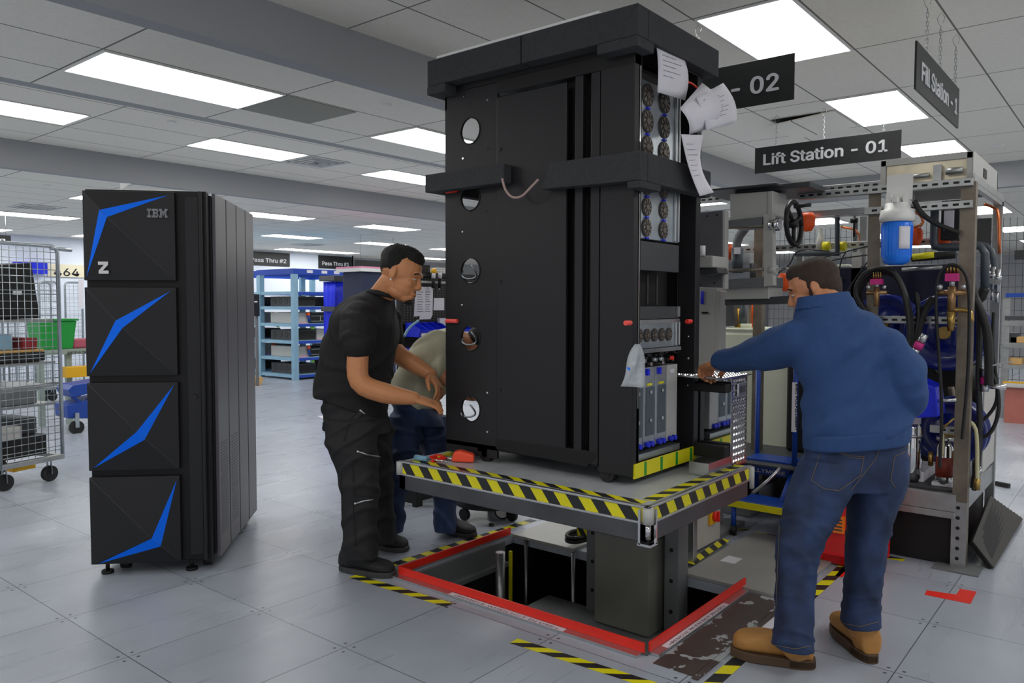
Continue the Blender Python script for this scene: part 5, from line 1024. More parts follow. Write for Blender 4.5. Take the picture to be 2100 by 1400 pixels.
# far cages, bench, green bin
for k, (x, y) in enumerate(((4.0, 12.2), (4.35, 12.3), (4.75, 12.45))): cage('roll_cage', '%s wire roll cage in the row below the number sign' % ('left', 'middle', 'right')[k], (x, y), (.96, .27), (-.27, .96), .28, .7, 1.74, 'far roll cages', step=.07)
for k, (x0, y0, x1, y1) in enumerate(((161, 573, 172, 633), (116, 632, 126, 672))):
    q = [ony(x, y, 12.17) for x, y in ((x0, y0), (x1, y0), (x1, y1), (x0, y1))]; tag(MB().prism(q, (0, .003, 0)).build('paper_sheet', 'white'), ('white paper sheet fixed to the far roll cages, nearest the cabinet', 'small white sheet fixed low on the far roll cages')[k], 'paper')
bn = thing('work_bench', 'grey green work bench behind the roll cage carrying a green bin', 'bench', (3.9, 10.2, 0))
def Y(px, py, y=9.8): return ony(px, py, y)
a, c = Y(84, 718), Y(215, 728); MB().box(a[0], 9.8, a[2]-.06, c[0], 10.5, a[2]).build('bench_top', mat('bench_green_grey', (150, 165, 155), .5), bn)
for px_ in (90, 147, 205): q = Y(px_, 800); MB().box(q[0]-.03, 9.85, 0, q[0]+.03, 9.91, a[2]-.062).build('leg', mat('bench_green_grey', (150, 165, 155)), bn)
text('lettering', 'REPAIR', .07, Y(139, 727, 9.797), (1, 0, 0), (0, 0, 1), 'dgrey', bn, width=.22)
gt = a[2]
gb = thing('green_bin', 'green plastic bin on the bench behind the roll cage', 'bin', (a[0], 9.9, gt)); q0, q1 = Y(84, 700, 9.9)[0], Y(152, 700, 9.9)[0]
MB().prism([(q0, 9.86, gt+.001), (q1-.03, 9.86, gt+.001), (q1+.02, 9.86, gt+.33), (q0-.02, 9.86, gt+.33)], (0, .4, 0)).build('bin_body', 'green', gb, bevel=.008); MB().box(q0-.03, 9.84, gt+.332, q1+.035, 10.28, gt+.355).build('rim', 'green', gb)
q = Y(164, 705, 9.9); tag(MB().box(q[0]-.08, 9.9, gt+.001, q[0]+.2, 10.2, gt+.11).build('pink_foam_block', mat('dull_pink', (190, 90, 110), .7), bevel=.02), 'pink foam block on the bench right of the green bin', 'foam block')
a, c = Y(137, 753, 9.6), Y(210, 770, 9.6); tag(MB().box(a[0], 9.6, c[2], c[0], 9.75, a[2]).build('yellow_beam', 'yelp', bevel=.004), 'yellow beam below the bench beside the cabinet', 'beam')
sl_ = thing('lift_cart', 'blue scissor lift cart with black wheels between roll cage and cabinet', 'cart', (3.7, 9.0, 0))
for pts in ([(140, 800), (150, 790), (210, 780), (210, 800), (150, 815)], [(138, 832), (210, 812), (210, 858), (140, 858)]): MB().prism([Y(x, y, 9.05) for x, y in pts], (0, .35, 0)).build('blue_deck', 'lblue', sl_, bevel=.006)
MB().bar(Y(146, 812, 9.1), Y(200, 850, 9.1), .04, .03).build('scissor_arm', 'lblue', sl_); MB().bar(Y(200, 800, 9.1), Y(150, 850, 9.1), .04, .03).build('scissor_arm', 'lblue', sl_)
for px_ in (157, 215): c = Y(px_, 876, 9.05); MB().cyl(c-(0, .02, 0), c+(0, .02, 0), .075, n=20).build('wheel', 'rub', sl_); MB().box(c[0]-.02, 9.02, c[2], c[0]+.02, 9.06, c[2]+.16).build('fork', 'zinc', sl_)
# pale blue racks with electronics
def blue_rack(label, x0, y0, wx, wy, H2=2.085, group='pale blue equipment racks'):
    t = thing('equipment_rack', label, 'rack', (x0, y0, 0), 0, group)
    for i in (0, 1):
        for j in (0, 1):
            x, y = x0+i*(wx-.10), y0+j*(wy-.10); MB().box(x, y, 0, x+.10, y+.10, H2-.1).build('post', 'rackb', t, bevel=.004)
    MB().box(x0+wx/2-.05, y0, .05, x0+wx/2+.05, y0+.08, H2-.1).build('post', 'rackb', t)
    tr = MB().box(x0-.005, y0-.005, H2-.1, x0+wx+.005, y0+.03, H2).box(x0-.005, y0+.03, H2-.1, x0+.03, y0+wy+.005, H2).box(x0, y0+wy-.03, H2-.1, x0+wx, y0+wy, H2).box(x0+wx-.03, y0, H2-.1, x0+wx, y0+wy, H2).build('top_trim', 'rackd', t)
    for k, u in enumerate((.14, .30, .44, .56, .78)): b = MB(); b.box(x0+wx*u, y0-.009, H2-.075, x0+wx*u+.13, y0-.005, H2-.02); b.build('white_tag', 'white', tr)
    for z in (.10, .42, .74, 1.06, 1.38, 1.66):
        s_ = MB().box(x0+.01, y0+.01, z-.06, x0+wx-.01, y0+.05, z).box(x0+.01, y0+.05, z-.06, x0+.05, y0+wy-.02, z).box(x0+.05, y0+.05, z-.02, x0+wx-.01, y0+wy-.01, z).build('shelf', 'rackb', t)
        MB().box(x0+.02, y0+.004, z-.06, x0+wx-.02, y0+.009, z-.01).build('blue_lip', 'rackd', s_)
    return t
blue_rack('front pale blue equipment rack full of electronics, left of the blue draped cart', 8.62, 12.27, 2.1, 1.2)
blue_rack('pale blue equipment rack standing behind the front one, beside the cabinet', 8.85, 13.75, 2.1, 1.1)
def unit_a(x, y, z):
    t = thing('server_unit', 'black server module with a row of round fans in the pale blue racks', 'server module', (x, y, z), 0, 'fan modules in the blue racks')
    MB().box(x, y, z, x+.45, y+.8, z+.19).build('case', 'dgrey', t, bevel=.004)
    for k in range(4): MB().cyl((x-.004, y+.12+k*.18, z+.10), (x+.001, y+.12+k*.18, z+.10), .07, n=14).build('fan', 'fanb', t)
    MB().box(x+.01, y-.004, z+.02, x+.44, y, z+.17).build('front_grille', 'vblk', t); return t
def unit_b(x, y, z):
    t = thing('drawer_unit', 'open black drawer module with a grey box and blue clamp in the pale blue racks', 'drawer module', (x, y, z), 0, 'drawer modules in the blue racks')
    MB().box(x, y, z, x+.3, y+.8, z+.2).build('grey_case', 'ggrey', t, bevel=.004); MB().box(x+.3, y, z, x+.85, y+.7, z+.17).build('black_tray', 'vblk', t)
    MB().box(x+.35, y-.01, z+.03, x+.83, y-.002, z+.04).box(x+.35, y-.01, z+.13, x+.83, y-.002, z+.14).box(x+.56, y-.01, z+.04, x+.575, y-.002, z+.13).build('tray_frame', 'steel', t)
    MB().cyl((x+.30, y-.03, z+.02), (x+.27, y-.03, z+.16), .022, n=8).build('blue_clamp', 'lblue', t); MB().box(x+.24, y-.05, z+.15, x+.30, y-.01, z+.2).build('orange_tip', 'orange', t)
    MB().prism([(x+.30, y-.04, z), (x+.38, y-.04, z-.01), (x+.40, y-.04, z-.12), (x+.33, y-.04, z-.11)], (0, .003, 0)).build('lime_tag', 'greenl', t)
    MB().box(x, y-.02, z-.012, x+.25, y+.02, z+.012).build('pink_pad', 'pink', t); return t
ua_, ub_ = unit_a(8.74, 12.40, 1.382), unit_b(8.74, 12.40, 1.062)
first = True
for x, y, z in ((8.74, 12.40, .102), (8.74, 12.40, .742), (9.75, 12.40, 1.382), (8.97, 13.88, .742), (8.97, 13.88, 1.382), (9.75, 12.40, .102), (8.97, 13.88, .102), (9.9, 13.88, 1.062)): dup(ua_, (x, y, z))
for x, y, z in ((9.22, 12.40, .742), (8.74, 12.40, .422), (9.7, 12.40, 1.062), (9.7, 12.40, .422), (8.97, 13.88, 1.062), (8.97, 13.88, .422)): dup(ub_, (x, y, z))
q = ony(518, 603, 11.9), ony(533, 648, 11.9); t = thing('black_terminal', 'black upright terminal beside the right edge of the computer cabinet', 'terminal', q[0]); MB().box(q[0][0]-.1, 11.9, q[1][2], q[1][0], 11.95, q[0][2]).build('case', 'signb', t, bevel=.004); MB().box(q[1][0]-.06, 11.92, 0, q[1][0]-.02, 11.96, q[1][2]).build('post', 'mgrey', t); MB().box(q[0][0]+.03, 11.897, q[0][2]-.14, q[0][0]+.09, 11.9, q[0][2]-.12).build('white_mark', 'white', t)
q = onz(530, 790); t = tag(MB().prism([q+(-.25, 0, 0), q+(.05, 0, 0), q+(.14, .05, .10), q+(.10, .05, .14), q+(-.25, .0, .14)], (.05, .3, 0)).build('carton', 'card', bevel=.004), 'open brown carton on the floor behind the right edge of the computer cabinet', 'carton')
# covered carts
cc = thing('covered_cart', 'tall cart draped in bright blue cloth behind the person in black', 'cart', (8.4, 10.9, 0))
x0 = ony(687, 600, 10.6)[0]; x1 = ony(735, 600, 10.6)[0]; zt = ony(690, 565, 10.6)[2]; yb_ = min(onx(664, 600, x0)[1], 11.6)
g = []; 
for j in range(10):
    z = .15+(zt-.1-.15)*j/9; row = []
    for (ax_, ay_, bx_, by_) in ((x0, yb_, x0, 10.6), (x0, 10.6, x1, 10.6), (x1, 10.6, x1, yb_)):
        for u in np.linspace(0, 1, 9)[:-1]: k = .02*math.sin(u*16+ax_*3)*(1.2-j/12); row.append((ax_*(1-u)+bx_*u+(k if ax_ == bx_ else 0), ay_*(1-u)+by_*u+(k if ay_ == by_ else 0), z))
    g.append(row)
MB().sheet(g, .006).build('blue_cloth', 'sblue', cc); MB().box(x0-.06, 10.54, zt-.09, x1+.08, yb_+.05, zt).build('top_frame', 'dgrey', cc, bevel=.008); MB().box(x0-.06, 10.54, 1.30, x1+.05, 10.58, 1.38).box(x0-.06, 10.58, 1.30, x0-.03, yb_, 1.38).each('strap', 'dgrey', cc); MB().box(x0+.1, 10.50, 1.24, x0+.16, 10.54, 1.30).build('buckle', 'dgrey', cc)
for x, y in ((x0+.08, 10.7), (x1-.08, 10.7), (x0+.08, yb_-.1), (x1-.08, yb_-.1)): MB().cyl((x, y-.02, .07), (x, y+.02, .07), .07, n=14).build('wheel', 'rub', cc)
MB().box(x0+.02, 10.65, .141, x1-.02, yb_-.05, .16).build('base', 'dgrey', cc)
cc = thing('covered_cart', 'navy draped cart with pink and white top behind the head of the person in black', 'cart', (8.4, 9.6, 0))
x0 = ony(745, 600, 9.3)[0]; x1 = ony(812, 600, 9.3)[0]; zt = ony(750, 557, 9.3)[2]; MB().box(x0, 9.3, .15, x1, 9.8, zt).build('navy_cloth', 'navy', cc, bevel=.02, seg=3)
xa_ = ony(740, 550, 9.25)[0]; MB().box(xa_, 9.25, zt+.002, x1+.1, 9.85, zt+.055).build('white_board', 'whitep', cc); MB().box(xa_, 9.25, zt+.057, x1+.1, 9.85, zt+.08).build('pink_board', 'pink', cc)
for x in (x0+.06, x1-.06): MB().cyl((x, 9.4, .075), (x, 9.45, .075), .075, n=14).cyl((x, 9.7, .075), (x, 9.75, .075), .075, n=14).build('wheel', 'rub', cc)
# tool cart with pegboard, behind the bending person
tc = thing('tool_cart', 'black tool cart with pegboard and blue part bins behind the person in olive', 'cart', (4.3, 4.5, 0))
PY = 4.35; pp = lambda x, y, d=0.: ony(x, y, PY+d)
xl = pp(822, 600)[0]; xr = xl+1.0; zt = pp(850, 566)[2]; zb = pp(850, 668)[2]
MB().box(xl, PY, zb-.5, xr, PY+.02, zt).build('pegboard', 'vblk', tc); b = MB()
for i in range(30):
    for j in range(22): b.box(xl+.03+i*.032, PY-.0015, zb+.02+j*.02, xl+.038+i*.032, PY+.001, zb+.026+j*.02)
b.build('peg_holes', 'mgrey', tc); MB().box(xl-.02, PY-.01, zb-.9, xl, PY+.03, zt+.02).box(xl-.02, PY-.02, zt, xr, PY+.05, zt+.03).build('board_frame', 'rub', tc); MB().box(xl+.02, PY-.012, pp(850, 577)[2]-.01, xr, PY-.002, pp(850, 577)[2]+.008).build('pale_rail', 'ggrey', tc)
def sheet_y(name, pts, d, m, parent): return MB().prism([ony(x, y, PY+d) for x, y in pts], (0, .003, 0)).build(name, m, parent)
ps = thing('paper_sheet', 'tall white printed paper sheet pinned to the black pegboard', 'paper', pp(850, 590, -.02)); sheet_y('sheet', [(852, 588), (888, 588), (887, 646), (849, 649)], -.0045, 'white', ps); sheet_y('lower_sheet', [(861, 646), (887, 645), (883, 654), (860, 655)], -.008, 'white', ps)
b = MB()
for k in range(9): b.box(*(pp(856, 598+k*5, -.007)), pp(868-(k*3) % 4, 598, -.007)[0], PY-.0045, pp(856, 599+k*5, -.007)[2]); b.box(*(pp(873, 598+k*5, -.007)), pp(883-(k*5) % 4, 598, -.007)[0], PY-.0045, pp(856, 599+k*5, -.007)[2])
b.build('print_lines', 'ink', ps)
ps = thing('paper_sheet', 'small square white paper sheet pinned at the right on the black pegboard', 'paper', pp(900, 612, -.02)); sheet_y('sheet', [(890, 611), (911, 611), (911, 636), (889, 636)], -.0045, 'white', ps)
for k, x_ in enumerate((889, 902)):
    t = thing('torque_driver', ('yellow' if k == 0 else 'dark')+' topped hand driver hanging on the black pegboard', 'driver', pp(x_, 560, -.04)); 
    MB().cyl(pp(x_, 571, -.05), pp(x_-1, 590, -.05), .014, n=10).build('body', 'vblk', t); MB().cyl(pp(x_+.5, 560, -.05), pp(x_, 571, -.05), .016, n=10).build('pale_label', 'white', t)
    if k == 0: MB().ball(pp(x_+1, 556, -.05), .024, 12).build('yellow_cap', 'yelp', t)
    MB().cyl(pp(x_-1, 590, -.05), pp(x_-2, 594, -.05), .006, n=8).build('tip', 'chrome', t)
tag(MB().box(pp(862, 552)[0], PY, zt+.031, pp(882, 552)[0], PY+.2, zt+.09).build('black_box', 'vblk'), 'small black box with labels on top of the pegboard', 'box'); q = pp(861, 556, -.0); tag(MB().box(q[0]-.03, PY-.0, zt+.031, q[0]+.01, PY+.1, zt+.10).build('yellow_block', 'yelp'), 'yellow block on top of the pegboard next to the black box', 'block')
tag(MB().box(pp(897, 552)[0], PY, zt+.031, pp(915, 552)[0], PY+.2, zt+.075).build('white_box', 'whitep'), 'white box with pink stripe on top of the pegboard', 'box')
for k in range(7):
    for r_ in range(2):
        x = pp(827+k*15, 680)[0]; z = pp(850, 690)[2]-r_*.19; w_ = .082
        t = thing('part_bin', '%s row part bin, %s from the left, on the black tool cart' % (('upper', 'lower')[r_], ('first', 'second', 'third', 'fourth', 'fifth', 'sixth', 'seventh')[k]), 'bin', (x, PY-.1, z), 0, 'blue part bins')
        b = MB(); b.prism([(x, PY-.02, z), (x, PY-.17, z), (x, PY-.19, z+.055), (x, PY-.10, z+.10), (x, PY-.02, z+.11)], (.003, 0, 0)); b.prism([(x+w_-.003, PY-.02, z), (x+w_-.003, PY-.17, z), (x+w_-.003, PY-.19, z+.055), (x+w_-.003, PY-.10, z+.10), (x+w_-.003, PY-.02, z+.11)], (.003, 0, 0)); b.box(x, PY-.17, z, x+w_, PY-.02, z+.003).prism([(x, PY-.17, z), (x+w_, PY-.17, z), (x+w_, PY-.19, z+.055), (x, PY-.19, z+.055)], (0, .003, 0)).box(x, PY-.023, z, x+w_, PY-.02, z+.11); b.build('bin_body', 'sblue', t)
        MB().box(x+.012, PY-.183, z+.012, x+w_-.012, PY-.175, z+.032).build('white_label', 'white', t)
q = pp(845, 661, -.2); t = tag(MB().tube([pp(829, 690, -.2), pp(838, 672, -.2), pp(858, 657, -.2)], .01, 8, smooth=1).build('pale_tube', mat('pale_blue_grip', (150, 180, 210))), 'pale tube lying across the upper blue part bins', 'tube')
q = pp(906, 660, -.06); tag(MB().obox(q, (.07, .03, .06)).build('small_carton', 'white', bevel=.003), 'small white carton with red print on the blue part bins', 'carton')
MB().box(xl-.02, PY-.3, .78, xr, PY+.4, .82).build('table_top', 'dgrey', tc); b = MB(); b.box(xl-.02, PY-.28, .12, xr, PY+.38, .2); b.build('cart_base', 'vblk', tc, bevel=.02)
for x, y in ((xl+.02, PY-.24), (xr-.06, PY-.24), (xl+.02, PY+.32), (xr-.06, PY+.32)): MB().box(x, y, .2, x+.04, y+.04, .78).build('leg', 'vblk', tc); MB().cyl((x+.02, y, .06), (x+.02, y+.03, .06), .06, n=18).build('wheel', 'rub', tc)
for k, (m, x_) in enumerate((('red', 835), ('rub', 850), ('whitep', 828))): q = pp(x_, 712, -.15); tag(MB().box(q[0], PY-.25, .822, q[0]+.06, PY-.15, .90).build('small_part', m), ('red', 'black', 'white')[k]+' small part on the top of the black tool cart', 'part')
# stool-like cart with white rimmed wheel, and the blue box between the legs
st = thing('wheeled_base', 'low black wheeled base with a white faced wheel under the lift table', 'wheeled base', (4.2, 3.7, 0)); c = onz(1030, 1066); c = c+np.array([.03, .02, .055])
MB().cyl(c-e*0+np.array([-.02, -.012, 0]), c+np.array([.02, .012, 0]), .055, n=22).build('wheel', 'rub', st); MB().cyl(c-np.array([.026, .016, 0]), c-np.array([.02, .012, 0]), .042, n=22).build('white_hub', 'whitep', st); q = onz(985, 1035, .12); MB().cyl(q+(.15, .05, -.02), q+(.15, .05, .04), .23, n=26).cyl(q+(.15, .05, .04), q+(.15, .05, .10), .05, n=12).build('black_base', 'vblk', st)
for k in range(3): a = .6+k*2.1; cc_ = q+np.array([.15+.18*math.cos(a), .05+.18*math.sin(a), 0]); cc_[2] = .04; MB().cyl(cc_-(.012, 0, 0), cc_+(.012, 0, 0), .04, n=14).build('wheel', 'rub', st)
db = thing('blue_case', 'blue case labelled DOWN seen between the legs of the person in olive', 'case', (4.4, 4.0, .2)); Yd = 3.98; Q = [ony(x, y, Yd) for x, y in ((850, 938), (852, 890), (868, 868), (888, 876), (896, 938))]
MB().prism(Q, (.05, .25, 0)).build('case_body', 'lblue', db, bevel=.01); L4 = [ony(x, y, Yd-.006) for x, y in ((869, 921), (894, 924), (894, 936), (868, 933))]; MB().prism(L4, (0, .003, 0)).build('white_label', 'white', db); text('lettering', 'DOWN', .035, ony(871, 933, Yd-.009), (1, 0, 0), (0, 0, 1), 'hblk', db, width=.09, bold=.0005)
a_ = ony(875, 880, Yd-.004); MB().box(a_[0], Yd-.008, a_[2]-.02, a_[0]+.05, Yd, a_[2]+.01).build('handle_hole', 'vblk', db); zc_ = min(p[2] for p in Q); MB().box(Q[0][0]+.0, Yd+.03, .0, Q[4][0]+.06, Yd+.28, zc_-.0).build('black_stand', 'vblk', db)
q0, q1 = ony(853, 935, 3.9), ony(866, 850, 3.9); MB().box(q0[0], 3.9, 0, q1[0], 3.94, q1[2]).build('stand_post', 'vblk', db)
for lb, pts, m in (('small green tape scrap on the floor left of the person in black', [(681, 936), (704, 939), (706, 944), (690, 943)], 'green'), ('small white and blue scrap on the floor behind the person in black', [(651, 853), (676, 851), (677, 858), (660, 857)], 'white')): tag(MB().prism([onz(x, y, .001) for x, y in pts], (0, 0, .002)).build('floor_scrap', m), lb, 'scrap')
tag(MB().lathe(onz(1008, 1078, 0), (0, 0, 1), [(0, .02), (.015, .018), (.02, 0)], 12).build('rubber_stopper', 'rub'), 'tiny round black cap on the floor behind the striped tape', 'stopper')
# made-up dark unit standing in for the darkness and clutter inside the fill station
mc = thing('dark_filler', 'dark made-up filler with pipes packed inside the fill station behind the reels', 'dark filler', (5.4, 1.2, .41))
MB().box(5.30, .80, .412, 5.72, 1.9, 1.05).build('filler_block', 'vblk', mc, bevel=.02); MB().box(5.25, .80, 1.06, 5.65, 1.6, 1.66).build('blue_filler_block', mat('dark_blue_filler', (10, 16, 46), .4), mc, bevel=.01)
random.seed(11)
for k in range(16):
    y_ = .80+random.random()*.75; z_ = .5+random.random()*.55; r = random.choice((.012, .018, .025)); m = random.choice(('rub', 'dblue', 'alu', 'rub', 'dsteel', 'pvc'))
    MB().tube([(5.18, y_, z_), (5.10+.05*random.random(), y_+.03, z_+.1*random.random()), (5.12, y_+.15*(random.random()-.3), z_+.18)], r, 8, smooth=2).build('pipe', m, mc)
for k in range(7): y_ = .80+.1*k; MB().cyl((5.15, y_, .62+.05*(k % 3)), (5.15, y_, .80+.05*(k % 2)), .022, n=12).build('fitting', ('alu', 'brass', 'rub')[k % 3], mc)
# ================================================================ people
def nrm(v): v = np.array(v, float); return v/(np.linalg.norm(v)+1e-9)
def ell(mb, c, ax, r, n=16, m=9):
    """ellipsoid about c with axes ax (3 vectors) and radii r"""
    c = np.array(c, float); V = []
    for j in range(m):
        t = math.pi*j/(m-1)
        for i in range(n): p = 2*math.pi*i/n; V.append(c+ax[0]*r[0]*math.sin(t)*math.cos(p)+ax[1]*r[1]*math.sin(t)*math.sin(p)-ax[2]*r[2]*math.cos(t))
    return mb.add(V, [(j*n+i, j*n+(i+1) % n, (j+1)*n+(i+1) % n, (j+1)*n+i) for j in range(m-1) for i in range(n)], 0, True)
def limb(mb, P, R, n=14, sub=2):
    """round tapered limb through points with ball ends"""
    P = [np.array(p, float) for p in P]; P2, R2 = [], []
    for i in range(len(P)-1):
        for k in range(4):
            t = k/4; p0, p1, p2, p3 = P[max(i-1, 0)], P[i], P[i+1], P[min(i+2, len(P)-1)]
            P2.append(.5*((2*p1)+(-p0+p2)*t+(2*p0-5*p1+4*p2-p3)*t*t+(-p0+3*p1-3*p2+p3)*t**3)); R2.append(R[i]*(1-t)+R[i+1]*t)
    P2.append(P[-1]); R2.append(R[-1]); mb.tube(P2, R2, n)
    E3 = np.eye(3); ell(mb, P[0], E3, (R[0],)*3); ell(mb, P[-1], E3, (R[-1],)*3); return mb
def loft(mb, rings_, n=26, ex=2.35):
    """rings = (centre, half-axis vector a, half-axis vector b); superellipse sections with smooth interpolation"""
    Rg = []
    m = len(rings_)
    for i in range(m-1):
        for k in range(4):
            t = k/4; o = []
            for q in range(3):
                a, b_, c, d = (np.array(rings_[j][q], float) for j in (max(i-1, 0), i, i+1, min(i+2, m-1))); o.append(.5*((2*b_)+(-a+c)*t+(2*a-5*b_+4*c-d)*t*t+(-a+3*b_-3*c+d)*t**3))
            Rg.append(o)
    Rg.append([np.array(q, float) for q in rings_[-1]]); V = []
    for c, a, b_ in Rg:
        for i in range(n):
            t = 2*math.pi*i/n; ct, st = math.cos(t), math.sin(t); V.append(c+a*math.copysign(abs(ct)**(2/ex), ct)+b_*math.copysign(abs(st)**(2/ex), st))
    L_ = len(Rg); F = [(k*n+i, k*n+(i+1) % n, (k+1)*n+(i+1) % n, (k+1)*n+i) for k in range(L_-1) for i in range(n)]+[tuple(reversed(range(n))), tuple(range((L_-1)*n, L_*n))]
    return mb.add(V, F, 0, True)
def fuse(name, mb, m, parent=None, vox=.006, sm=6, folds=None):
    """melt the shapes in mb into one continuous skin"""
    o = mb.build(name+'_tmp', m); r = o.modifiers.new('r', 'REMESH'); r.mode = 'VOXEL'; r.voxel_size = vox; r.use_smooth_shade = True
    s = o.modifiers.new('s', 'SMOOTH'); s.factor = .5; s.iterations = sm
    me = bpy.data.meshes.new_from_object(o.evaluated_get(bpy.context.evaluated_depsgraph_get())); bpy.data.objects.remove(o)
    n = len(me.vertices); a = np.zeros(n*3); me.vertices.foreach_get('co', a); a = a.reshape(-1, 3)
    if folds:
        N_ = np.zeros(n*3); me.vertices.foreach_get('normal', N_); a = a+N_.reshape(-1, 3)*folds(a)[:, None]
    if parent is not None and parent.name in INV: Mi = INV[parent.name]; a = a@Mi[:3, :3].T+Mi[:3, 3]
    me.vertices.foreach_set('co', a.ravel()); me.name = name; me.polygons.foreach_set('use_smooth', [True]*len(me.polygons)); me.update()
    ob = bpy.data.objects.new(name, me); C.objects.link(ob); ob.parent = parent
    INV[ob.name] = INV[parent.name] if parent is not None else np.eye(4)
    return ob
def noise_folds(amp, dirs, freqs, centers=None):
    def f(a):
        s = np.zeros(len(a))
        for d, q, ph in zip(dirs, freqs, (0, 1.3, 2.9, 4.1, 5.5)):
            w_ = a@nrm(d)*q+1.7*np.sin(a@np.array([2.1, 5.3, 3.3])*2.2+ph)+1.1*np.sin(a@np.array([7.1, -3.3, 5.3])*1.7+ph*2); s += np.maximum(0, np.sin(w_))**2*(.5+.5*np.sin(a@np.array([3, 4, -2])*3+ph*3))
        return amp*(s/len(dirs)-.18)
    return f
skin1 = mat('warm_brown_skin', (204, 138, 92), .5, var=.05, vs=14, bump=.06, bs=160); skin2 = mat('light_brown_skin', (192, 130, 92), .5, var=.05, vs=14, bump=.06, bs=160)
hairm = mat('black_hair', (20, 17, 15), .7, bump=.8, bs=260); hairb = mat('short_brown_hair', (56, 42, 34), .75, bump=.7, bs=320, var=.2, vs=60)
def jeans_mat():
    m = mat('blue_denim', (33, 51, 86), .75, var=.5, vs=9, bump=.25, bs=500); return m
CL = dict(polo=mat('black_polo_knit', (21, 21, 23), .8, bump=.2, bs=420), cargo=mat('black_cotton', (27, 27, 29), .75, bump=.2, bs=300), jeans=jeans_mat(), sweater=mat('blue_sweater_knit', (40, 72, 122), .85, var=.06, vs=40, bump=.3, bs=450),
          olive=mat('olive_shirt', (186, 186, 160), .75, var=.05, bump=.1), shoe=mat('black_mesh_shoe', (34, 35, 38), .7, bump=.4, bs=260), sole=mat('dark_sole', (58, 58, 60), .6), boot=mat('tan_boot_leather', (172, 122, 62), .6, var=.14, vs=12, bump=.2, bs=90), bsole=mat('brown_boot_sole', (84, 64, 46), .7))
def head(mb, c, F, U, s=1.):
    F = nrm(F); U = nrm(np.array(U, float)-F*np.dot(U, F)); L_ = np.cross(U, F); ax = (F, L_, U)
    q = lambda x, y, z: c+(F*x+L_*y+U*z)*s
    for p, r in (((-.008, 0, .022), (.098, .076, .092)), ((.028, 0, -.04), (.068, .060, .082)), ((.055, 0, -.098), (.034, .034, .024)), ((.02, 0, -.085), (.055, .052, .035)), ((.082, 0, .018), (.018, .048, .013)),
                 ((.086, 0, -.072), (.016, .024, .011)), ((.084, 0, -.088), (.013, .020, .009)), ((.056, .034, -.034), (.027, .022, .026)), ((.056, -.034, -.034), (.027, .022, .026))):
        ell(mb, q(*p), ax, [v*s for v in r])
    limb(mb, [q(.084, 0, .008), q(.096, 0, -.018), q(.104, 0, -.036)], [.009*s, .010*s, .012*s]); ell(mb, q(.098, .012, -.042), ax, (.01*s, .008*s, .008*s)); ell(mb, q(.098, -.012, -.042), ax, (.01*s, .008*s, .008*s))
    for k in (-1, 1):
        ell(mb, q(-.012, k*.078, -.012), (nrm(F*.95+L_*k*.1), nrm(L_-F*.3*k), U), (.018*s, .008*s, .032*s)); ell(mb, q(-.002, k*.079, -.014), ax, (.006*s, .012*s, .022*s))
    return q, ax
from mathutils.bvhtree import BVHTree
def on_skin(o, pts, lift=.0015, far=6.):
    """points on the surface of o that the eye meets at the given photo points"""
    me = o.data; Mi = INV[o.name]; Mw = np.linalg.inv(Mi); n = len(me.vertices); a = np.zeros(n*3); me.vertices.foreach_get('co', a); a = a.reshape(-1, 3)@Mw[:3, :3].T+Mw[:3, 3]
    if o.name not in BV: BV[o.name] = BVHTree.FromPolygons([tuple(v) for v in a], [tuple(p.vertices) for p in me.polygons])
    out = []
    for x, y in pts:
        d = nrm(ray(x, y)); h = BV[o.name].ray_cast(Vector((0, 0, EYE)), Vector(d), far)
        if h[0] is not None: out.append(np.array(h[0])+np.array(h[1])*lift)
    return out
BV = {}
def dense(pts, k=6): return [((1-t)*a[0]+t*b_[0], (1-t)*a[1]+t*b_[1]) for a, b_ in zip(pts, pts[1:]) for t in np.linspace(0, 1, k, endpoint=False)]+[pts[-1]]
def face_bits(q, ax, s, parent, look=-.3, brows='black_hair'):
    b = MB()
    for k in (-1, 1): ell(b, q(.0785, k*.030, -.008), ax, (.009*s, .012*s, .0045*s), 12, 7)
    b.build('eyes', mat('eye_white', (200, 190, 180), .3), parent); b = MB()
    for k in (-1, 1): ell(b, q(.085, k*.030, -.0095), ax, (.0035*s, .0055*s, .0035*s), 10, 6)
    b.build('irises', mat('dark_iris', (24, 16, 12), .2), parent); b = MB()
    for k in (-1, 1): limb(b, [q(.094, k*.016, .016), q(.090, k*.034, .022), q(.078, k*.050, .014)], [.0035*s]*3, 8)
    b.build('eyebrows', brows and MATS[brows], parent); b = MB(); ell(b, q(.0985, 0, -.0785), ax, (.004*s, .019*s, .0022*s), 10, 6); b.build('mouth_line', mat('lip', (120, 66, 52), .5), parent)
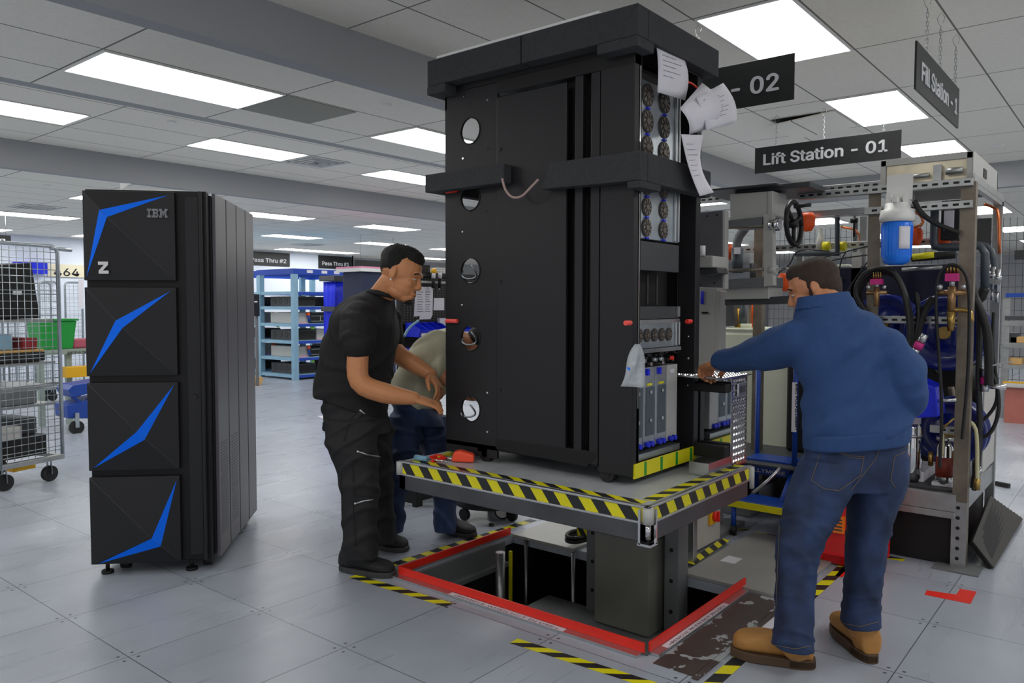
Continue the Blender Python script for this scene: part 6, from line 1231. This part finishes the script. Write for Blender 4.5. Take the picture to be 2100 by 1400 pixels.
def hand(mb, wr, D, Pn, T, curl=(.5, .6, .4), s=1., spread=.10, thumb=.8, long=1.):
    """wr wrist, D towards the fingers, Pn palm normal (side the fingers curl to), T side of the thumb"""
    D = nrm(D); Pn = nrm(np.array(Pn, float)-D*np.dot(Pn, D)); T2 = np.cross(D, Pn); T2 = T2 if np.dot(T2, T) > 0 else -T2
    pl = .092*s; ell(mb, wr+D*pl*.5, (D, T2, Pn), (pl*.62, .041*s, .017*s)); ell(mb, wr+D*pl*.75, (D, T2, Pn), (pl*.34, .042*s, .015*s)); ell(mb, wr+D*pl*.35+T2*.024*s+Pn*.006*s, (D, T2, Pn), (pl*.36, .019*s, .017*s))
    for k, (off, L_) in enumerate(((.031, .072), (.011, .081), (-.010, .076), (-.030, .060))):
        p = wr+D*pl*.92+T2*off*s; d = nrm(D+T2*spread*(1.5-k)); a = 0; P = [p-D*.015*s, p]; L_ = L_*s*long
        for j, (f, cu) in enumerate(zip((.46, .30, .24), curl)): a += cu*(1+.08*k); dd = d*math.cos(a)+Pn*math.sin(a); P.append(P[-1]+dd*L_*f)
        limb(mb, P, [.0088*s, .0090*s, .0082*s, .0076*s, .0066*s], 10)
    p = wr+D*pl*.22+T2*.030*s; d1 = nrm(T2*.75+D*.65+Pn*.35); d2 = nrm(T2*(.55-thumb*.5)+D+Pn*thumb*.5); d3 = nrm(D*.9+Pn*thumb*.6-T2*.25*thumb)
    limb(mb, [p, p+d1*.036*s, p+d1*.036*s+d2*.032*s, p+d1*.036*s+d2*.032*s+d3*.026*s], [.0155*s, .0125*s, .0108*s, .0085*s], 10)
def shoe(parent, heel, toe, wd, hh, m, ms, laces=True, boot=False, ank=None):
    heel = np.array(heel, float); toe = np.array(toe, float); heel[2] = toe[2] = 0; d = nrm(toe-heel); L_ = np.linalg.norm(toe-heel); sd = np.array([-d[1], d[0], 0]); up = np.array([0, 0, 1.]); sh = .036 if boot else .028
    b = MB(); R = []
    for u, w_, z0, z1 in ((.0, .55, .02, .55), (.04, .72, .0, .95), (.18, .78, 0, 1.02), (.34, .74, 0, .98), (.5, .78, 0, .78), (.66, .95, 0, .60), (.82, 1.0, 0, .50), (.93, .82, 0, .42), (1.0, .45, .02, .26)):
        z1 = z1+(.14 if boot and u > .6 else 0); R.append((heel+d*L_*u+up*(sh*.85+(z0+z1)/2*hh), sd*w_*wd/2, up*(z1-z0)/2*hh))
    loft(b, R, 22, 2.6); a = (heel+d*L_*.2+up*hh*.8) if ank is None else ank; limb(b, [heel+d*L_*.2+up*hh*.6, a], [wd*.42, wd*.42 if boot else wd*.36]); o = fuse('boot' if boot else 'shoe', b, m, parent, .005, 3)
    b = MB(); P = []
    for t in np.linspace(0, 2*math.pi, 28, endpoint=False):
        c, s = math.cos(t), math.sin(t); u = .5-.5*c; w_ = 1.12*(.80 if u < .45 else .80+.24*math.sin((u-.45)/.4*1.57) if u < .85 else 1.04)*wd/2; P.append(heel+d*L_*(u*1.07-.03)+sd*w_*math.copysign(abs(s)**.7, s))
    b.prism([p+up*.0015 for p in P], up*sh); b.build('sole', ms, o, bevel=.004)
    if boot: bb = MB(); bb.prism([p+up*.0 for p in P if np.dot(p-heel, d) < L_*.28], up*.03); bb.build('heel_block', ms, o)
    if laces:
        b = MB()
        for k in range(4): u = .40+.085*k; z = sh+hh*(.93-.36*(u-.36)/.3)*.92; c = heel+d*L_*u+up*z; b.tube([c-sd*wd*.2-up*.012, c+up*.006, c+sd*wd*.2-up*.012], .003, 6, smooth=1)
        b.build('laces', 'hblk' if not boot else ms, o)
    return o
def person(label, loc): return thing('person', label, 'person', loc)
RR = lambda v: _r2*v      # half widths given across the view
def ring_at(x, y, w_, hw, tilt, d, dirn=None):
    """section centred at a photo point at distance w_; hw = half width in photo px, d = half depth in metres, tilt = lean in the view"""
    a = (_r2*math.cos(tilt)-_u2*math.sin(tilt))*hw*w_/FPX; return (cp(x, y, w_), a, _f*d if dirn is None else nrm(dirn)*d)
# ---------------- person in black, left
p1 = person('person in black polo shirt and black trousers working left of the tall rack', (2.78, 3.25, 0))
b = MB(); tl = .28
Hd = cp(823, 560, 4.12); F1 = nrm(_r2*.93-_u2*.34-_f*.16); U1 = nrm(_u2*.94+_r2*.34); q1, ax1 = head(b, Hd, F1, U1, 1.16)
limb(b, [q1(-.03, 0, -.05), cp(782, 606, 4.18), cp(770, 628, 4.2)], [.062, .066, .08])
sN, eN, wN = cp(733, 662, 3.98), cp(738, 782, 3.94), cp(848, 816, 3.98)
sF, eF, wF = cp(792, 655, 4.40), cp(806, 715, 4.42), cp(884, 768, 4.33)
limb(b, [sN, cp(734, 720, 3.96), eN, cp(790, 806, 3.95), wN], [.055, .056, .054, .053, .034]); limb(b, [sF, eF, cp(845, 744, 4.38), wF], [.07, .058, .052, .034])
hand(b, wN, cp(905, 832, 4.03)-wN, -_u2*.9+_f*.35, _f*.6+_u2*.2, (.12, .32, .22), 1.1, .09, .7)
hand(b, wF, cp(905, 800, 4.27)-wF, -_r2*.4-_u2*.6, -_f, (.35, .5, .3), 1.1, .06, .7)
loft(b, [ring_at(732, 845, 4.2, 38, tl, .08), ring_at(735, 760, 4.2, 55, tl, .14), ring_at(750, 680, 4.2, 56, tl, .17), ring_at(768, 632, 4.2, 40, tl, .14)])
limb(b, [cp(734, 860, 4.14), cp(738, 990, 4.09), cp(738, 1130, 4.07)], [.05, .05, .045]); limb(b, [cp(752, 850, 4.30), cp(775, 985, 4.38), cp(786, 1100, 4.41)], [.075, .06, .05])
body = fuse('body', b, skin1, p1, .0045, 3)
face_bits(q1, ax1, 1.16, p1)
b = MB()   # hair: crown cap, higher at the front
for p, r in (((-.030, 0, .052), (.090, .076, .076)), ((.026, 0, .082), (.060, .060, .042)), ((-.052, 0, .03), (.060, .068, .072)), ((.0, 0, .098), (.072, .058, .032)), ((-.03, .058, .034), (.044, .022, .042)), ((-.03, -.058, .034), (.044, .022, .042))): ell(b, q1(*p), ax1, [v*1.16 for v in r])
fuse('hair', b, hairm, p1, .007, 2, folds=lambda a: .0028*np.sin(a[:, 0]*260+3*np.sin(a[:, 2]*190))*np.sin(a[:, 1]*240+2*np.sin(a[:, 0]*170))*np.cos(a[:, 2]*230))
b = MB(); ell(b, q1(.0935, 0, -.062), ax1, (.007, .023, .0035)); ell(b, q1(.078, 0, -.112), ax1, (.022, .026, .017)); fuse('beard', b, hairm, p1, .004, 2)
MB().ball(q1(-.006, -.090, -.045), .006, 8).ball(q1(-.006, .090, -.045), .006, 8).build('earrings', 'whitep', p1)
b = MB(); loft(b, [ring_at(718, 832, 4.2, 80, tl+.05, .19), ring_at(722, 800, 4.2, 80, tl, .19), ring_at(731, 750, 4.2, 76, tl, .185), ring_at(742, 700, 4.2, 74, tl, .20), ring_at(752, 660, 4.2, 68, tl, .235), ring_at(764, 628, 4.2, 48, tl, .19), ring_at(776, 604, 4.19, 28, tl, .09)])
limb(b, [cp(740, 655, 4.02), cp(735, 682, 3.97), cp(736, 704, 3.95)], [.10, .098, .088]); limb(b, [cp(790, 655, 4.36), cp(800, 690, 4.42)], [.095, .085])
fuse('polo_shirt', b, CL['polo'], p1, .008, 5, noise_folds(.03, ((.3, .2, 1), (1, -.6, .5), (.5, .5, -1)), (34, 26, 40)))
b = MB(); cN = cp(784, 603, 4.17); b.tube([cN+nrm(_r2*.93-_u2*.3)*.073*math.cos(t)+_f*.068*math.sin(t)+U1*.010*math.cos(t) for t in np.linspace(0, 2*math.pi, 20)], .016, 8); b.build('collar', CL['polo'], p1)
b = MB(); loft(b, [ring_at(722, 800, 4.2, 62, tl, .17), ring_at(729, 850, 4.2, 67, .15, .18), ring_at(733, 885, 4.2, 68, .05, .18)])
loft(b, [ring_at(722, 860, 4.11, 58, 0, .11), ring_at(722, 910, 4.09, 53, 0, .12), ring_at(732, 960, 4.08, 45, 0, .105), ring_at(739, 1000, 4.07, 41, 0, .10), ring_at(737, 1060, 4.07, 38, 0, .09), ring_at(740, 1105, 4.07, 36, 0, .09), ring_at(742, 1142, 4.07, 36, 0, .09)])
loft(b, [ring_at(758, 870, 4.30, 46, 0, .11), ring_at(768, 930, 4.34, 38, 0, .11), ring_at(775, 1000, 4.38, 33, 0, .095), ring_at(779, 1060, 4.40, 31, 0, .085), ring_at(783, 1110, 4.41, 30, 0, .085)])
tr = fuse('cargo_trousers', b, CL['cargo'], p1, .008, 4, noise_folds(.034, ((.2, .3, 1), (.8, -.5, .7), (-.5, .6, .8)), (42, 30, 55)))
for pts in ([(734, 926), (760, 934), (780, 937)], [(729, 1032), (748, 1026), (764, 1024)], [(740, 842), (748, 849)]):
    P = on_skin(tr, dense(pts), .003)
    if len(P) > 2: MB().tube(P, .0045, 6).ball(P[0], .008, 8).build('zip', 'alu', tr)
for pts in ([(705, 905), (716, 860), (738, 842), (775, 845)], [(722, 935), (726, 1015), (760, 1018)], [(700, 960), (702, 1080)], [(724, 1035), (730, 1120)]):
    P = on_skin(tr, dense(pts), .001)
    if len(P) > 2: MB().tube(P, .0028, 5).build('seam', CL['cargo'], tr)
shoe(p1, onz(700, 1168), onz(806, 1182), .115, .105, CL['shoe'], CL['sole'])
shoe(p1, onz(757, 1120), onz(834, 1130), .11, .10, CL['shoe'], CL['sole'])
# ---------------- person in olive shirt, bending behind the rack
p2 = person('person in olive shirt and blue jeans bending behind the tall black rack', (3.28, 3.5, 0))
b = MB(); t2_ = .86
Hd = cp(978, 716, 4.72); F2 = nrm(_r2*.55-_u2*.75+_f*.1); U2 = nrm(_u2*.4+_r2*.8); q2, ax2 = head(b, Hd, F2, U2, 1.05)
limb(b, [q2(-.03, 0, -.04), cp(942, 700, 4.64)], [.06, .07])
sA, eA, wA = cp(926, 712, 4.52), cp(908, 768, 4.47), cp(945, 790, 4.44)
limb(b, [sA, eA, wA], [.065, .05, .032]); hand(b, wA, _r2*.8-_u2*.3-_f*.1, _f*.2-_u2, -_f, (.4, .5, .4), 1.)
limb(b, [cp(940, 705, 4.85), cp(935, 790, 4.85), cp(970, 812, 4.75)], [.065, .05, .032]); hand(b, cp(970, 812, 4.75), _r2-_u2*.3, -_u2, -_f, (.4, .5, .4), 1.)
loft(b, [ring_at(848, 815, 4.65, 34, .8, .13), ring_at(880, 770, 4.65, 40, .8, .14), ring_at(925, 715, 4.65, 40, .8, .15)])
limb(b, [cp(838, 835, 4.62), cp(820, 960, 4.6), cp(804, 1050, 4.6)], [.07, .05, .04]); limb(b, [cp(884, 835, 4.75), cp(904, 960, 4.74), cp(912, 1050, 4.72)], [.07, .05, .04])
fuse('body', b, skin2, p2, .0065, 3); face_bits(q2, ax2, 1.05, p2)
b = MB()
for p, r in (((-.02, 0, .045), (.098, .080, .078)), ((-.05, 0, .02), (.06, .07, .07))): ell(b, q2(*p), ax2, [v*1.05 for v in r])
fuse('hair', b, hairm, p2, .008, 2)
b = MB(); pa = math.atan2(85, 100)
loft(b, [ring_at(840, 822, 4.65, 50, .55, .18), ring_at(852, 800, 4.65, 54, .65, .18), ring_at(872, 768, 4.65, 58, .8, .18), ring_at(898, 736, 4.65, 56, .85, .20), ring_at(922, 712, 4.65, 48, .85, .22), ring_at(942, 694, 4.65, 28, .85, .14)])
limb(b, [cp(918, 708, 4.56), cp(912, 735, 4.52), cp(906, 752, 4.49)], [.095, .085, .075])
fuse('olive_shirt', b, CL['olive'], p2, .009, 4, noise_folds(.035, ((.6, .3, 1), (1, -.4, .2)), (30, 36)))
b = MB(); loft(b, [ring_at(845, 812, 4.65, 46, .6, .16), ring_at(858, 840, 4.66, 52, .3, .17), ring_at(860, 870, 4.67, 54, .1, .16)])
loft(b, [ring_at(834, 850, 4.62, 38, 0, .11), ring_at(832, 900, 4.61, 35, 0, .11), ring_at(820, 960, 4.60, 30, 0, .09), ring_at(808, 1020, 4.60, 26, 0, .08), ring_at(803, 1092, 4.60, 25, 0, .08)])
loft(b, [ring_at(884, 850, 4.74, 36, 0, .11), ring_at(896, 910, 4.74, 33, 0, .10), ring_at(906, 970, 4.74, 28, 0, .085), ring_at(912, 1030, 4.73, 25, 0, .08), ring_at(914, 1090, 4.72, 25, 0, .08)])
fuse('jeans', b, CL['jeans'], p2, .008, 4, noise_folds(.04, ((.2, .3, 1), (.8, -.5, .7)), (44, 36)))
a = onz(798, 1072); shoe(p2, a, a+nrm((onz(800, 1104)-a)*np.array([1, 1, 0]))*.29, .11, .09, CL['shoe'], CL['sole']); shoe(p2, onz(898, 1086), onz(972, 1102), .11, .09, CL['shoe'], CL['sole'])
# ---------------- person in the blue sweater, right, seen from behind
p3 = person('person in blue sweater and tan boots seen from behind, leaning towards the metal box', (3.2, 1.0, 0))
b = MB(); Hd = cp(1668, 590, 3.22); F3 = nrm(_f*.42-_r2*.85-_u2*.30); U3 = nrm(_u2*.95-_r2*.2+_f*.1); q3, ax3 = head(b, Hd, F3, U3, 1.02)
limb(b, [q3(-.035, 0, -.05), cp(1690, 625, 3.16), cp(1696, 660, 3.14)], [.062, .066, .08])
sL, eL, wL = cp(1628, 690, 3.16), cp(1550, 726, 3.42), cp(1472, 744, 3.66)
sR, eR, wR = cp(1812, 700, 3.06), cp(1868, 808, 2.98), cp(1800, 850, 3.36)
limb(b, [sL, eL, wL], [.045, .043, .034]); limb(b, [sR, cp(1842, 755, 3.03), eR, cp(1835, 838, 3.12), wR], [.045, .04, .04, .04, .033])
hand(b, wL, cp(1440, 757, 3.80)-wL, -_u2*.95+_f*.1, _f*.5+_r2*.2, (.75, .95, .6), 1.2, .02, 1.1)
hand(b, wR, _f-_r2*.3, -_u2, -_r2, (.4, .5, .4), 1.)
loft(b, [ring_at(1752, 900, 3.06, 70, -.1, .09), ring_at(1745, 800, 3.1, 82, -.15, .11), ring_at(1722, 710, 3.12, 88, -.2, .11), ring_at(1700, 655, 3.14, 60, -.2, .09)])
limb(b, [cp(1712, 950, 3.08), cp(1645, 1110, 3.04), cp(1628, 1310, 2.99)], [.07, .06, .045]); limb(b, [cp(1790, 950, 3.1), cp(1775, 1110, 3.11), cp(1765, 1290, 3.11)], [.07, .055, .045])
fuse('body', b, skin2, p3, .0048, 3); face_bits(q3, ax3, 1.02, p3)
b = MB()
for p, r in (((-.018, 0, .040), (.098, .0785, .080)), ((-.045, 0, .0), (.066, .0735, .085)), ((-.06, 0, -.045), (.040, .055, .04)), ((.03, 0, .075), (.058, .06, .042)), ((-.018, .052, .02), (.05, .028, .055)), ((-.018, -.052, .02), (.05, .028, .055))): ell(b, q3(*p), ax3, [v*1.02 for v in r])
fuse('hair', b, hairb, p3, .0055, 3)
b = MB(); limb(b, [q3(.008, .072, -.01), q3(.015, .064, -.06), q3(.05, .04, -.105), q3(.08, 0, -.105), q3(.05, -.04, -.105), q3(.015, -.064, -.06), q3(.008, -.072, -.01)], [.008, .012, .016, .018, .016, .012, .008], 10); fuse('beard', b, hairb, p3, .005, 2)
b = MB(); loft(b, [ring_at(1755, 893, 3.06, 102, -.10, .145), ring_at(1757, 868, 3.06, 104, -.10, .152), ring_at(1754, 830, 3.08, 101, -.1, .155), ring_at(1746, 790, 3.10, 98, -.14, .155), ring_at(1733, 745, 3.12, 100, -.18, .155), ring_at(1719, 705, 3.13, 104, -.2, .15), ring_at(1705, 668, 3.14, 92, -.2, .135), ring_at(1694, 640, 3.15, 66, -.18, .11), ring_at(1690, 612, 3.16, 50, -.1, .085)])
limb(b, [cp(1640, 700, 3.14), cp(1600, 712, 3.24), cp(1545, 728, 3.43), cp(1500, 738, 3.58), cp(1482, 740, 3.64)], [.098, .09, .075, .060, .054])
limb(b, [cp(1800, 710, 3.08), cp(1842, 750, 3.02), cp(1862, 800, 2.99), cp(1835, 838, 3.1), cp(1805, 850, 3.3)], [.098, .088, .075, .065, .055])
def swf(a):
    f1 = noise_folds(.03, ((.5, .4, 1), (1, -.8, .9), (-.4, .7, .6)), (26, 20, 32))(a); c = cp(1840, 760, 3.0); d = np.linalg.norm(a-c, axis=1); e_ = a@(_u2*.85-_r2*.5); return f1+.010*np.sin(e_*46+5*d+1.5*np.sin(a@_r2*7))*np.exp(-(d/.33)**2)+.006*np.sin(e_*70+2*np.sin(a@_r2*9))*np.exp(-((a@_u2-cp(1750, 860, 3.06)@_u2)/.12)**2)
sw = fuse('blue_sweater', b, CL['sweater'], p3, .008, 6, swf)
b = MB(); c_, a_, d_ = ring_at(1690, 614, 3.16, 52, -.12, .088); rr = [(c_+_u2*h+a_*k, a_*k2, d_*k2) for h, k, k2 in ((-.03, .0, 1.12), (-.005, -.02, 1.02), (.022, -.04, .96))]; loft(b, rr); fuse('collar', b, CL['sweater'], p3, .006, 3)
b = MB(); loft(b, [ring_at(1753, 914, 3.06, 101, -.09, .148), ring_at(1755, 900, 3.06, 104, -.10, .153), ring_at(1756, 880, 3.06, 105, -.10, .157)]); fuse('hem_band', b, CL['sweater'], p3, .006, 3)
b = MB(); loft(b, [ring_at(1756, 885, 3.07, 98, 0, .135), ring_at(1754, 925, 3.08, 100, 0, .145), ring_at(1752, 965, 3.09, 102, 0, .15), ring_at(1752, 1000, 3.09, 96, 0, .13)])
loft(b, [ring_at(1702, 940, 3.07, 54, 0, .13), ring_at(1682, 1000, 3.06, 60, 0, .13), ring_at(1660, 1060, 3.05, 53, 0, .115), ring_at(1641, 1110, 3.04, 46, 0, .10), ring_at(1633, 1160, 3.03, 40, 0, .09), ring_at(1630, 1220, 3.01, 37, 0, .085), ring_at(1627, 1290, 2.99, 38, 0, .085), ring_at(1627, 1326, 2.985, 40, 0, .09)])
loft(b, [ring_at(1806, 930, 3.09, 50, 0, .13), ring_at(1798, 990, 3.10, 52, 0, .13), ring_at(1784, 1060, 3.11, 41, 0, .11), ring_at(1776, 1120, 3.11, 36, 0, .095), ring_at(1772, 1180, 3.11, 34, 0, .09), ring_at(1766, 1240, 3.11, 34, 0, .085), ring_at(1764, 1280, 3.11, 39, 0, .09)])
kn = [cp(1640, 1115, 3.04), cp(1776, 1120, 3.11), cp(1628, 1300, 2.98), cp(1765, 1265, 3.11)]
def jf(a):
    s_ = np.zeros(len(a))
    for i, c in enumerate(kn): d = np.linalg.norm((a-c)*np.array([1, 1, .8]), axis=1); s_ += np.exp(-(d/.13)**2)*np.maximum(0, np.sin(a@np.array([30*(-1)**i, 22, 70])+3.0*np.sin(a@_r2*15+i)+2*np.sin(a@np.array([9., 5, 31])+i)))**1.5
    return .007*s_-.0015+noise_folds(.010, ((.2, .3, 1), (.8, -.7, .8)), (40, 52))(a)
je = fuse('jeans', b, CL['jeans'], p3, .007, 4, jf)
gold = mat('ochre_stitching', (118, 100, 76), .7)
def on_back(x, y, wc, hw, d, xc): return max(0, 1-((x-xc)/hw)**2)
def stitch(pts, *_):
    P = on_skin(je, dense(pts))
    if len(P) > 2: MB().tube(P, .0013, 5).build('stitching', gold, je)
for q in ([(1688, 908), (1712, 922), (1745, 934), (1772, 936)], [(1690, 912), (1716, 926), (1746, 938), (1770, 940)], [(1688, 908), (1676, 950), (1664, 985), (1690, 1002), (1720, 1006)], [(1772, 936), (1764, 975), (1720, 1006)], [(1809, 888), (1808, 905), (1796, 940), (1772, 970), (1745, 1005)],
          [(1692, 902), (1740, 916), (1800, 914), (1852, 902)], [(1834, 936), (1856, 926)], [(1834, 936), (1826, 985), (1836, 1000)], [(1600, 1060), (1596, 1150), (1592, 1250)]): stitch(q)
for q in ([(1589, 1322), (1630, 1330), (1664, 1324)], [(1728, 1278), (1765, 1284), (1802, 1274)]): stitch(q)
shoe(p3, onz(1668, 1368), onz(1504, 1338), .13, .115, CL['boot'], CL['bsole'], True, True, cp(1632, 1325, 2.99)); shoe(p3, onz(1788, 1360), onz(1719, 1290), .118, .11, CL['boot'], CL['bsole'], True, True, cp(1764, 1275, 3.10))
